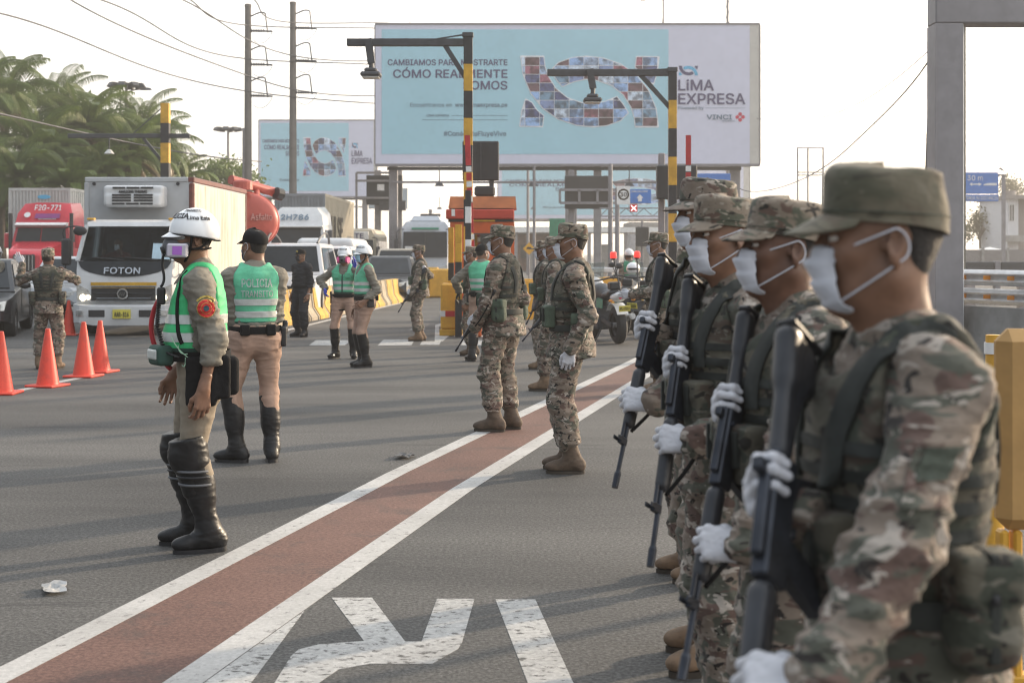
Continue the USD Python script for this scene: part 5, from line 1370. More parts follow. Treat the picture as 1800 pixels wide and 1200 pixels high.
def make_person(label, at, yaw, top, feet=((0.0, 0.11, 0.1), (0.0, -0.11, -0.1)), hands=None, head=(0.0, 0.0), lean=(0.0, 0.0), tw=0.0, hip=None, hipyaw=0.0,
                h=0.010, kind="soldier", cap="camo_cap", skin="skin", seed=1, vest=None, belly=0.0, mask="mask", gloves=None, boots="boot_tan", group=None, base=BASE, extra=None, trousers=None, helmet_text=None, beak=0.0, hairless=False):
    """One person. yaw: heading in degrees (0 = world +x). hands: {"L": dict(w=, d=, n=, curl=, hint=)} in the person's own frame."""
    t = thing("person", label, "person", (at[0], at[1], 0), yaw, group)
    S = top / base
    P = Person(feet, lean, tw, hip, hipyaw)
    hands = hands or {}
    hh = max(h * 0.42, 0.0034)
    def put(par, name, m, mat, lab=None, smooth=True):
        m = clean(m).copy(); m.apply_scale(S)
        return part(par, name, m, M[mat] if isinstance(mat, str) else mat, lab, smooth)
    for k, sg in (("L", 1), ("R", -1)):
        hd = hands.get(k) or {}
        sh = P.J["sh" + k]
        w = np.asarray(hd["w"], float) / (S if hd.get("abs", True) else 1.0) if "w" in hd else sh + (0.045, sg * 0.035, -0.522)
        el, w = ik(sh, w, 0.285, 0.255, hd.get("hint", (-0.9, sg * 0.12, -0.2)))
        P.J["el" + k], P.J["wr" + k] = el, w
        hd.setdefault("d", unit(w - el) + np.array([0, 0, 0.0])); hd.setdefault("n", (0.15, -sg, 0)); hd.setdefault("curl", (0.35, 0.4, 0.3)); hd.setdefault("thumb", 0.45)
        P.J["hd" + k] = hd
    hc = P.nb + (0.034, 0, 0.168)
    Rh = rz(head[0]) @ ry(-head[1])
    def hx(m):
        m = clean(m).copy()
        m.vertices = np.array(m.vertices) @ Rh.T + hc
        return m
    # the body under the clothes, with head and hands
    bh = max(h * 1.5, 0.012)
    core = P.torso(-0.012) + P.arms(-0.006, cuff=0.98) + P.legs(-0.008) + [RC(P.nb - (0, 0, 0.03), hc + Rh @ np.array([-0.022, 0, -0.085]), 0.057, 0.052, k=0.03)]
    pieces = [soft(core, bh), hx(head_mesh(max(h * 0.45, 0.0038)))]
    gl = {}
    for k in "LR":
        hd = P.J["hd" + k]
        g = gloves if not isinstance(gloves, dict) else gloves.get(k)
        pr = hand_prims(P.J["wr" + k], hd["d"], hd["n"], k, hd["curl"], pad=0.0006 if g else 0.0, thumb=hd["thumb"], cuff=P.J["el" + k])
        if g:
            gl[k] = (soft(pr, hh, lambda v, n: 0.0012 * fold(v, (70, 70, 70), seed)), g)
        else:
            pieces.append(soft(pr, hh))
    body = put(t, "body", pieces, skin)
    for s_ in (-1, 1):
        if h < 0.0125:
            put(t, "eye", hx(T(trimesh.creation.icosphere(2, 0.0118), (0.0805, s_ * 0.032, 0.0115))), "eye_white")
            put(t, "iris", hx(T(trimesh.creation.icosphere(2, 0.0062), (0.0872, s_ * 0.032, 0.0115))), "eye_dark")
            put(t, "eyebrow", hx(tube(curve([(0.0905, s_ * 0.012, 0.030), (0.0905, s_ * 0.030, 0.036), (0.077, s_ * 0.050, 0.031)], 7), [0.002, 0.003, 0.0033, 0.0033, 0.003, 0.0025, 0.0015], 6)), "hair")
    if not hairless:
        put(t, "hair", hx(hair_mesh(max(h * 0.6, 0.005))), "hair")
    for k in gl:
        put(t, "glove", gl[k][0], gl[k][1])
    # jacket or shirt
    jm = {"soldier": "camo", "traffic": "shirt", "black": "navy"}[kind]
    tm = trousers or {"soldier": "camo", "traffic": "breeches", "black": "navy"}[kind]
    jk = P.torso(0.013, belly) + P.arms(0.014, cuff=0.97, wr=0.004)
    if kind == "soldier":
        for z, r in ((0.92, 0.030), (0.85, 0.046), (0.80, 0.052)):
            jk.append(EL(P.tor((-0.004, 0, z)), (0.118 + r, 0.150 + r, 0.10), P.R(z), k=0.05))
        jk.append(CUT(P.tor((0, 0, 0.805)), (0, 0, -1)))
    else:
        jk.append(CUT(P.tor((0, 0, 0.975)), (0, 0, -1)))
    ring = [P.nb + Rh @ np.array([0.062 * math.cos(a) + 0.012, 0.066 * math.sin(a), 0.012 - 0.022 * math.cos(a)]) + (0, 0, -0.005) for a in np.linspace(0.28, 2 * math.pi - 0.28, 15)]
    for a_, b_ in zip(ring[:-1], ring[1:]):
        jk.append(RC(a_ - (0, 0, 0.022), b_ + (0, 0, 0.004), 0.011, 0.009, k=0.012))
    els = [P.J["elL"], P.J["elR"], (P.J["elL"] + P.J["wrL"]) / 2, (P.J["elR"] + P.J["wrR"]) / 2]
    def dj(v, n):
        a = 0.008 + 0.013 * near(v, els, 0.13) + 0.006 * near(v, [P.tor((0, 0, 1.05)), P.J["shL"] - (0, 0, 0.1), P.J["shR"] - (0, 0, 0.1)], 0.16)
        return a * fold(v, (9, 9, 19), seed + 3) + 0.0028 * fold(v, (21, 21, 44), seed + 61) + 0.004 * (meshkit.noise(v * 30, seed) - 0.5) * min(1, 0.012 / h)
    jm_mesh = soft(jk, h, dj)
    jacket = put(t, "jacket" if kind != "traffic" else "shirt", jm_mesh, jm)
    # trousers
    riding = kind == "traffic"
    low = 0.04 if riding else 0.66
    tr = [EL(P.tor((-0.008, 0, 0.95)), (0.128, 0.168, 0.13), P.R(0.95), k=0.05), EL(P.tor((-0.045, 0.065, 0.90)), (0.095, 0.095, 0.10), k=0.05), EL(P.tor((-0.045, -0.065, 0.90)), (0.095, 0.095, 0.10), k=0.05),
          CUT(P.tor((0, 0, 1.055)), (0, 0, 1))] + P.legs(0.022 if not riding else 0.016, low=low, thigh=0.004 if not riding else 0.012, calf=0.010)
    kn = [P.J["kneeL"], P.J["kneeR"]]
    an = [P.J["knee" + k] + (P.J["ank" + k] - P.J["knee" + k]) * low for k in "LR"]
    if not riding:
        for k, q in zip("LR", an):
            tr.append(EL(q + (0, 0, 0.015), (0.074, 0.074, 0.045), k=0.03))
    def dt(v, n):
        a = 0.007 + (0.011 if not riding else -0.004) * near(v, kn, 0.14) + (0.012 if not riding else -0.003) * near(v, an, 0.15) + 0.006 * near(v, [P.J["hipL"], P.J["hipR"]], 0.14)
        return a * fold(v, (7, 7, 15), seed + 17) + 0.004 * (meshkit.noise(v * 28, seed + 5) - 0.5) * min(1, 0.012 / h)
    tr_mesh = soft(tr, h, dt)
    put(t, "trousers", tr_mesh, tm)
    # boots
    for k in "LR":
        x, y, a = P.foot[k]
        an_, kn_ = P.J["ank" + k], P.J["knee" + k]
        f = lambda u, v, z: np.array([an_[0] + u * math.cos(a) - v * math.sin(a), an_[1] + u * math.sin(a) + v * math.cos(a), z + max(an_[2] - 0.095, 0)])
        up = unit(kn_ - an_)
        bp = [RC(f(-0.042, 0, 0.055), f(0.10, 0.0, 0.052), 0.042, 0.040), EL(f(0.135, -0.002, 0.047), (0.058, 0.046, 0.036), rz(a), k=0.03), EL(f(-0.048, 0, 0.06), (0.040, 0.038, 0.052), rz(a), k=0.03),
              RC(f(0.035, 0, 0.08), an_ + up * 0.03, 0.046, 0.050, k=0.04)]
        if riding:
            top_ = an_ + (kn_ - an_) * 0.985
            bp += [RC(an_, an_ + (kn_ - an_) * 0.45, 0.053, 0.062, k=0.04), RC(an_ + (kn_ - an_) * 0.45, top_, 0.064, 0.079, k=0.03), EL(an_ + (kn_ - an_) * 0.62 - np.array([0.018 * math.cos(a), 0.018 * math.sin(a), 0]), (0.066, 0.064, 0.12), k=0.03), CUT(top_, up)]
        else:
            bp += [RC(an_, an_ + up * 0.17, 0.052, 0.056, k=0.03)]
        bp.append(CUT(f(0, 0, 0.024), (0, 0, -1)))
        bt = put(t, "boot", soft(bp, max(h * 0.75, 0.006), lambda v, n: 0.0045 * fold(v, (13, 13, 26), seed + 5) * near(v, [an_, an_ + up * 0.12], 0.16)), "leather" if kind != "soldier" else boots)
        if kind == "soldier" and h < 0.0125:
            fw, lf = np.array([math.cos(a), math.sin(a), 0]), np.array([-math.sin(a), math.cos(a), 0])
            for q_ in range(6):
                c_ = (an_ + up * (0.02 + 0.024 * q_)) if q_ else f(0.035, 0, 0.098)
                rr_ = 0.0545 + 0.001 * q_ if q_ else 0.028
                put(bt, "lace", tube([c_ + (fw * math.cos(w_) + lf * math.sin(w_)) * rr_ + (0, 0, 0.006 * w_ * (-1) ** q_) for w_ in np.linspace(-0.55, 0.55, 7)], 0.0032, 5), "webbing_dark")
            put(bt, "toe_seam", tube([f(0.085 + 0.03 * math.cos(w_), 0.043 * math.sin(w_), 0.070 - 0.03 * abs(math.sin(w_))) for w_ in np.linspace(-1.5, 1.5, 11)], 0.0022, 5), "sole")
        put(bt, "sole", extr(footprint(f(0, 0, 0)[0], f(0, 0, 0)[1], a), 0.022, "xy", f(0, 0, 0)[2]), "sole" if kind == "soldier" else "black_plastic", smooth=False)
        if kind != "soldier":
            put(bt, "heel", extr(footprint(f(-0.045, 0, 0)[0], f(-0.045, 0, 0)[1], a, 0.042, 0.042, 0.040), 0.030, "xy", f(0, 0, 0)[2] + 0.001), "black_plastic", smooth=False)
    # headgear
    if cap:
        if cap == "helmet":
            hp = put(t, "helmet", hx(helmet_shell()), "helmet")
            put(hp, "peak", hx(T(cap_bill(0.42, 0.052, 1.15), (0.010, 0, -0.018))), "helmet")
            put(hp, "trim", hx(tube([(0.131 * math.cos(q) - 0.012, 0.109 * math.sin(q), 0.022 - 0.030 * (0.5 - 0.5 * math.cos(q))) for q in np.linspace(0, 2 * math.pi, 40)], 0.0045, 6)), "black_plastic")
            for s_ in (-1, 1):
                put(hp, "chin_strap", hx(tube(curve([(0.02, s_ * 0.098, 0.01), (0.024, s_ * 0.086, -0.05), (0.035, s_ * 0.060, -0.100), (0.045, 0, -0.122)], 14), 0.007, 6)), "black_cloth")
                put(hp, "chin_strap", hx(tube(curve([(-0.075, s_ * 0.078, 0.0), (-0.03, s_ * 0.090, -0.045), (0.020, s_ * 0.088, -0.055)], 10), 0.006, 6)), "black_cloth")
            if helmet_text:
                for s, hgt, yw, el in helmet_text:
                    put(hp, "lettering", hx(on_helmet(lettering(s, hgt, 0.002), yw, el)), "black_ink", smooth=False)
        elif cap == "black_cap":
            cp = put(t, "cap", hx(ball_cap(seed)), "black_cloth")
            put(cp, "bill", hx(T(cap_bill(0.30, 0.07), (0, 0, -0.004))), "black_cloth")
        else:
            cp = put(t, "cap", hx(cap_crown(h, seed, back=0.012)), cap)
            put(cp, "bill", hx(cap_bill()), cap)
            if h < 0.0125:
                put(cp, "band_seam", hx(tube([(0.1095 * math.cos(q) - 0.012, 0.089 * math.sin(q), 0.0520 + 0.008 * math.cos(q)) for q in np.linspace(0, 2 * math.pi, 40)], 0.0013, 5)), "webbing")
    if mask in ("mask", "mask_blue", "mask_dark"):
        mk = put(t, "face_mask", hx(mask_mesh(seed, beak)), mask)
        for es in mask_straps():
            put(mk, "ear_strap", hx(es), mask)
    elif mask:
        rp = put(t, "respirator", hx(soft([EL((0.088, 0, -0.050), (0.058, 0.050, 0.058)), RC((0.10, 0, 0.0), (0.112, 0, -0.03), 0.026, 0.03), EL((0.03, 0, -0.05), (0.085, 0.075, 0.066), k=0.02), EL((0.0, 0, -0.03), (0.085, 0.066, 0.12), op="s", k=0.01)], 0.004 if h < 0.0125 else 0.008)), "resp_grey")
        for s_ in (-1, 1):
            c0 = np.array([0.080, s_ * 0.062, -0.062]); ax = unit((0.35, s_ * 1.0, -0.05))
            if mask == "respirator":
                R_ = np.stack([unit(np.cross(ax, (0, 0, 1.0))) * 1.0, ax, np.array([0, 0, 1.0])], 1)
                put(rp, "filter", hx(T(bx(-0.052, 0.052, -0.018, 0.028, -0.035, 0.035, 0.008), c0 + ax * 0.02, R_)), "resp_filter", smooth=False)
                put(rp, "filter_label", hx(T(bx(-0.026, 0.022, 0.0285, 0.0300, -0.022, 0.022), c0 + ax * 0.02, R_)), "purple", smooth=False)
            else:
                put(rp, "filter", hx(cyl(c0, c0 + ax * 0.034, 0.050, 0.047, 28)), "pink", smooth=30)
        put(rp, "valve", hx(cyl((0.138, 0, -0.060), (0.156, 0, -0.066), 0.022, 0.019, 20)), "black_plastic", smooth=30)
        put(rp, "head_strap", hx([tube(curve([(0.06, s_ * 0.070, -0.035), (0.0, s_ * 0.094, -0.055), (-0.07, s_ * 0.075, -0.05), (-0.085, 0, -0.05)], 16), 0.005, 6) for s_ in (-1, 1)]), "black_cloth")
    # what is worn over the jacket
    if vest in ("harness", "plate"):
        vm = "camo_vest"
        vp = P.torso(0.034, belly, low=False)
        for k in "LR":
            sg = 1 if k == "L" else -1
            a_ = P.J["sh" + k]
            vp.append(RC(a_ + P.R(1.4) @ np.array([0, sg * 0.012, 0.055]), a_ + (P.J["el" + k] - a_) * 0.8 + P.R(1.4) @ np.array([0, sg * 0.012, 0]), 0.098, 0.085, op="s", k=0.02))
        vp += [EL(P.nb + (0.045, 0, 0.0), (0.088, 0.088, 0.10), op="s", k=0.02), RC(P.nb - (0, 0, 0.02), P.nb + (0, 0, 0.1), 0.075, 0.10, op="s", k=0.02), CUT(P.tor((0, 0, 1.075 if vest == "harness" else 1.015)), (0, 0, -1))]
        vmesh = soft(vp, h, lambda v, n: 0.005 * fold(v, (9, 9, 16), seed + 31))
        vs = put(t, "vest", vmesh, vm)
        dark = "webbing_dark"
        for sg in (-1, 1):
            q = [P.tor(c) for c in ((0.155, sg * 0.085, 1.20), (0.148, sg * 0.088, 1.32), (0.10, sg * 0.100, 1.39), (0.0, sg * 0.105, 1.452), (-0.10, sg * 0.095, 1.39), (-0.152, sg * 0.08, 1.30), (-0.155, sg * 0.07, 1.16))]
            put(vs, "shoulder_strap", ribbon(curve(q, 36), trimesh.util.concatenate([vmesh, jm_mesh]), 0.048, 0.009), dark)
        if h < 0.0125:
            for zz in ((1.12, 1.165, 1.21, 1.255) if vest == "plate" else (1.13, 1.20)):
                bnd = slab(vmesh, zz - P.dz, zz + 0.022 - P.dz)
                if len(bnd.faces):
                    put(vs, "webbing_row", lifted(bnd, 0.0035, vmesh), dark)
            for sg, nm in ((1, "L"), (-1, "R")):
                c_ = P.J["sh" + nm] + (P.J["el" + nm] - P.J["sh" + nm]) * 0.5
                pm = trimesh.creation.extrude_polygon(sbox(-0.048, -0.058, 0.048, 0.050), 0.003, engine="earcut").subdivide().subdivide()
                w_ = np.array(pm.vertices); pm.vertices = np.c_[w_[:, 0], -w_[:, 2], w_[:, 1]]
                pk = put(jacket, "sleeve_pocket", drape(pm, jm_mesh, 1, sg, c_, (-sg, 0, 0), unit(P.J["sh" + nm] - P.J["el" + nm]) * (1, 0, 1), 0.005), jm, smooth=False)
                pm = trimesh.creation.extrude_polygon(sbox(-0.028, -0.024, 0.028, 0.036), 0.003, engine="earcut").subdivide().subdivide()
                w_ = np.array(pm.vertices); pm.vertices = np.c_[w_[:, 0], -w_[:, 2], w_[:, 1]]
                put(pk, "shoulder_patch", drape(pm, jm_mesh, 1, sg, c_ + (0, 0, 0.01), (-sg, 0, 0), unit(P.J["sh" + nm] - P.J["el" + nm]) * (1, 0, 1), 0.009), "webbing", smooth=False)
        zs = 1.085
        for i, (yy, wd) in enumerate(((0.105, 0.038), (0.02, 0.040), (-0.07, 0.038))):
            x_ = 0.172 - 0.9 * yy * yy * 2 + belly
            m_ = soft([BX(P.tor((x_, yy, zs)), (0.036, wd + 0.004, 0.074), P.R(zs) @ rz(yy * 2.4), 0.014), BX(P.tor((x_ + 0.012, yy, zs + 0.045)), (0.030, wd + 0.003, 0.030), P.R(zs) @ rz(yy * 2.4), 0.012, k=0.006)], max(h * 0.8, 0.006), lambda v, n: 0.003 * fold(v, (22, 22, 22), seed + i))
            po = put(vs, "pouch", m_, "pouch" if vest == "harness" else vm)
            if h < 0.0125:
                put(po, "pouch_strap", T(bx(-0.036, 0.0405, -0.010, 0.010, -0.030, 0.062, 0.002), P.tor((x_ + 0.012, yy, zs)), P.R(zs) @ rz(yy * 2.4)), dark, smooth=False)
        for sg in (-1, 1):
            c_ = P.tor((-0.06, sg * 0.205, 1.02))
            cp_ = put(vs, "canteen_pouch", soft([BX(c_, (0.056, 0.044, 0.090), P.R(1.0), 0.030), EL(c_ - (0, 0, 0.03), (0.060, 0.049, 0.070), P.R(1.0), k=0.02), BX(c_ + (0, sg * 0.004, 0.055), (0.058, 0.048, 0.040), P.R(1.0), 0.018, k=0.004)], max(h * 0.8, 0.006), lambda v, n: 0.003 * fold(v, (20, 20, 20), seed + 3)), "pouch" if vest == "harness" else "camo_vest")
            if h < 0.0125:
                put(cp_, "pouch_strap", T(bx(-0.010, 0.010, -0.052, 0.052, -0.075, 0.098, 0.004), c_, P.R(1.0)), dark, smooth=False); put(cp_, "snap", T(bx(-0.008, 0.008, -0.056, 0.056, 0.018, 0.034, 0.004), c_, P.R(1.0)), "black_plastic", smooth=False)
        put(vs, "belt", grid(np.array([[P.tor((math.cos(a) * (0.152 + belly), math.sin(a) * 0.196, z)) for z in (0.985, 1.03)] for a in np.linspace(0, 2 * math.pi, 40, endpoint=False)]), close_u=True, thick=0.006), dark)
    elif vest in ("hivis", "hivis_pale"):
        vp = P.torso(0.026, belly, low=False)
        for k in "LR":
            sg = 1 if k == "L" else -1
            a_ = P.J["sh" + k]
            vp.append(RC(a_ + P.R(1.4) @ np.array([0, sg * 0.03, 0.07]), a_ + (P.J["el" + k] - a_) * 0.72 + P.R(1.4) @ np.array([0, sg * 0.03, 0]), 0.088, 0.078, op="s", k=0.02))
        vp += [EL(P.nb + (0.075, 0, -0.03), (0.085, 0.070, 0.13), op="s", k=0.02), RC(P.nb - (0, 0, 0.02), P.nb + (0, 0, 0.1), 0.070, 0.10, op="s", k=0.02), CUT(P.tor((0, 0, 1.0)), (0, 0, -1))]
        if vest == "hivis":
            for sg in (1, -1):
                vp.append(RC(P.tor((-0.02, sg * 0.235, 1.32)), P.tor((-0.045, sg * 0.215, 1.06)), 0.105, 0.088, op="s", k=0.02))
        vmesh = soft(vp, h * 0.8, lambda v, n: 0.005 * fold(v, (7, 7, 12), seed + 31))
        vs = put(t, "safety_vest", vmesh, vest)
        z0 = -P.dz
        for lo_, hi_ in ((1.165, 1.212), (1.075, 1.122)):
            put(vs, "reflective_band", lifted(slab(vmesh, lo_ + z0, hi_ + z0), 0.003, vmesh), "reflect")
        put(vs, "hem", lifted(slab(vmesh, 0.9 + z0, 1.045 + z0), 0.0025, vmesh), "vest_dark")
        P.vmesh, P.vs = vmesh, vs
    P.S, P.put, P.hx, P.t, P.jmesh, P.hc, P.Rh, P.trm = S, put, hx, t, jm_mesh, hc, Rh, tr_mesh
    if extra:
        extra(P)
    return P

def local(at, yaw, p):
    """A point of the place in a person's own frame."""
    a = -math.radians(yaw)
    q = np.asarray(p, float) - np.array([at[0], at[1], 0.0])
    return np.array([q[0] * math.cos(a) - q[1] * math.sin(a), q[0] * math.sin(a) + q[1] * math.cos(a), q[2]])

def ldir(yaw, v):
    return local((0, 0), yaw, v)

# ------------------------------------------------------------------ rifles: x from the butt (0) to the muzzle (about 1), z up, y sideways
def make_rifle(label, butt, muzzle, roll=(0, 0, 1.0), group=None, sling=True):
    butt, muzzle = np.asarray(butt, float), np.asarray(muzzle, float)
    x = unit(muzzle - butt); z = np.asarray(roll, float); z = unit(z - x * (z @ x)); y = np.cross(z, x)
    R = np.stack([x, y, z], 1)
    k = np.linalg.norm(muzzle - butt) / 1.0
    t = thing("rifle", label, "rifle", tuple(butt), 0, group)
    def put(par, n, m, mat, smooth=30):
        m = clean(m).copy(); m.apply_scale(k); m = T(m, (0, 0, 0), R)
        return part(par, n, m, M[mat], None, smooth)
    st = extr([(0, -0.105), (0.012, -0.115), (0.10, -0.075), (0.24, -0.030), (0.27, -0.028), (0.27, 0.012), (0.20, 0.018), (0.0, 0.022)], 0.040, "xz", -0.020)
    sk = put(t, "stock", soft([BX((0.06, 0, -0.034), (0.055, 0.016, 0.050), ry(0.12), 0.013), RC((0.02, 0, 0.0), (0.27, 0, -0.006), 0.018, 0.016, k=0.03), RC((0.05, 0, -0.06), (0.25, 0, -0.02), 0.015, 0.014, k=0.03)], 0.006), "gunplastic", True)
    put(sk, "butt_pad", bx(-0.014, 0.004, -0.020, 0.020, -0.095, 0.020, 0.006), "black_plastic")
    rc = put(t, "receiver", [bx(0.26, 0.50, -0.017, 0.017, -0.052, 0.018, 0.005), bx(0.29, 0.47, -0.012, 0.012, 0.018, 0.034, 0.005), cyl((0.33, -0.024, 0.0), (0.33, 0.024, 0.0), 0.007)], "gunmetal")
    put(rc, "rear_sight", [bx(0.30, 0.325, -0.010, 0.010, 0.034, 0.058, 0.003)], "gunmetal")
    put(t, "pistol_grip", hull([(0.285, sy * 0.014, -0.05) for sy in (-1, 1)] + [(0.33, sy * 0.014, -0.05) for sy in (-1, 1)] + [(0.245, sy * 0.013, -0.145) for sy in (-1, 1)] + [(0.285, sy * 0.013, -0.152) for sy in (-1, 1)]), "gunplastic")
    put(t, "trigger_guard", tube([(0.335, 0, -0.055), (0.338, 0, -0.083), (0.385, 0, -0.083), (0.392, 0, -0.055)], 0.004, 6), "gunmetal")
    put(t, "magazine", hull([(0.40, sy * 0.012, -0.05) for sy in (-1, 1)] + [(0.465, sy * 0.012, -0.05) for sy in (-1, 1)] + [(0.425, sy * 0.012, -0.185) for sy in (-1, 1)] + [(0.487, sy * 0.012, -0.175) for sy in (-1, 1)]), "gunmetal")
    hg = put(t, "handguard", soft([RC((0.52, 0, -0.006), (0.74, 0, -0.003), 0.023, 0.019), BX((0.63, 0, -0.004), (0.115, 0.019, 0.023), rd=0.012)], 0.006), "gunplastic", True)
    put(hg, "vent_ribs", [bx(0.545 + 0.026 * i, 0.556 + 0.026 * i, -0.0205, 0.0205, 0.005, 0.013, 0.003) for i in range(7)], "black_plastic")
    br = put(t, "barrel", [cyl((0.74, 0, 0.002), (0.96, 0, 0.002), 0.0095, 0.0085, 14), cyl((0.74, 0, 0.025), (0.82, 0, 0.025), 0.007, 0.007, 10)], "gunmetal")
    put(br, "flash_hider", [cyl((0.945, 0, 0.002), (1.0, 0, 0.002), 0.0135, 0.0125, 14), cyl((0.935, 0, 0.002), (0.945, 0, 0.002), 0.011, 0.0135, 14)], "gunmetal")
    put(br, "front_sight", [bx(0.80, 0.83, -0.009, 0.009, -0.008, 0.038, 0.003), bx(0.808, 0.822, -0.013, -0.009, 0.035, 0.062), bx(0.808, 0.822, 0.009, 0.013, 0.035, 0.062), cyl((0.815, 0, 0.03), (0.815, 0, 0.055), 0.002)], "gunmetal")
    if sling:
        put(t, "sling", tube(curve([(0.05, 0.012, -0.10), (0.25, 0.03, -0.19), (0.50, 0.035, -0.17), (0.70, 0.02, -0.06), (0.76, 0.008, -0.02)], 24), 0.0075, 6), "black_cloth")
    return t
# ------------------------------------------------------------------ vehicles; own frame: x across, y from the front (0) to the rear, z up
m_tyre = pmat("tyre_rubber", (0.022, 0.022, 0.023), rough=0.85, var=0.3, scale=10)
m_rim = pmat("wheel_rim", (0.30, 0.30, 0.31), rough=0.4, metal=0.6)
m_truckw = pmat("white_truck_paint", (0.58, 0.585, 0.59), rough=0.35, var=0.08, scale=3, coat=0.3)
m_boxw = pmat("grimy_white_box_panel", (0.40, 0.41, 0.42), rough=0.6, var=0.14, scale=1.6, bump=0.06, bscale=4)
m_boxside = pmat("streaked_box_side_print", (0.50, 0.455, 0.395), col2=(0.32, 0.22, 0.16), rough=0.65, scale=2.0, edge=(0.48, 0.72), stretch=(1, 2.6, 0.4))
m_maroon = pmat("maroon_trim", (0.13, 0.035, 0.028), rough=0.55, var=0.3)
m_dglass = pmat("dark_glass", (0.014, 0.017, 0.020), rough=0.08, var=0.3, scale=2, spec=0.35)
m_wglass = glassmat("windscreen_glass", (0.72, 0.77, 0.78), -0.03)
m_chrome = pmat("chrome_trim", (0.55, 0.56, 0.57), rough=0.18, metal=1.0)
m_lens = pmat("headlight_lens", (0.50, 0.50, 0.48), rough=0.12, metal=0.5, var=0.35, scale=14)
m_lamp = pmat("lit_headlight", (0.9, 0.85, 0.7), rough=0.3, emit=((1.0, 0.86, 0.62), 3.0))
m_plate = pmat("yellow_number_plate", (0.58, 0.50, 0.08), rough=0.5)
m_int = pmat("dark_interior", (0.03, 0.03, 0.032), rough=0.8)
m_truckred = pmat("red_truck_paint", (0.48, 0.018, 0.035), rough=0.3, var=0.10, scale=2, coat=0.4)
m_tankred = pmat("dusty_red_tank", (0.38, 0.070, 0.050), rough=0.42, var=0.14, scale=1.2)
m_cont = pmat("white_container", (0.48, 0.48, 0.46), rough=0.6, var=0.14, scale=1.2)
m_contg = pmat("grey_container", (0.20, 0.215, 0.23), rough=0.6, var=0.15, scale=1.2)
m_contb = pmat("beige_container_side", (0.42, 0.37, 0.28), rough=0.65, var=0.12, scale=1.0)
m_carw = pmat("white_car_paint", (0.62, 0.63, 0.65), rough=0.3, var=0.04, coat=0.5)
m_card = pmat("dark_grey_car_paint", (0.020, 0.021, 0.024), rough=0.3, var=0.1, coat=0.6, metal=0.3)
m_cars = pmat("silver_car_paint", (0.42, 0.43, 0.44), rough=0.3, var=0.06, coat=0.5, metal=0.3)
m_beige = pmat("beige_car_paint", (0.36, 0.32, 0.26), rough=0.35, var=0.06, coat=0.4)
m_bus = pmat("silver_white_coach_paint", (0.50, 0.53, 0.58), rough=0.3, var=0.05, coat=0.4)
m_ltblue = pmat("pale_blue_print_on_van", (0.10, 0.32, 0.55), rough=0.5)

def wheel(par, x, y, r, w, name="wheel"):
    wh = part(par, name, T(lathe([(r * 0.58, -w / 2), (r * 0.92, -w / 2), (r, -w * 0.36), (r, w * 0.36), (r * 0.92, w / 2), (r * 0.58, w / 2), (r * 0.56, 0)], 26, "x"), (x, y, r)), m_tyre, smooth=35)
    part(wh, "rim", T(lathe([(0, -w * 0.40), (r * 0.2, -w * 0.42), (r * 0.5, -w * 0.30), (r * 0.6, -w * 0.44), (r * 0.6, w * 0.44), (r * 0.5, w * 0.30), (r * 0.2, w * 0.42), (0, w * 0.40)], 20, "x"), (x, y, r)), m_rim, smooth=30)
    return wh

def quad_pane(par, name, pts, th, mat):
    """A flat pane through four corners, th thick."""
    p = np.asarray(pts, float)
    n = unit(np.cross(p[1] - p[0], p[2] - p[0]))
    return part(par, name, hull(np.vstack([p - n * th / 2, p + n * th / 2])), mat)

# the box truck at the head of the queue
D = 26.7
tk = thing("box_truck", "white box truck with a fridge unit, windscreen driver and lit headlights", "truck", ((218 - 900) * D / FPX, D, 0))
cab_low = hull([(sx * a, y, z) for sx in (-1, 1) for a, y, z in ((0.90, 0.02, 0.60), (0.88, 0.0, 0.95), (0.90, 0.03, 1.20), (0.90, 0.08, 1.40), (0.93, 0.25, 0.60), (0.95, 0.25, 1.40), (0.95, 1.60, 0.60), (0.95, 1.60, 1.40), (0.70, -0.04, 0.65), (0.68, -0.03, 1.15))])
part(tk, "cab", cab_low, m_truckw, smooth=25)
part(tk, "roof", hull([(sx * a, y, z) for sx in (-1, 1) for a, y, z in ((0.78, 0.34, 2.06), (0.80, 0.40, 2.14), (0.70, 0.55, 2.19), (0.86, 0.50, 2.06), (0.86, 1.60, 2.06), (0.78, 1.60, 2.19))]), m_truckw, smooth=25)
for sx in (-1, 1):
    part(tk, "pillar", bar((sx * 0.90, 0.09, 1.40), (sx * 0.80, 0.36, 2.08), 0.07, 0.05), m_truckw)
    part(tk, "door", hull([(sx * a, y, z) for a, y, z in ((0.955, 0.30, 0.62), (0.955, 1.30, 0.62), (0.955, 1.30, 1.38), (0.955, 0.30, 1.38), (0.90, 0.3, 0.62), (0.90, 1.3, 1.38))]), m_truckw)
    quad_pane(tk, "side_window", [(sx * 0.945, 0.32, 1.42), (sx * 0.945, 1.28, 1.42), (sx * 0.862, 1.28, 2.05), (sx * 0.835, 0.50, 2.05)], 0.01, m_wglass)
    part(tk, "rear_pillar", bar((sx * 0.92, 1.45, 1.40), (sx * 0.84, 1.45, 2.07), 0.06, 0.28), m_truckw)
part(tk, "rear_wall", bx(-0.85, 0.85, 1.55, 1.60, 1.38, 2.08), m_int)
part(tk, "dashboard", bx(-0.84, 0.84, 0.20, 0.55, 1.30, 1.47, 0.05), m_int)
for sx in (-1, 1):
    part(tk, "seat", [bx(sx * 0.42 - 0.26, sx * 0.42 + 0.26, 1.20, 1.40, 1.3, 1.98, 0.06)], m_int)
part(tk, "steering_wheel", T(lathe([(0.17, -0.012), (0.195, 0), (0.17, 0.012), (0.16, 0)], 24), (0.42, 0.62, 1.50), rx(-0.9)), m_int)
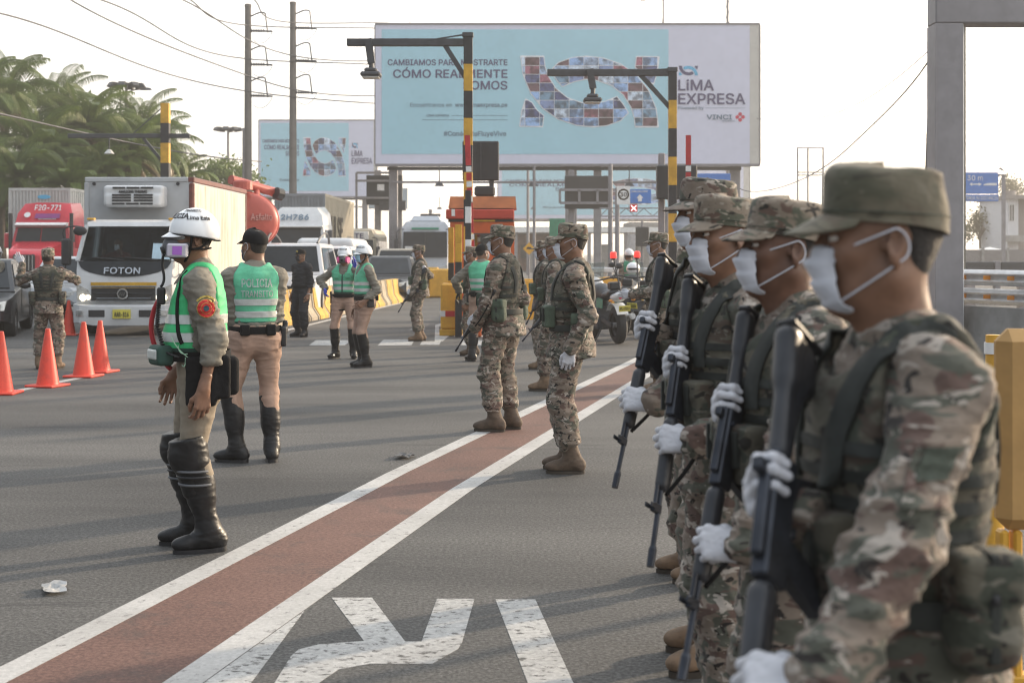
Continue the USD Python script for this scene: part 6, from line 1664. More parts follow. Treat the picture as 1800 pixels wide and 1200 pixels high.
quad_pane(tk, "windscreen", [(-0.87, 0.10, 1.41), (0.87, 0.10, 1.41), (0.78, 0.355, 2.07), (-0.78, 0.355, 2.07)], 0.010, m_wglass)
part(tk, "permit_card", hull([(x, y, z) for x, z in ((.50, 1.45), (.84, 1.43), (.50, 1.74), (.83, 1.73)) for y in (.10 + (z - 1.41) * .386 - .030, .10 + (z - 1.41) * .386 - .022)]), pmat("pale_blue_card", (0.42, 0.56, 0.64), rough=0.8))  # pale slab standing in for a mirror reflection beside the pillar
part(tk, "black_panel", hull([(x, y, z) for x, z in [(-0.875, 1.40), (0.875, 1.40)] + [(0.86 * math.cos(a), 1.40 - 0.29 * math.sin(a) ** 0.8) for a in np.linspace(0.12, math.pi - 0.12, 15)] for y in ([-0.055 + (z - 1.1) * 0.36, 0.06 + (z - 1.1) * 0.2])]), m_dglass, smooth=30)
part(tk, "name_letters", T(lettering("FOTON", 0.115, 0.02, True, 0.68), (-0.02, -0.062, 1.165), rx(-0.28)), m_chrome)
for sx in (-0.35, 0.30):
    part(tk, "wiper", cyl((sx - 0.30, 0.085, 1.475), (sx + 0.32, 0.06, 1.42), 0.012, n=6), m_blk)
part(tk, "orange_stripe", bx(-0.61, 0.62, -0.052, -0.036, 0.945, 1.005), m_yel)
part(tk, "grille", [bx(-0.60, 0.60, -0.052, -0.034, 0.66, 0.925)], m_int)
for z0, w in ((0.895, 0.60), (0.80, 0.56), (0.715, 0.53), (0.665, 0.52)):
    part(tk, "grille_bar", hull([(sx * a, y, z) for sx in (-1, 1) for a, y, z in ((w, -0.085, z0), (w, -0.05, z0 - 0.022), (w - 0.02, -0.05, z0 + 0.022))]), m_chrome)
part(tk, "round_emblem", T(lathe([(0.0, 0), (0.10, 0), (0.105, 0.012), (0.085, 0.02), (0, 0.02)], 28, "y"), (0.0, -0.115, 0.79)), m_chrome, smooth=30)
part(tk, "emblem_face", T(lathe([(0, 0), (0.078, 0), (0.078, 0.008), (0, 0.008)], 24, "y"), (0.0, -0.121, 0.79)), m_dglass)
for i in (-1, 0, 1):
    part(tk, "emblem_stripe", bar((i * 0.036 - 0.018, -0.1245, 0.755), (i * 0.036 + 0.016, -0.1245, 0.825), 0.016, 0.005), m_chrome)
for sx in (-1, 1):
    hl_ = part(tk, "headlight", hull([(sx * a, y, z) for a, y, z in ((0.895, -0.01, 0.97), (0.66, -0.055, 0.87), (0.60, -0.055, 0.66), (0.87, -0.025, 0.66), (0.895, 0.08, 0.96), (0.62, 0.05, 0.68), (0.90, 0.06, 0.68))]), m_lens, smooth=30)
    part(hl_, "lamp", T(lathe([(0, 0), (0.055, 0), (0.06, 0.02), (0, 0.02)], 18, "y"), (sx * 0.76, -0.068, 0.72)), m_lamp)
    part(hl_, "lamp", T(lathe([(0, 0), (0.04, 0), (0.045, 0.02), (0, 0.02)], 18, "y"), (sx * 0.66, -0.068, 0.725)), m_lamp)
bmp = part(tk, "bumper", hull([(sx * a, y, z) for sx in (-1, 1) for a, y, z in ((0.80, -0.13, 0.25), (0.80, -0.14, 0.58), (0.94, -0.02, 0.25), (0.95, -0.02, 0.60), (0.94, 0.35, 0.28), (0.95, 0.35, 0.60), (0.60, -0.155, 0.35), (0.60, -0.155, 0.55), (0.55, -0.12, 0.20), (0.55, 0.3, 0.20))]), m_truckw, smooth=25)
for sx in (-1, 1):
    part(bmp, "intake", bx(sx * 0.47 - 0.15, sx * 0.47 + 0.15, -0.166, -0.150, 0.36, 0.49, 0.005), m_int)
    part(bmp, "fog_light", T(bx(-0.085, 0.085, -0.012, 0.01, -0.055, 0.055, 0.006), (sx * 0.80, -0.142, 0.43), rz(sx * 0.55)), m_lens)
pl = part(tk, "number_plate", bx(-0.17, 0.17, -0.176, -0.160, 0.33, 0.50, 0.004), m_plate)
part(pl, "lettering", T(lettering("AAR-816", 0.085, 0.003, True, 0.27), (0, -0.1785, 0.365)), m_blk)
for sx in (-1, 1):
    mr = part(tk, "mirror", bx(sx * 1.15 - 0.09, sx * 1.15 + 0.09, 0.16, 0.27, 1.32, 1.83, 0.035), m_blk)
    part(mr, "mirror_arm", tube(curve([(sx * 0.86, 0.45, 2.02), (sx * 1.0, 0.28, 2.06), (sx * 1.16, 0.22, 2.03), (sx * 1.17, 0.22, 1.8)], 12), 0.016, 6), m_blk)
    part(mr, "mirror_arm", tube(curve([(sx * 1.16, 0.22, 1.36), (sx * 1.15, 0.22, 1.2), (sx * 0.94, 0.35, 1.15)], 10), 0.016, 6), m_blk)
part(tk, "small_mirror", T(trimesh.creation.icosphere(2, 1.0), (-0.86, 0.12, 1.97), np.diag([0.13, 0.05, 0.09])), m_blk, smooth=True)
for sx in (-1, 1):
    part(tk, "marker_lamp", bx(sx * 0.78 - 0.07, sx * 0.78 + 0.07, 0.5, 0.62, 2.185, 2.225, 0.01), m_lamp if False else m_yel2)
part(tk, "chassis", [bx(-0.45, 0.45, 0.4, 7.3, 0.45, 0.62), bx(-0.85, 0.85, 1.1, 1.3, 0.30, 0.5), bx(-0.8, 0.8, 5.1, 5.3, 0.35, 0.5), bx(-0.85, 0.85, 0.15, 1.0, 0.42, 0.58)], m_dark)
for sx in (-1, 1):
    wheel(tk, sx * 0.80, 0.85, 0.39, 0.22); wheel(tk, sx * 0.72, 5.2, 0.39, 0.40)
bk = part(tk, "box", bx(-1.27, 0.88, 1.85, 7.5, 0.80, 3.06, 0.01), m_boxw)
part(bk, "side_print", bx(0.8805, 0.886, 1.98, 7.4, 1.0, 2.94), m_boxside)
part(bk, "top_rail", bx(0.78, 0.905, 1.84, 7.52, 2.97, 3.075, 0.015), m_maroon); part(bk, "top_rail", bx(-1.29, 0.78, 1.83, 1.92, 2.98, 3.075, 0.015), m_boxw); part(bk, "top_rail", bx(-1.29, -1.22, 1.93, 7.52, 2.98, 3.075, 0.015), m_boxw)
part(bk, "corner_post", bx(0.80, 0.905, 1.82, 1.93, 0.8, 2.965, 0.03), m_maroon); part(bk, "corner_post", bx(-1.295, -1.20, 1.82, 1.93, 0.8, 2.97, 0.01), m_boxw); part(bk, "corner_post", bx(0.80, 0.905, 7.44, 7.52, 0.8, 2.965, 0.01), m_maroon)
for sx in (-1.10, 0.58):
    part(bk, "lamp_socket", cyl((sx, 1.845, 2.94), (sx, 1.82, 2.94), 0.035, n=12), m_blk)
fu = part(tk, "fridge_unit", soft([BX((-0.22, 1.66, 2.68), (0.60, 0.19, 0.215), rd=0.07), BX((-0.22, 1.55, 2.60), (0.56, 0.13, 0.12), rd=0.06, k=0.05)], 0.018), m_truckw, smooth=True)
for z_ in (2.845, 2.70, 2.645, 2.59, 2.525):
    for x0, x1 in ((-0.40, -0.155), (-0.125, 0.125), (0.155, 0.40)) if z_ in (2.845, 2.525) else ((-0.40, -0.03), (0.03, 0.40)):
        part(fu, "vent_slot", bx(x0 - .22, x1 - .22, 1.40 if z_ < 2.75 else 1.44, 1.52, z_ - 0.017, z_ + 0.017), m_blk)
part(fu, "lettering", T(lettering("AMAZONS THERMO", 0.045, 0.02, True, 0.56), (-0.22, 1.462, 2.745)), m_dark)

def container(par, x0, x1, y0, y1, z0, z1, mat, sidemat, name="container"):
    c = part(par, name, bx(x0 + .03, x1 - .03, y0 + .03, y1 - .03, z0, z1 - .02), mat)
    n = int((x1 - x0) / 0.14)
    for i in range(n):
        a = x0 + 0.06 + (x1 - x0 - 0.12) * i / n
        part(c, "corrugation", bx(a, a + (x1 - x0) / n * 0.5, y0, y0 + 0.04, z0 + 0.12, z1 - 0.12), mat)
    n = int((y1 - y0) / 0.28)
    for i in range(n):
        a = y0 + 0.1 + (y1 - y0 - 0.2) * i / n
        part(c, "side_corrugation", [bx(x1 - .035, x1, a, a + 0.14, z0 + 0.12, z1 - 0.12)], sidemat)
    for z in (z0, z1 - 0.12):
        part(c, "rail", bx(x0 - .005, x1 + .005, y0 - .01, y0 + .06, z, z + .12), mat); part(c, "rail", bx(x1 - .05, x1 + .006, y0 + .061, y1, z, z + .12), sidemat)
    for x in (x0 - .006, x1 - .095):
        part(c, "corner_post", bx(x, x + .10, y0 - .012, y0 + .07, z0 + .121, z1 - .121), mat)
    return c

# the red tractor with a white container
D = 55.0
rt = thing("semi_truck", "red long-nosed semi truck with F2G-771 on its roof and white container", "truck", ((42 - 900) * D / FPX, D, 0))
part(rt, "hood", hull([(sx * a, y, z) for sx in (-1, 1) for a, y, z in ((0.62, 0.0, 0.85), (0.60, 0.05, 1.45), (0.66, 0.2, 1.66), (0.85, 1.9, 0.85), (0.98, 1.9, 1.95), (0.5, 0.3, 1.72), (0.70, 1.9, 2.02))]), m_truckred, smooth=25)
for sx in (-1, 1):
    part(rt, "fender", hull([(sx * a, y, z) for a, y, z in ((0.62, 0.15, 0.75), (1.20, 0.25, 0.75), (0.62, 0.3, 1.32), (1.18, 0.45, 1.25), (0.7, 1.9, 0.75), (1.22, 1.9, 0.75), (0.7, 1.7, 1.4), (1.15, 1.6, 1.35))]), m_truckred, smooth=30)
    part(rt, "headlight", bx(sx * 0.92 - .16, sx * 0.92 + .16, 0.16, 0.3, 0.95, 1.15, .03), m_lens)
    part(rt, "exhaust_stack", cyl((sx * 1.22, 2.0, 0.9), (sx * 1.22, 2.0, 3.15), 0.075, n=12), m_blk, smooth=30)
    part(rt, "mirror", bx(sx * 1.42 - .11, sx * 1.42 + .11, 2.1, 2.25, 1.75, 2.35, .04), m_truckred)
    wheel(rt, sx * 1.0, 1.0, 0.52, 0.3)
part(rt, "grille", bx(-.42, .42, -.03, .05, .85, 1.5, .02), m_int)
for i in range(6):
    part(rt, "grille_bar", bx(-.38 + i * .14, -.34 + i * .14, -.045, -.031, .88, 1.46), m_chrome)
part(rt, "bumper", bx(-1.2, 1.2, -.1, .25, .40, .74, .05), m_chrome)
part(rt, "cab", hull([(sx * a, y, z) for sx in (-1, 1) for a, y, z in ((1.15, 1.9, 0.8), (1.15, 1.95, 1.95), (1.05, 2.15, 2.62), (1.18, 3.9, 0.8), (1.18, 3.9, 2.62))]), m_truckred, smooth=25)
for sx in (-1, 1):
    quad_pane(rt, "windscreen", [(sx * .03, 1.935, 2.02), (sx * 1.02, 1.965, 2.02), (sx * .94, 2.125, 2.56), (sx * .03, 2.095, 2.56)], .04, m_dglass)
    quad_pane(rt, "side_window", [(sx * 1.165, 2.3, 2.0), (sx * 1.165, 2.95, 2.0), (sx * 1.11, 2.95, 2.52), (sx * 1.09, 2.42, 2.52)], .05, m_dglass)
part(rt, "sun_visor", hull([(sx * a, y, z) for sx in (-1, 1) for a, y, z in ((1.06, 2.05, 2.60), (1.02, 1.86, 2.68), (1.0, 2.0, 2.78), (1.05, 2.2, 2.78))]), m_white)
part(rt, "roof_fairing", hull([(sx * a, y, z) for sx in (-1, 1) for a, y, z in ((1.12, 2.15, 2.63), (1.16, 3.9, 2.63), (1.10, 2.5, 3.15), (0.92, 2.85, 3.55), (1.0, 3.9, 3.62), (1.14, 3.9, 3.3), (0.4, 2.72, 3.60))]), m_truckred, smooth=30)
part(rt, "lettering", T(lettering("F2G-771", 0.25, 0.02, True, 1.08), (0.10, 2.55, 3.27), rx(-0.455)), m_white)
part(rt, "door_print", T(bx(-.5, .5, -.01, .0, -.10, .14), (0.15, 2.33, 3.03), rx(-0.62)), pmat("purple_print", (0.20, 0.03, 0.16), rough=0.5))
part(rt, "door_print", T(bx(-.36, .36, -.01, .0, -.03, .03), (0.15, 2.31, 2.93), rx(-0.62)), m_white)
part(rt, "round_print", T(lathe([(0, 0), (.13, 0), (.13, .01), (0, .01)], 12, "y"), (-.66, 2.33, 3.10), rx(-0.62)), m_white)
ct = thing("shipping_container", "white shipping container carried behind the red truck cab", "container", ((84 - 900) * 60 / FPX, 60, 0)); 
container(ct, -1.65, 0.95, 0, 11.0, 1.2, 4.30, m_cont, m_cont, "shell")
part(ct, "green_band", bx(0.956, 0.972, 0.1, 1.3, 3.05, 3.18), m_grn); part(ct, "yellow_panel", bx(0.30, 0.94, -0.06, -0.02, 1.3, 3.0), m_yel); part(ct, "blue_oval", T(lathe([(0, 0), (1, 0), (1, .01), (0, .01)], 20, "y"), (-.15, -.02, 3.92), np.diag([.28, 1, .09])), m_logo)
part(ct, "chassis", bx(-1.2, .8, .3, 10.8, .8, 1.19), m_dark)
for sx in (-1.3, .6):
    wheel(ct, sx, 9.0, .5, .5)

# the red tanker behind the box truck
D = 36.0
tn = thing("tanker_truck", "dusty red tank lorry half hidden behind the box truck", "truck", ((427 - 900) * D / FPX, D, 0), 11)
zc = CAM_Z + (445 - 388) * D / FPX
def ring_(y, s):
    a = np.linspace(0, 2 * math.pi, 40, endpoint=False)
    return np.stack([0.90 * s * np.cos(a), np.full(40, y), zc + 0.74 * s * np.sin(a)], 1)
part(tn, "tank", grid(np.array([ring_(y, s) for y, s in ((-0.02, .02), (0.0, .3), (0.03, .62), (0.08, .84), (0.16, .96), (0.26, 1.0), (3.0, 1.0), (6.0, 1.0), (6.2, .8), (6.3, .02))]).transpose(0, 1, 2), close_v=True), m_tankred, smooth=40)
for y in (0.5, 2.4, 4.4):
    a = np.linspace(0, 2 * math.pi, 41)
    part(tn, "rib", tube(np.stack([0.91 * np.cos(a), np.full(41, y), zc + .75 * np.sin(a)], 1), .03, 6), m_tankred, smooth=True)
part(tn, "top_pipe", [cyl((-0.3, 0.1, zc + 1.04), (0.95, 1.2, zc + .74), .12, n=14)], m_tankred, smooth=30); part(tn, "top_pipe", cyl((.35, .3, zc + .5), (.35, .9, zc + 1.0), .08, n=10), m_tankred, smooth=30)
part(tn, "hatch", lathe([(0, zc + .78), (.25, zc + .78), (.25, zc + .98), (.2, zc + 1.02), (0, zc + 1.02)], 16), m_tankred); part(tn, "hose_coupling", cyl((.85, .86, zc + .74), (1.0, .96, zc + .70), .16, n=14), m_blk)
part(tn, "lettering", T(lettering("Asfalto", .16, .03, False, .55), (0.46, 0.02, zc + .02), rz(.25)), pmat("faded_pink_print", (0.50, 0.25, 0.22)))
part(tn, "chassis", bx(-.8, .8, .2, 6, .55, 1.2), m_dark); 
for sx in (-1, 1):
    wheel(tn, sx * .95, 1.2, .5, .3); wheel(tn, sx * .95, 5, .5, .3)
part(tn, "lamp", bx(.55, .8, -.05, .05, .9, 1.1, .02), m_redp)

# the white tractor with the grey container
D = 58.0
wt = thing("semi_truck", "white cab-over semi truck with 2H786 on its roof fairing", "truck", ((520 - 900) * D / FPX, D, 0))
part(wt, "cab", hull([(sx * a, y, z) for sx in (-1, 1) for a, y, z in ((1.15, 0, .7), (1.15, 0.05, 1.9), (1.08, .3, 2.65), (1.2, 2.2, .7), (1.2, 2.2, 2.7))]), m_truckw, smooth=25)
part(wt, "roof_fairing", hull([(sx * a, y, z) for sx in (-1, 1) for a, y, z in ((1.10, .25, 2.66), (1.18, 2.2, 2.71), (1.0, .5, 3.1), (.75, .8, 3.42), (.9, 2.2, 3.5), (1.12, 2.2, 3.2))]), m_truckw, smooth=30)
quad_pane(wt, "windscreen", [(-1.02, .05, 1.85), (1.02, .05, 1.85), (.98, .27, 2.58), (-.98, .27, 2.58)], .04, m_dglass)
quad_pane(wt, "side_window", [(1.175, .5, 1.9), (1.185, 1.3, 1.9), (1.14, 1.3, 2.5), (1.12, .6, 2.5)], .04, m_dglass)
part(wt, "lettering", T(lettering("2H786", .24, .02, True, 1.15), (-0.1, .36, 2.92), rx(-.5)), m_ink2)
part(wt, "visor", bx(-1.08, 1.08, .08, .30, 2.60, 2.68, .02), m_white); part(wt, "bumper", bx(-1.15, 1.15, -.1, .2, .4, .8, .05), m_truckw); part(wt, "grille", bx(-.7, .7, -.03, .0, .9, 1.5), m_int)
for sx in (-1, 1):
    part(wt, "mirror", bx(sx * 1.40 - .1, sx * 1.40 + .1, .0, .14, 1.8, 2.5, .04), m_dark); wheel(wt, sx * .98, 1.1, .5, .3); part(wt, "headlight", bx(sx * .9 - .16, sx * .9 + .16, -.04, .05, .85, 1.05, .02), m_lens)
cg = thing("shipping_container", "tall grey corrugated container with beige side behind the white cab", "container", ((537 - 900) * 62 / FPX, 62, 0))
container(cg, -1.35, 0.85, 0, 11.5, 1.15, 4.15, m_contg, m_contb, "shell")
part(cg, "side_lettering", T(lettering("ULSE", 1.2, .02, True, 4.2), (0.868, 4.2, 2.0), rz(math.pi / 2)), m_stripe)
part(cg, "chassis", bx(-1.1, .7, .3, 11, .75, 1.14), m_dark)
for sx in (-1.1, .6):
    wheel(cg, sx, 9.5, .5, .5)

def car(label, px, D, L, Wd, H, mat, yaw=0.0, suv=False, van=False, name="car", cat="car", rack=False):
    t = thing(name, label, cat, ((px - 900) * D / FPX, D, 0), yaw)
    w = Wd / 2
    hz = 0.72 if not suv else 0.92
    bz = hz + 0.16
    y1, y2, y3, y4 = (L * .26, L * .42, L * .72, L * .90) if not (suv or van) else ((L * .27, L * .38, L * .92, L * .985) if suv else (L * .14, L * .28, L * .96, L * .99))
    part(t, "body", hull([(sx * a, y, z) for sx in (-1, 1) for a, y, z in ((w * .80, 0.0, .32), (w * .78, .02, hz - .12), (w * .97, .30, .26), (w * .96, .35, hz), (w, L * .4, .24), (w, L * .4, bz), (w, L * .8, .24), (w, L * .8, bz), (w * .93, L, .35), (w * .9, L, bz - .02), (w * .6, -.04, .45), (w * .55, .10, hz))]), mat, smooth=25)
    part(t, "cabin", hull([(sx * a, y, z) for sx in (-1, 1) for a, y, z in ((w * .93, y1, bz - .05), (w * .93, y4, bz - .05), (w * .76, y2, H - .03), (w * .76, y3, H - .03), (w * .62, y2 + .1, H), (w * .62, y3 - .1, H))]), mat, smooth=25)
    def P(s, u, v):      # a point on the windscreen
        return np.array([s * (w * .93 + (w * .76 - w * .93) * v) * u, y1 + (y2 - y1) * v - .012, bz - .05 + (H - .03 - bz + .05) * v])
    quad_pane(t, "windscreen", [P(-1, .90, .10), P(1, .90, .10), P(1, .88, .93), P(-1, .88, .93)], .02, m_dglass)
    for sx in (-1, 1):
        S = lambda f, v: np.array([sx * (w * .93 + (w * .76 - w * .93) * v + .008), y1 + (y2 - y1) * v + ((y4 - y1) + ((y3 - y2) - (y4 - y1)) * v) * f, bz - .05 + (H - .03 - bz + .05) * v])
        quad_pane(t, "side_window", [S(.08, .14), S(.47, .14), S(.47, .88), S(.08, .88)], .012, m_dglass); quad_pane(t, "side_window", [S(.52, .14), S(.90, .14), S(.90, .88), S(.52, .88)], .012, m_dglass)
        part(t, "headlight", hull([(sx * a, y, z) for a, y, z in ((w * .90, .10, hz - .04), (w * .52, -.035, hz - .10), (w * .50, -.035, hz - .22), (w * .86, .03, hz - .22), (w * .9, .3, hz - .05), (w * .6, .2, hz - .1))]), m_lens, smooth=30)
        part(t, "mirror", T(trimesh.creation.icosphere(1, 1.0), (sx * (w + .10), y1 + .25, bz + .06), np.diag([.11, .07, .075])), mat if mat is not m_carw else m_blk, smooth=True)
        r = .33 if not suv else .38
        wheel(t, sx * (w - .10), L * .18, r, .22); wheel(t, sx * (w - .10), L * .80, r, .22)
        part(t, "door_seam", [bx(sx * (w + .002) - .004, sx * (w + .002) + .004, L * .40, L * .405, .4, bz - .03)], m_blk)
    part(t, "grille", bx(-w * .45, w * .45, -.055, -.02, hz - .28, hz - .14, .01), m_blk); part(t, "number_plate", bx(-.17, .17, -.07, -.056, .42, .54), m_plate); part(t, "lower_intake", bx(-w * .5, w * .5, -.05, -.01, .30, .40, .01), m_blk)
    if rack:
        for sx in (-1, 1):
            part(t, "roof_rail", tube(curve([(sx * w * .68, y2 + .1, H), (sx * w * .7, y2 + .3, H + .09), (sx * w * .7, y3 - .3, H + .09), (sx * w * .68, y3 - .1, H)], 10), .03, 6), m_dark)
    return t
car("dark grey saloon car at the left edge beside the soldier", -71, 25.7, 4.4, 1.76, 1.44, m_card, 13)
car("pale silver car half hidden behind the soldier with raised arms", 84, 34.0, 4.3, 1.74, 1.47, m_cars)
car("white four wheel drive with roof rails left of the black uniformed officer", 492, 33.5, 4.6, 1.85, 1.80, m_carw, 0, True, False, "suv", "car", True)
car("white small van behind the black uniformed officer", 562, 37.0, 4.1, 1.66, 1.74, m_carw, 0, True, False, "van", "van")
car("dark car behind the helmeted officers, nearer than the beige one", 676, 45.0, 4.4, 1.75, 1.46, m_card)
car("beige four wheel drive between the dark car and the coach", 692, 52.0, 4.7, 1.85, 1.72, m_beige, 0, True, False, "suv")
vn = thing("van", "big white panel van behind the small white van", "van", ((568 - 900) * 48 / FPX, 48, 0))
part(vn, "body", soft([BX((0, 2.9, 1.15), (1.0, 2.4, .92), rd=.22), BX((0, .9, .75), (.95, .9, .45), rd=.2, k=.3)], .05), m_truckw, smooth=True)
quad_pane(vn, "windscreen", [(-.85, .35, 1.2), (.85, .35, 1.2), (.78, .62, 1.8), (-.78, .62, 1.8)], .05, m_dglass); quad_pane(vn, "side_window", [(1.01, .9, 1.25), (1.01, 1.9, 1.25), (.99, 1.9, 1.8), (.99, 1.1, 1.8)], .03, m_dglass)
for sx in (-1, 1):
    wheel(vn, sx * .85, 1.0, .36, .25); wheel(vn, sx * .85, 4.4, .36, .25)
pv = thing("van", "pale blue and white delivery van low behind the tanker", "van", ((500 - 900) * 50 / FPX, 50, 0))
part(pv, "body", bx(-1.0, .75, 0, 4, .5, 1.85, .12), m_truckw); part(pv, "blue_stripe", bx(-.95, .7, -.02, -.003, 1.45, 1.62), m_ltblue); part(pv, "lettering", T(lettering("VELOZ", .13, .02, True, .8), (-.3, -.022, 1.46)), m_redp); quad_pane(pv, "windscreen", [(-.85, -.02, 1.0), (.6, -.02, 1.0), (.55, -.02, 1.4), (-.8, -.02, 1.4)], .02, m_dglass)
for sx in (-.9, .6):
    wheel(pv, sx, .9, .34, .25)

def bus(label, px, D, Wd, H, L, mat, sign=None, roofpod=True):
    t = thing("bus", label, "bus", ((px - 900) * D / FPX, D, 0)); w = Wd / 2
    part(t, "body", hull([(sx * a, y, z) for sx in (-1, 1) for a, y, z in ((w * .94, 0, .35), (w, .3, .3), (w, .35, H - .45), (w * .93, .25, H - .35), (w * .80, .35, H - .12), (w * .6, .7, H), (w, L, .3), (w, L, H - .4), (w * .8, L, H - .05), (w * .9, -.04, 1.0))]), mat, smooth=25)
    quad_pane(t, "windscreen", [(-w * .90, -.05, 1.35), (w * .90, -.05, 1.35), (w * .88, .20, H - .62), (-w * .88, .20, H - .62)], .10, m_dglass)
    part(t, "screen_divider", bar((0, -.11, 1.36), (0, .13, H - .63), .04, .03), m_blk)
    n = int(L / 1.4)
    for i in range(n):
        quad_pane(t, "side_window", [(w + .004, .9 + i * 1.35, 1.5), (w + .004, 2.1 + i * 1.35, 1.5), (w + .004, 2.1 + i * 1.35, H - .65), (w + .004, .9 + i * 1.35, H - .65)], .012, m_dglass)
    for sx in (-1, 1):
        part(t, "headlight", hull([(sx * a, y, z) for a, y, z in ((w * .9, -.05, .95), (w * .55, -.09, .82), (w * .6, -.09, .70), (w * .9, -.06, .78), (w * .8, .1, .8))]), m_lens); part(t, "mirror", [bx(sx * (w + .18) - .10, sx * (w + .18) + .10, -.25, -.1, H - 1.5, H - .95, .04), tube(curve([(sx * w * .85, .1, H - .5), (sx * (w + .1), -.15, H - .55), (sx * (w + .18), -.17, H - .95)], 8), .025, 6)], m_dark)
        wheel(t, sx * (w - .16), 2.2, .5, .3); wheel(t, sx * (w - .16), L - 2.5, .5, .3)
    part(t, "bumper", bx(-w * .9, w * .9, -.12, .1, .32, .62, .06), mat)
    if roofpod:
        part(t, "roof_pod", hull([(sx * a, y, z) for sx in (-1, 1) for a, y, z in ((w * .62, .5, H - .05), (w * .5, .75, H + .20), (w * .5, 2.5, H + .2), (w * .62, 2.7, H - .05))]), mat, smooth=30); part(t, "destination_band", bx(-w * .55, w * .55, .15, .26, H - .50, H - .40), m_grn)
        part(t, "paper_on_dash", bx(-w * .8, -w * .5, -.13, -.12, 1.5, 1.9), m_white)
    if sign:
        part(t, "destination_sign", bx(-.62, .62, -.15, .05, H - .60, H - .18, .02), m_white); part(t, "lettering", T(lettering(sign, .25, .015, True, .75), (0, -.152, H - .52)), m_ink)
    return t
bus("silver coach waiting beside the orange booth", 747, 72.0, 2.5, 3.25, 11.0, m_bus)
bus("small beige bus with ATE on its destination sign", 627, 74.0, 1.9, 2.85, 7.0, m_contb, "ATE", False)

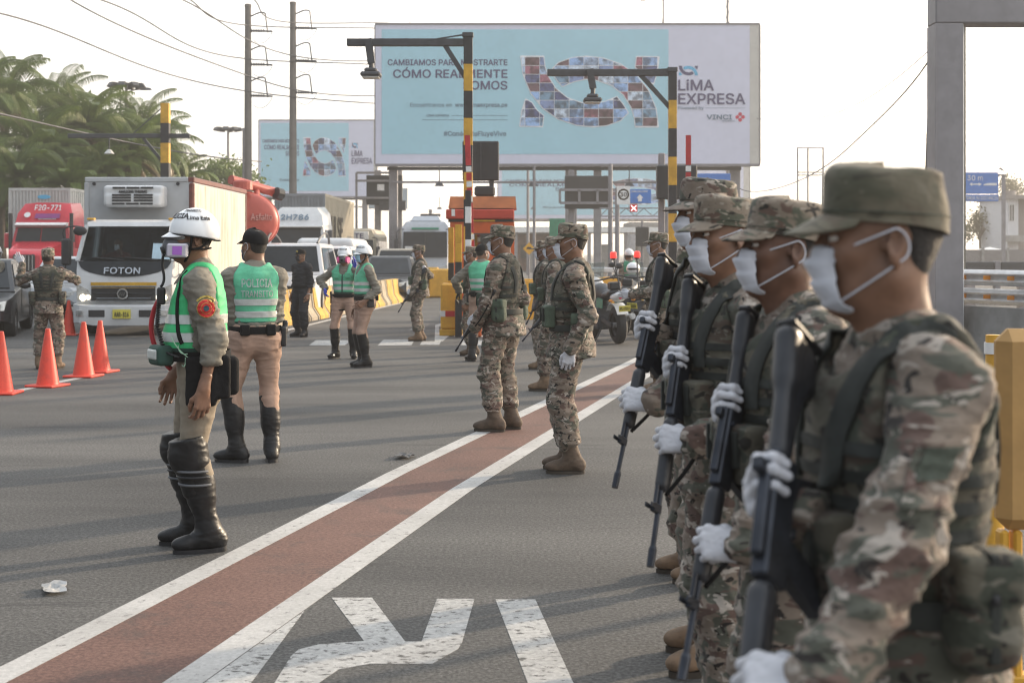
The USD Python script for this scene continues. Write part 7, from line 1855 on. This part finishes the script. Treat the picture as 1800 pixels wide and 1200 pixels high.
# police motorcycles; own frame: y forward from the rear wheel, seen from behind
m_moto = pmat("white_motorcycle_fairing", (0.62, 0.63, 0.64), rough=0.3, coat=0.4, var=0.06)
m_teal = pmat("teal_motorcycle_panel", (0.02, 0.20, 0.15), rough=0.4)
m_beacon = pmat("red_beacon", (0.6, 0.015, 0.02), rough=0.25, emit=((1.0, 0.04, 0.03), 0.9))
def motorcycle(label, loc, yaw, lean, bx_, plate, paint=None, boxes=True):
    m_moto_ = paint or m_moto
    t = thing("motorcycle", label, "motorcycle", loc, yaw)
    R = ry(lean)
    def put(par, n, m, mat, sm=30):
        return part(par, n, T(clean(m), (0, 0, 0), R), mat, smooth=sm)
    for y, nm in ((0.0, "rear_wheel"), (1.45, "front_wheel")):
        wd = .17 if y == 0 else .12
        wh = put(t, nm, T(lathe([(.20, -wd / 2), (.27, -wd / 2), (.315, -wd * .3), (.325, 0), (.315, wd * .3), (.27, wd / 2), (.20, wd / 2), (.2, 0)], 30, "x"), (0, y, .325)), m_tyre, 40)
        put(wh, "rim", T(lathe([(.16, -.04), (.205, -.05), (.205, .05), (.16, .04)], 24, "x"), (0, y, .325)), m_dark); put(wh, "hub", cyl((-.09, y, .325), (.09, y, .325), .045, n=12), m_rim)
        for a in range(5):
            put(wh, "spoke", cyl((0, y, .325), (0, y + .17 * math.cos(a * 1.2566), .325 + .17 * math.sin(a * 1.2566)), .014, n=6), m_dark)
    put(t, "mudguard", grid(np.array([[(x, .36 * math.cos(a) * 1.0, .325 + .37 * math.sin(a)) for x in (-.10, -.06, .06, .10)] for a in np.linspace(.7, 2.6, 12)]), thick=.008), m_moto_)
    put(t, "swing_arm", [bar((-.11, 0, .325), (-.13, .55, .42), .04, .07), bar((.11, 0, .325), (.13, .55, .42), .04, .07)], m_dark)
    put(t, "engine", soft([BX((0, .75, .42), (.20, .24, .20), rd=.05), EL((0, .8, .60), (.17, .2, .16))], .02), m_dark, True)
    put(t, "fuel_tank", soft([EL((0, .80, .88), (.17, .28, .15)), EL((0, .55, .82), (.12, .2, .10), k=.08)], .015), m_dark, True)
    put(t, "seat", soft([EL((0, .28, .83), (.15, .32, .065)), EL((0, .05, .88), (.13, .16, .055), k=.05)], .015), m_blk, True)
    put(t, "tail", soft([EL((0, -.08, .80), (.12, .26, .08)), EL((0, -.25, .84), (.09, .14, .055), k=.06)], .014), m_moto_, True)
    put(t, "tail_light", bx(-.08, .08, -.40, -.37, .78, .83, .012), m_redp)
    for sx in (-1, 1):
        if boxes:
            put(t, "pannier", soft([BX((sx * .33, .12, .68), (.11, .24, .17), rd=.05), EL((sx * .37, .1, .72), (.10, .22, .14), k=.04)], .016), m_moto_, True)
        put(t, "side_panel", hull([(sx * a, y, z) for a, y, z in ((.16, .35, .60), (.18, .62, .62), (.15, .30, .76), (.16, .62, .78), (.13, .4, .6), (.13, .6, .78))]), m_teal)
        put(t, "fork", cyl((sx * .10, 1.47, .33), (sx * .11, 1.16, 1.0), .026, n=10), m_rim); put(t, "mirror", [cyl((sx * .30, 1.05, 1.06), (sx * .40, 1.02, 1.27), .009, n=6), T(trimesh.creation.icosphere(2, 1.0), (sx * .41, 1.01, 1.30), np.diag([.075, .025, .05]))], m_blk)
        put(t, "indicator", T(trimesh.creation.icosphere(1, 1.0), (sx * .20, -.30, .76), np.diag([.04, .03, .025])), m_refl)
    put(t, "handlebar", tube(curve([(-.42, .92, 1.06), (-.28, 1.02, 1.10), (0, 1.10, 1.06), (.28, 1.02, 1.10), (.42, .92, 1.06)], 16), .016, 8), m_blk)
    put(t, "fairing", soft([EL((0, 1.28, .95), (.20, .16, .18)), EL((0, 1.18, .80), (.23, .2, .16), k=.08)], .016), m_moto_, True); put(t, "windshield", grid(np.array([[(x, 1.34 - .5 * x * x - (z - 1.05) * .45, z) for x in np.linspace(-.2, .2, 7)] for z in np.linspace(1.05, 1.38, 5)]), thick=.006), M["clear_plastic"])
    put(t, "exhaust", [cyl((.20, -.22, .47), (.17, .55, .36), .055, .045, 14), cyl((.20, -.225, .47), (.20, -.24, .4705), .035, n=12)], m_galv); put(t, "number_plate", T(bx(-.10, .10, -.006, .006, -.05, .05), (0, -.42, .62), rx(.3)), m_plate)
    put(t, "plate_lettering", T(lettering(plate, .045, .003, True, .165), (0, -.43, .60), rx(.3)), m_blk); put(t, "stand", cyl((-.08, .5, .35), (-.30, .45, .02), .016, n=8), m_blk); put(t, "crash_bar", tube(curve([(.12, .7, .75), (.34, .85, .62), (.36, .85, .40), (.15, .75, .3)], 12), .016, 6), m_chrome)
    for x in bx_:
        mast = put(t, "beacon_mast", cyl((x[0], -.12, .85), (x[0] + x[1], -.10, 1.46), .013, n=8), m_dark); put(t, "beacon", T(lathe([(0, 0), (.055, 0), (.058, .03), (.05, .095), (.035, .11), (0, .112)], 16), (x[0] + x[1], -.10, 1.47)), m_beacon); put(t, "beacon_base", cyl((x[0] + x[1], -.10, 1.44), (x[0] + x[1], -.10, 1.469), .045, n=12), m_blk)
    put(t, "radio_box", bx(-.10, .10, -.02, .16, .93, 1.06, .02), m_blk)
    return t
motorcycle("white police motorcycle with yellow plate and red beacon on a mast", G(1088, 604) * (1, 1, 0), 14, -0.06, ((0.05, -0.09),), "PL-7116", None, False)
motorcycle("police motorcycle with teal panel, farther right behind the first", W(1128, 445, 25.6) * (1, 1, 0), -34, 0.06, ((-0.05, -0.08),), "EA-1124", m_dark)
motorcycle("dark motorcycle parked farthest back, between the two beacon masts", W(1098, 445, 27.2) * (1, 1, 0), -10, 0.05, (), "EA-2207", m_dark, False)
pc = thing("helmet", "white helmet resting above the second motorcycle's saddle", "helmet", W(1113, 472, 26.2))
part(pc, "shell", soft([EL((0, 0, 0), (.125, .14, .12)), CUT((0, 0, -.07), (0, 0, -1))], .012), M["helmet"], smooth=True); part(pc, "visor", soft([EL((0, -.02, -.005), (.122, .132, .045)), CUT((0, -.02, 0), (0, 1, 0))], .012), M["black_plastic"], smooth=True)
# ------------------------------------------------------------------ the people
def at_px(px, py): return G(px, py)[:2]

# --- the row of soldiers at the right, rifles muzzle down across the body
ROW = [  # depth, x, heading, top, skin, camo cap, seed, rifle top px, rifle bottom px, hands px (right upper, left lower), head turn
    (2.40, 0.650, 184, 1.700, "skin", "camo_green", 11, (1388, 578), (1318, 1215), (1352, 850), (1348, 1188), (-0.12, -0.02), "soldier nearest the camera at right, plain green camouflage cap, seen in profile"),
    (3.60, 0.715, 186, 1.690, "skin_dark", "camo_cap", 12, (1312, 548), (1200, 1190), (1268, 715), (1262, 985), (0.02, 0.05), "second soldier of the right-hand row, cap pulled low over a white mask"),
    (4.50, 0.700, 190, 1.735, "skin", "camo_cap", 13, (1213, 490), (1145, 985), (1188, 640), (1200, 775), (0.22, 0.0), "third soldier of the right-hand row, broad white mask turned to the camera"),
    (5.40, 0.770, 188, 1.835, "skin", "camo", 14, (1165, 452), (1086, 833), (1140, 575), (1132, 705), (0.15, 0.0), "fourth soldier of the right-hand row, tallest cap and pale boots in view"),
]
ordinals = ["nearest", "second", "third", "fourth"]
for i, (d, x, yaw, top, sk, cp, sd, rt_, rb_, hr, hl2, hd, lab) in enumerate(ROW):
    at = (x, d)
    S = top / BASE
    butt, muz = W(rt_[0], rt_[1], d + 0.02), W(rb_[0], rb_[1], d - 0.36)
    ax = unit(muz - butt)
    muz = butt + ax * max(np.linalg.norm(muz - butt), 0.93)
    fwd = np.array([math.cos(math.radians(yaw)), math.sin(math.radians(yaw)), 0]); lft = np.array([-fwd[1], fwd[0], 0])
    def grip(px, py, toward, palm, side):
        """wrist and axes of a hand closed round the rifle where it passes the height of the given pixel"""
        zt = W(px, py, d - 0.15)[2]
        s = (zt - butt[2]) / (muz[2] - butt[2])
        p = butt + (muz - butt) * s
        dd = unit(toward - ax * (toward @ ax)); nn = unit(palm - dd * (palm @ dd) - ax * (palm @ ax))
        w = p - dd * 0.085 * 1.0 - nn * 0.040
        return dict(w=local(at, yaw, w), d=ldir(yaw, dd), n=ldir(yaw, nn), curl=(0.95, 1.15, 0.75), thumb=0.95)
    hands = {"R": grip(hr[0], hr[1], fwd * 0.8 + lft * 0.5, lft * 0.8 - fwd * 0.3, "R"), "L": grip(hl2[0], hl2[1], fwd * 0.9 - lft * 0.35, -lft * 0.7 - fwd * 0.2, "L")}
    hands["L"]["hint"] = (-0.5, 0.45, -0.7); hands["R"]["hint"] = (-0.5, -0.6, -0.6)
    f = ((0.03, 0.13, 0.18), (-0.04, -0.13, -0.12))
    make_person(lab, at, yaw, top, feet=f, hands=hands, head=(hd[0], hd[1]), lean=(0.015, 0), tw=0.12, h=[0.0062, 0.0068, 0.0075, 0.008][i], cap=cp, skin=sk, seed=sd, vest="plate", gloves="glove", boots="boot_tan", beak=0.0)
    make_rifle(f"black rifle held muzzle down by the {['soldier nearest the camera', 'second soldier of the right-hand row', 'third soldier of the right-hand row', 'fourth soldier of the right-hand row'][i]}", butt, muz, roll=np.array([-0.75, -1.0, 0.0]))
make_person("fifth soldier of the right-hand row, only the boots show beyond the others", (0.93, 6.8), 184, 1.58, feet=((0.02, 0.10, 0.1), (0.06, -0.12, -0.1)), h=0.012, seed=15, vest="plate", gloves="glove")

# --- soldiers in the road
def rifle_soldier(lab, rlab, at, yaw, top, butt, muz, hr, hl_, h=0.012, **kw):
    """hr, hl_: how far along the rifle (0 butt, 1 muzzle) the right and left hands close on it."""
    butt, muz = np.asarray(butt, float), np.asarray(muz, float)
    ax = unit(muz - butt)
    fwd = np.array([math.cos(math.radians(yaw)), math.sin(math.radians(yaw)), 0]); lft = np.array([-fwd[1], fwd[0], 0])
    hands = {}
    for k, s, tw_, pl_, hint in (("R", hr, fwd * 0.8 + lft * 0.5, lft * 0.8 - fwd * 0.3, (-0.5, -0.6, -0.6)), ("L", hl_, fwd * 0.9 - lft * 0.35, -lft * 0.7 - fwd * 0.2, (-0.4, 0.55, -0.6))):
        if s is None:
            continue
        p = butt + (muz - butt) * s
        dd = unit(tw_ - ax * (tw_ @ ax)); nn = unit(pl_ - dd * (pl_ @ dd) - ax * (pl_ @ ax))
        hands[k] = dict(w=local(at, yaw, p - dd * 0.085 - nn * 0.038), d=ldir(yaw, dd), n=ldir(yaw, nn), curl=(0.95, 1.15, 0.75), thumb=0.95, hint=hint)
    P = make_person(lab, at, yaw, top, hands=hands, h=h, gloves="glove", **kw)
    make_rifle(rlab, butt, muz, roll=-lft * 0.4 + fwd * 0.5)
    return P
a9 = at_px(886, 756)
rifle_soldier("soldier standing on the white line, rifle slanting down, green pouch behind", "black rifle slanting down from the soldier on the white line", a9, 152, 1.80, W(868, 505, 12.25), W(801, 617, 12.6), 0.05, 0.52, h=0.009,
              feet=((0.02, 0.12, 0.25), (-0.02, -0.11, -0.05)), vest="harness", head=(0.25, 0.0), tw=0.1, seed=21, cap="camo_cap", boots="boot_dark", skin="skin")
a12 = at_px(1012, 828)
make_person("soldier in profile in front of the motorcycles, arms down, green pouches on his belt", a12, 176, 1.765, feet=((0.02, 0.10, 0.05), (0.05, -0.10, 0.0)), head=(0.05, -0.03), lean=(-0.03, 0), hands={"L": dict(w=(0.03, 0.245, 0.885), d=(0.12, -0.02, -1), n=(0.1, -1, 0), curl=(0.5, 0.7, 0.5), hint=(-0.9, 0.1, -0.1))}, h=0.0085, vest="harness", gloves="glove", seed=22, cap="camo_cap", boots="boot_dark", beak=0.006)
a11 = at_px(975, 686)
rifle_soldier("soldier mostly hidden behind the one with green pouches, one boot forward", "black rifle pointing down from the half hidden soldier", a11, 170, 1.74, W(1000, 500, 15.8), W(918, 600, 15.9), 0.12, 0.50, feet=((0.10, 0.09, 0.0), (-0.12, -0.10, 0.0)), vest="harness", seed=23, boots="boot_tan")
a10 = at_px(957, 648)
rifle_soldier("soldier farther back between the two nearer road soldiers, dark cap", "short black rifle held at the farther soldier's chest", a10, 178, 1.72, W(975, 470, 18.8), W(925, 570, 18.9), 0.1, 0.45, h=0.013, feet=((0.03, 0.10, 0.0), (-0.03, -0.10, 0.0)), vest="harness", seed=24, skin="skin_dark")
a7 = at_px(738, 599)
rifle_soldier("lone soldier near the coach holding a rifle towards the ground", "thin black rifle of the lone soldier near the coach", a7, 186, 1.70, W(745, 470, 24.95), W(700, 549, 24.9), 0.02, 0.62, h=0.013, feet=((0.03, 0.10, 0.0), (-0.03, -0.09, 0.0)), vest="harness", head=(0.1, 0), seed=25, boots="boot_tan")
a13 = np.array(W(1160, 445, 15.8)[:2])
make_person("soldier beside the motorcycles, seen from behind the row's rifles", a13, 172, 1.785, feet=((0, .1, 0), (0, -.1, 0)), hands={"L": dict(w=(0.30, 0.22, 1.10), hint=(-.6, .5, -.5))}, h=0.012, vest="harness", gloves="glove", seed=26)
a3 = at_px(85, 648)
make_person("soldier with raised arms among the orange cones, back to the camera", a3, 100, 1.62, feet=((0.0, 0.13, 0.15), (-0.05, -0.13, -0.35)), hands={"L": dict(w=(0.16, 0.36, 1.40), d=(0.1, 0.5, 0.8), n=(0.8, 0, 0.2), curl=(0.15, 0.2, 0.15), hint=(0.1, 0.6, -0.8)), "R": dict(w=(0.26, -0.18, 1.30), d=(0.8, 0.5, 0.1), n=(0.0, 1, 0), curl=(0.6, 0.7, 0.5), hint=(0.0, -0.8, -0.5))}, h=0.0115, vest="plate", seed=27, gloves={"L": "glove"}, boots="boot_tan", skin="skin_dark", head=(-0.2, 0.05), mask=None)

# --- police officers
def p1_extra(P):
    put, t, hx = P.put, P.t, P.hx
    v = P.jmesh
    fr = np.array(P.vmesh.vertices)
    # round shoulder badge on the left sleeve
    c = P.J["shL"] + (P.J["elL"] - P.J["shL"]) * 0.42
    def disc(r, mat, off, name, n=28, par=None, cut=None, dx=0.0, dz=0.0):
        a = np.linspace(0, 2 * math.pi, n, endpoint=False) if cut is None else np.linspace(cut[0], cut[1], n)
        pts = [(r * math.cos(q), r * math.sin(q)) for q in a]
        m = trimesh.creation.extrude_polygon(Polygon(pts), 0.003, engine="earcut").subdivide().subdivide()
        w = np.array(m.vertices)
        m.vertices = np.c_[w[:, 0], -w[:, 2], w[:, 1]]
        return put(par or P.shirt, name, drape(m, v, 1, 1, c + (dx, 0, dz), (-1, 0, 0), (0, 0, 1), off), mat, smooth=False)
    P.shirt = stage.GetPrimAtPath(str(t.GetPath()) + "/shirt")
    b = disc(0.047, "gold_thread", 0.002, "round_badge")
    disc(0.044, "red_badge", 0.005, "badge_field"); disc(0.028, "gold_thread", 0.0075, "badge_ring"); disc(0.026, "red_badge", 0.0095, "badge_centre"); disc(0.014, "teal_thread", 0.012, "badge_figure")
    m = trimesh.creation.extrude_polygon(Polygon([(0.060 * math.cos(q), 0.060 * math.sin(q)) for q in np.linspace(0.6, 2.54, 14)] + [(0.050 * math.cos(q), 0.050 * math.sin(q)) for q in np.linspace(2.54, 0.6, 14)]), 0.003, engine="earcut").subdivide()
    w = np.array(m.vertices); m.vertices = np.c_[w[:, 0], -w[:, 2], w[:, 1]]
    put(P.shirt, "arc_badge", drape(m, v, 1, 1, c + (0, 0, 0.004), (-1, 0, 0), (0, 0, 1), 0.003), "gold_thread", smooth=False)
    T_ = P.tor
    # radio microphone, coiled cable, red cable, pouch, holsters
    put(t, "radio_microphone", soft([BX(T_((0.185, 0.02, 1.305)), (0.022, 0.030, 0.045), rd=0.012)], 0.006), "black_plastic")
    s = np.linspace(0, 1, 140)
    base = np.stack([np.interp(s, [0, .4, .8, 1], [q[k] for q in (T_((0.20, 0.02, 1.26)), T_((0.215, 0.05, 1.15)), T_((0.19, 0.12, 1.03)), T_((0.12, 0.19, 1.0)))]) for k in range(3)], 1)
    put(t, "coiled_cable", tube(base + 0.010 * np.stack([np.cos(s * 150), np.sin(s * 150), 0 * s], 1), 0.0042, 5), "black_plastic")
    put(t, "red_cable", tube(curve([T_((0.185, -0.02, 1.30)), T_((0.235, -0.05, 1.20)), T_((0.24, -0.06, 1.08)), T_((0.20, -0.04, 0.98)), T_((0.16, 0.0, 0.93))], 20), 0.013, 8), "red_cable")
    put(t, "mask_cord", tube(curve([P.hc + (0.14, 0.01, -0.08), P.hc + (0.15, 0.01, -0.14), T_((0.165, 0.02, 1.40)), T_((0.185, 0.02, 1.35))], 14), 0.007, 6), "black_plastic")
    wp = put(t, "waist_pouch", soft([BX(T_((0.205, 0.06, 1.005)), (0.045, 0.085, 0.052), P.R(1.0) @ rz(0.3), rd=0.025)], 0.006), "vest_dark")
    put(wp, "reflective_flap", soft([BX(T_((0.245, 0.07, 1.01)), (0.012, 0.062, 0.026), P.R(1.0) @ rz(0.3), rd=0.008)], 0.005), "reflect")
    put(t, "belt", grid(np.array([[T_((math.cos(a) * 0.168 + 0.02, math.sin(a) * 0.190, z)) for z in (0.975, 1.025)] for a in np.linspace(0, 2 * math.pi, 44, endpoint=False)]), close_u=True, thick=0.006), "black_cloth")
    put(t, "thigh_bag", soft([BX(T_((0.02, 0.215, 0.88)), (0.075, 0.028, 0.125), rd=0.02), BX(T_((-0.075, 0.205, 0.90)), (0.05, 0.03, 0.11), rd=0.02, k=0.02)], 0.007, lambda p, n: 0.004 * fold(p, (14, 14, 14), 5)), "black_cloth")
    put(t, "belt_bag", soft([BX(T_((-0.12, 0.12, 0.90)), (0.055, 0.06, 0.10), rd=0.03)], 0.008), "black_cloth")
    put(t, "sling_strap", ribbon(curve([T_((0.05, 0.12, 1.44)), T_((0.115, 0.14, 1.36)), T_((0.13, 0.155, 1.2)), T_((0.10, 0.175, 1.07))], 24), v, 0.022, 0.005, 0.012), "black_cloth")
    for i, (y0, z0, y1, z1) in enumerate(((0.15, 1.10, 0.19, 0.98), (0.16, 1.06, 0.20, 1.02), (0.17, 1.0, 0.14, 0.96))):
        put(t, "cord", tube(curve([T_((0.15 - 0.03 * i, y0, z0)), T_((0.10, y0 + 0.055, (z0 + z1) / 2 - 0.02)), T_((0.05 + 0.03 * i, y1 + 0.03, z1))], 14), 0.0028, 5), "green_cord")
    # open shirt collar
    for sg in (-1, 1):
        q = P.nb
        put(P.shirt, "collar_flap", hull([T_(c_) for c_ in ((0.055, sg * 0.070, 1.430), (0.070, sg * 0.03, 1.415), (0.120, sg * 0.075, 1.360), (0.066, sg * 0.112, 1.395), (0.06, sg * 0.070, 1.445), (0.115, sg * 0.07, 1.372))]), "shirt", smooth=False)
    # armoured knee guards over the boots
    for k in "LR":
        kn, an, a = P.J["knee" + k], P.J["ank" + k], P.foot[k][2]
        fw = np.array([math.cos(a), math.sin(a), 0]); dn = unit(an - kn)
        put(t, "knee_guard", soft([EL(kn + fw * 0.060 + (0, 0, 0.01), (0.060, 0.068, 0.085), rz(a)), RC(kn + dn * 0.03 + fw * 0.025, kn + dn * 0.17 + fw * 0.02, 0.072, 0.066, k=0.02), RC(kn + dn * 0.02, kn - dn * 0.085, 0.086, 0.094, k=0.02), CUT(kn - dn * 0.10, -dn)], 0.007, lambda p, n: 0.003 * fold(p, (18, 18, 24), 7)), "leather")
        for z in (0.07, 0.10, 0.14):
            lf = np.array([-fw[1], fw[0], 0])
            c_ = kn + dn * z
            put(t, "knee_strap", tube([c_ + (fw * math.cos(q) + lf * math.sin(q)) * 0.093 for q in np.linspace(-0.9, 2.2, 14)], 0.007, 6), "black_plastic" if z == 0.10 else "resp_grey")
    # clear goggles
    put(t, "goggles", hx(grid(np.array([[(0.022 + 0.088 * math.cos(u), 0.079 * math.sin(u), z + 0.012 * math.sin(u * 1.2) ** 2) for z in np.linspace(-0.018, 0.040, 5)] for u in np.linspace(-1.25, 1.25, 21)]), thick=0.002)), "clear_plastic")
p1at = at_px(366, 962)
make_person("traffic officer in white helmet and pink-purple filter respirator, nearest officer at left", p1at, 196, 1.795, feet=((0.0, 0.10, 0.08), (0.06, -0.11, -0.12)), kind="traffic", trousers="khaki", vest="hivis", cap="helmet", mask="respirator", base=1.765,
            helmet_text=[("POLICIA", 0.030, 0.35, 0.58), ("TRANSITO", 0.020, 1.25, 0.95), ("Lima Este", 0.020, 1.62, 0.52)], belly=0.028, lean=(0.03, 0), tw=-0.05, head=(0.12, 0.02), hands={"L": dict(w=(0.04, 0.262, 0.86), d=(0.08, 0.02, -1), n=(0.3, -1, 0), curl=(0.45, 0.6, 0.4), thumb=0.6, hint=(-0.9, 0.15, -0.1)), "R": dict(w=(0.16, -0.26, 0.90), d=(0.22, 0.02, -1), n=(0.1, 1, 0), curl=(0.35, 0.55, 0.4), hint=(-0.9, -0.1, -0.1))},
            h=0.0085, seed=31, extra=p1_extra, skin="skin")
def back_text(P, lines, mat="lettersilver"):
    for s, h, w, z in lines:
        m = lettering(s, h, 0.002, True, w)
        P.put(P.vs, "lettering", drape(m, P.vmesh, 0, -1, P.tor((-0.15, 0, z)), (0, -1, 0), (0, 0, 1), 0.013), mat, smooth=False)
def belt_gear(P, holster=True, sides=(-1,)):
    T_ = P.tor
    P.put(P.t, "belt", grid(np.array([[T_((math.cos(a) * 0.150 - 0.005, math.sin(a) * 0.192, z)) for z in (0.955, 1.01)] for a in np.linspace(0, 2 * math.pi, 44, endpoint=False)]), close_u=True, thick=0.006), "black_cloth")
    for sg in sides:
        P.put(P.t, "holster", soft([BX(T_((-0.02, sg * 0.205, 0.93)), (0.05, 0.024, 0.075), rd=0.015), BX(T_((-0.03, sg * 0.222, 1.0)), (0.026, 0.018, 0.05), rd=0.012, k=0.01)], 0.007), "black_plastic")
    for y in (-0.10, 0.09):
        P.put(P.t, "belt_pouch", soft([BX(T_((-0.145, y, 0.985)), (0.025, 0.035, 0.04), rd=0.01)], 0.007), "black_cloth")
def p2_extra(P):
    back_text(P, (("POLICIA", 0.058, 0.225, 1.300), ("TRANSITO", 0.046, 0.235, 1.228)))
    belt_gear(P)
p2at = at_px(447, 812)
make_person("officer in black cap seen from behind, green vest lettered POLICIA", p2at, 108, 1.74, feet=((0.03, 0.12, 1.0), (0.0, -0.13, -0.1)), kind="traffic", vest="hivis_pale", cap="black_cap", mask="mask", head=(0.55, 0.0), h=0.0085, seed=32, extra=p2_extra, hands={"L": dict(w=(0.27, 0.08, 1.08), hint=(-.5, .12, -1)), "R": dict(w=(0.27, -0.08, 1.04), hint=(-.5, -.12, -1))})
def front_extra(P):
    belt_gear(P, True, (1,) if False else (-1,))
    T_ = P.tor
    P.put(P.t, "thigh_holster", soft([BX(P.J["hipR"] + (0.0, -0.105, -0.16), (0.055, 0.028, 0.11), rd=0.02)], 0.008), "black_plastic")
    P.put(P.t, "thigh_strap", tube([P.J["hipR"] + (0.105 * math.cos(q), 0.105 * math.sin(q), -0.14) for q in np.linspace(0, 2 * math.pi, 22)], 0.012, 6), "black_cloth")
    P.put(P.t, "vest_zip", ribbon(curve([T_((0.16, 0.0, 1.36)), T_((0.16, 0.0, 1.2)), T_((0.155, 0.0, 1.02))], 16), P.vmesh, 0.02, 0.004, 0.005), "vest_dark")
    for y in (-0.09, 0.09):
        P.put(P.t, "chest_pocket", soft([BX(T_((0.150, y, 1.30)), (0.014, 0.045, 0.045), P.R(1.3) @ rz(y * 3.5), rd=0.008)], 0.006), "hivis_pale")
p5at = at_px(606, 630)
make_person("officer in white helmet with pink filter respirator, facing the camera", p5at, 262, 1.665, feet=((0.0, 0.14, 0.35), (0.02, -0.14, -0.35)), kind="traffic", vest="hivis_pale", cap="helmet", mask="respirator_pink", base=1.765, helmet_text=[("POLICIA", 0.030, 0.0, 0.50)], h=0.0115, seed=33, extra=front_extra, gloves={"R": "blue_glove", "L": "blue_glove"},
            hands={"R": dict(w=(0.12, -0.26, 1.03), d=(0.4, 0.1, -0.5), hint=(-.4, -.8, -.2)), "L": dict(w=(0.24, 0.20, 1.33), d=(0.2, 0.3, 0.9), n=(0.5, -0.6, 0.2), hint=(0, .5, -.8))})
p6at = at_px(641, 645)
make_person("officer in white helmet and pale blue mask, standing in profile", p6at, 205, 1.69, feet=((0.0, 0.07, 0.0), (0.0, -0.08, -0.05)), kind="traffic", vest="hivis_pale", cap="helmet", mask="mask_blue", base=1.765, helmet_text=[("POLICIA", 0.030, 0.45, 0.50)], h=0.0115, seed=34, head=(0.25, 0), extra=lambda P: belt_gear(P, True, (1,)),
            hands={"L": dict(w=(0.08, 0.22, 0.90), hint=(-.9, .1, -.1))})
p8at = at_px(848, 634)
make_person("officer in dark cap and pale green vest walking beside the yellow post", p8at, 70, 1.70, feet=((-0.16, 0.10, 0.9), (0.14, -0.10, -0.2)), kind="traffic", vest="hivis_pale", cap="black_cap", mask="mask", h=0.0115, seed=35, head=(-0.4, 0.02), tw=0.15, lean=(0.03, 0.02), extra=lambda P: belt_gear(P, True, (1,)), gloves={"L": "leather"},
            hands={"L": dict(w=(0.10, 0.40, 0.98), d=(0.1, 0.5, -0.9), hint=(-.6, .5, 0)), "R": dict(w=(0.22, -0.16, 1.05), hint=(-.5, -.6, -.5))})
make_person("soldier almost hidden behind the walking officer, only cap and boots showing", (p8at[0] - 0.17, p8at[1] + 1.1), 170, 1.66, h=0.014, seed=36, vest="harness", boots="boot_dark")
p4at = at_px(532, 592)
def p4_extra(P):
    belt_gear(P, True, (1,))
    P.put(P.t, "cap_badge", P.hx(bx(0.101, 0.108, -0.03, 0.03, 0.065, 0.09, 0.003)), "gold_thread", smooth=False)
    P.put(P.t, "wristwatch", tube([P.J["wrL"] + 0.036 * np.array([math.cos(q), math.sin(q), 0]) + (0, 0, 0.01) for q in np.linspace(0, 2 * math.pi, 16)], 0.007, 6), "metal")
make_person("officer in black uniform and black mask beside the concrete barriers", p4at, 236, 1.64, feet=((0.05, 0.10, 0.3), (0.0, -0.11, -0.4)), kind="black", cap="black_cap", mask="mask_dark", vest=None, h=0.012, seed=37, extra=p4_extra, head=(-0.1, 0))
for lab, px, py, d, top, yw, sd in (("officer in green vest cut by the left edge, behind the dark car", -9, 455, 27.5, 1.72, 60, 38), ("rider in a white helmet behind the motorcycles", 1106, 470, 31.0, 1.66, 100, 39)):
    make_person(lab, W(px, py, d)[:2], yw, top, kind="traffic", vest="hivis_pale", cap="helmet", mask="mask", base=1.765, h=0.015, seed=sd)
# the driver at the wheel of the box truck
def driver():
    t = thing("person", "driver in a pale mask behind the box truck's windscreen", "person", ((218 - 900) * 26.7 / FPX + 0.40 * -1 + 0.0, 26.7 + 1.02, 0.62), -90)
    P = Person(((0.45, 0.12, 0.0), (0.45, -0.12, 0.0)), (-0.05, 0), dz=0.50)
    P.hip[:2] = 0
    for k, sg in (("L", 1), ("R", -1)):
        P.J["sh" + k] = P.tor((-0.004, sg * 0.176, 1.362))
        P.J["hip" + k] = P.tor((0, sg * 0.088, 0.90))
        P.J["knee" + k], P.J["ank" + k] = ik(P.J["hip" + k], np.array([0.45, sg * 0.12, 0.095]), .415, .405, (0.3, 0, 1))
        P.J["el" + k], P.J["wr" + k] = ik(P.J["sh" + k], np.array([0.36, sg * 0.17, 0.90]), .285, .255, (-.2, sg * .5, -1))
    P.nb = P.tor((-.012, 0, 1.432))
    hc = P.nb + (0.034, 0, 0.168)
    mv = lambda m: T(clean(m), hc)
    part(t, "body", [soft(P.torso(-.012) + P.arms(-.006) + P.legs(-.008) + [RC(P.nb, hc - (0.02, 0, .08), .057, .052)], .016), mv(head_mesh(0.007))] + [soft(hand_prims(P.J["wr" + k], (0.6, 0, .4), (0, -1 if k == "L" else 1, 0), k, (.9, 1.1, .7)), .006) for k in "LR"], M["skin_dark"], smooth=True)
    part(t, "hair", mv(hair_mesh(.008)), M["hair"], smooth=True); part(t, "face_mask", mv(mask_mesh(2)), M["mask"], smooth=True)
    part(t, "shirt", soft(P.torso(.013) + P.arms(.014, cuff=.9), .014), pmat("dark_red_shirt", (0.10, 0.02, 0.02), rough=.9), smooth=True)
    part(t, "trousers", soft(P.legs(.02) + [EL(P.tor((-.008, 0, .95)), (.128, .168, .13))], .018), M["navy"], smooth=True)
driver()
# ------------------------------------------------------------------ the air
hz = usdkit.material(stage, "/World/Looks/pale_haze", {"v": ("principled_volume", {"color": (0.93, 0.91, 0.89), "density": HAZE, "anisotropy": 0.45})}, [], volume="v.volume")
struct("haze", bx(-1200, 1200, -30, 2600, -1.6, 24.0), hz, kind="stuff")
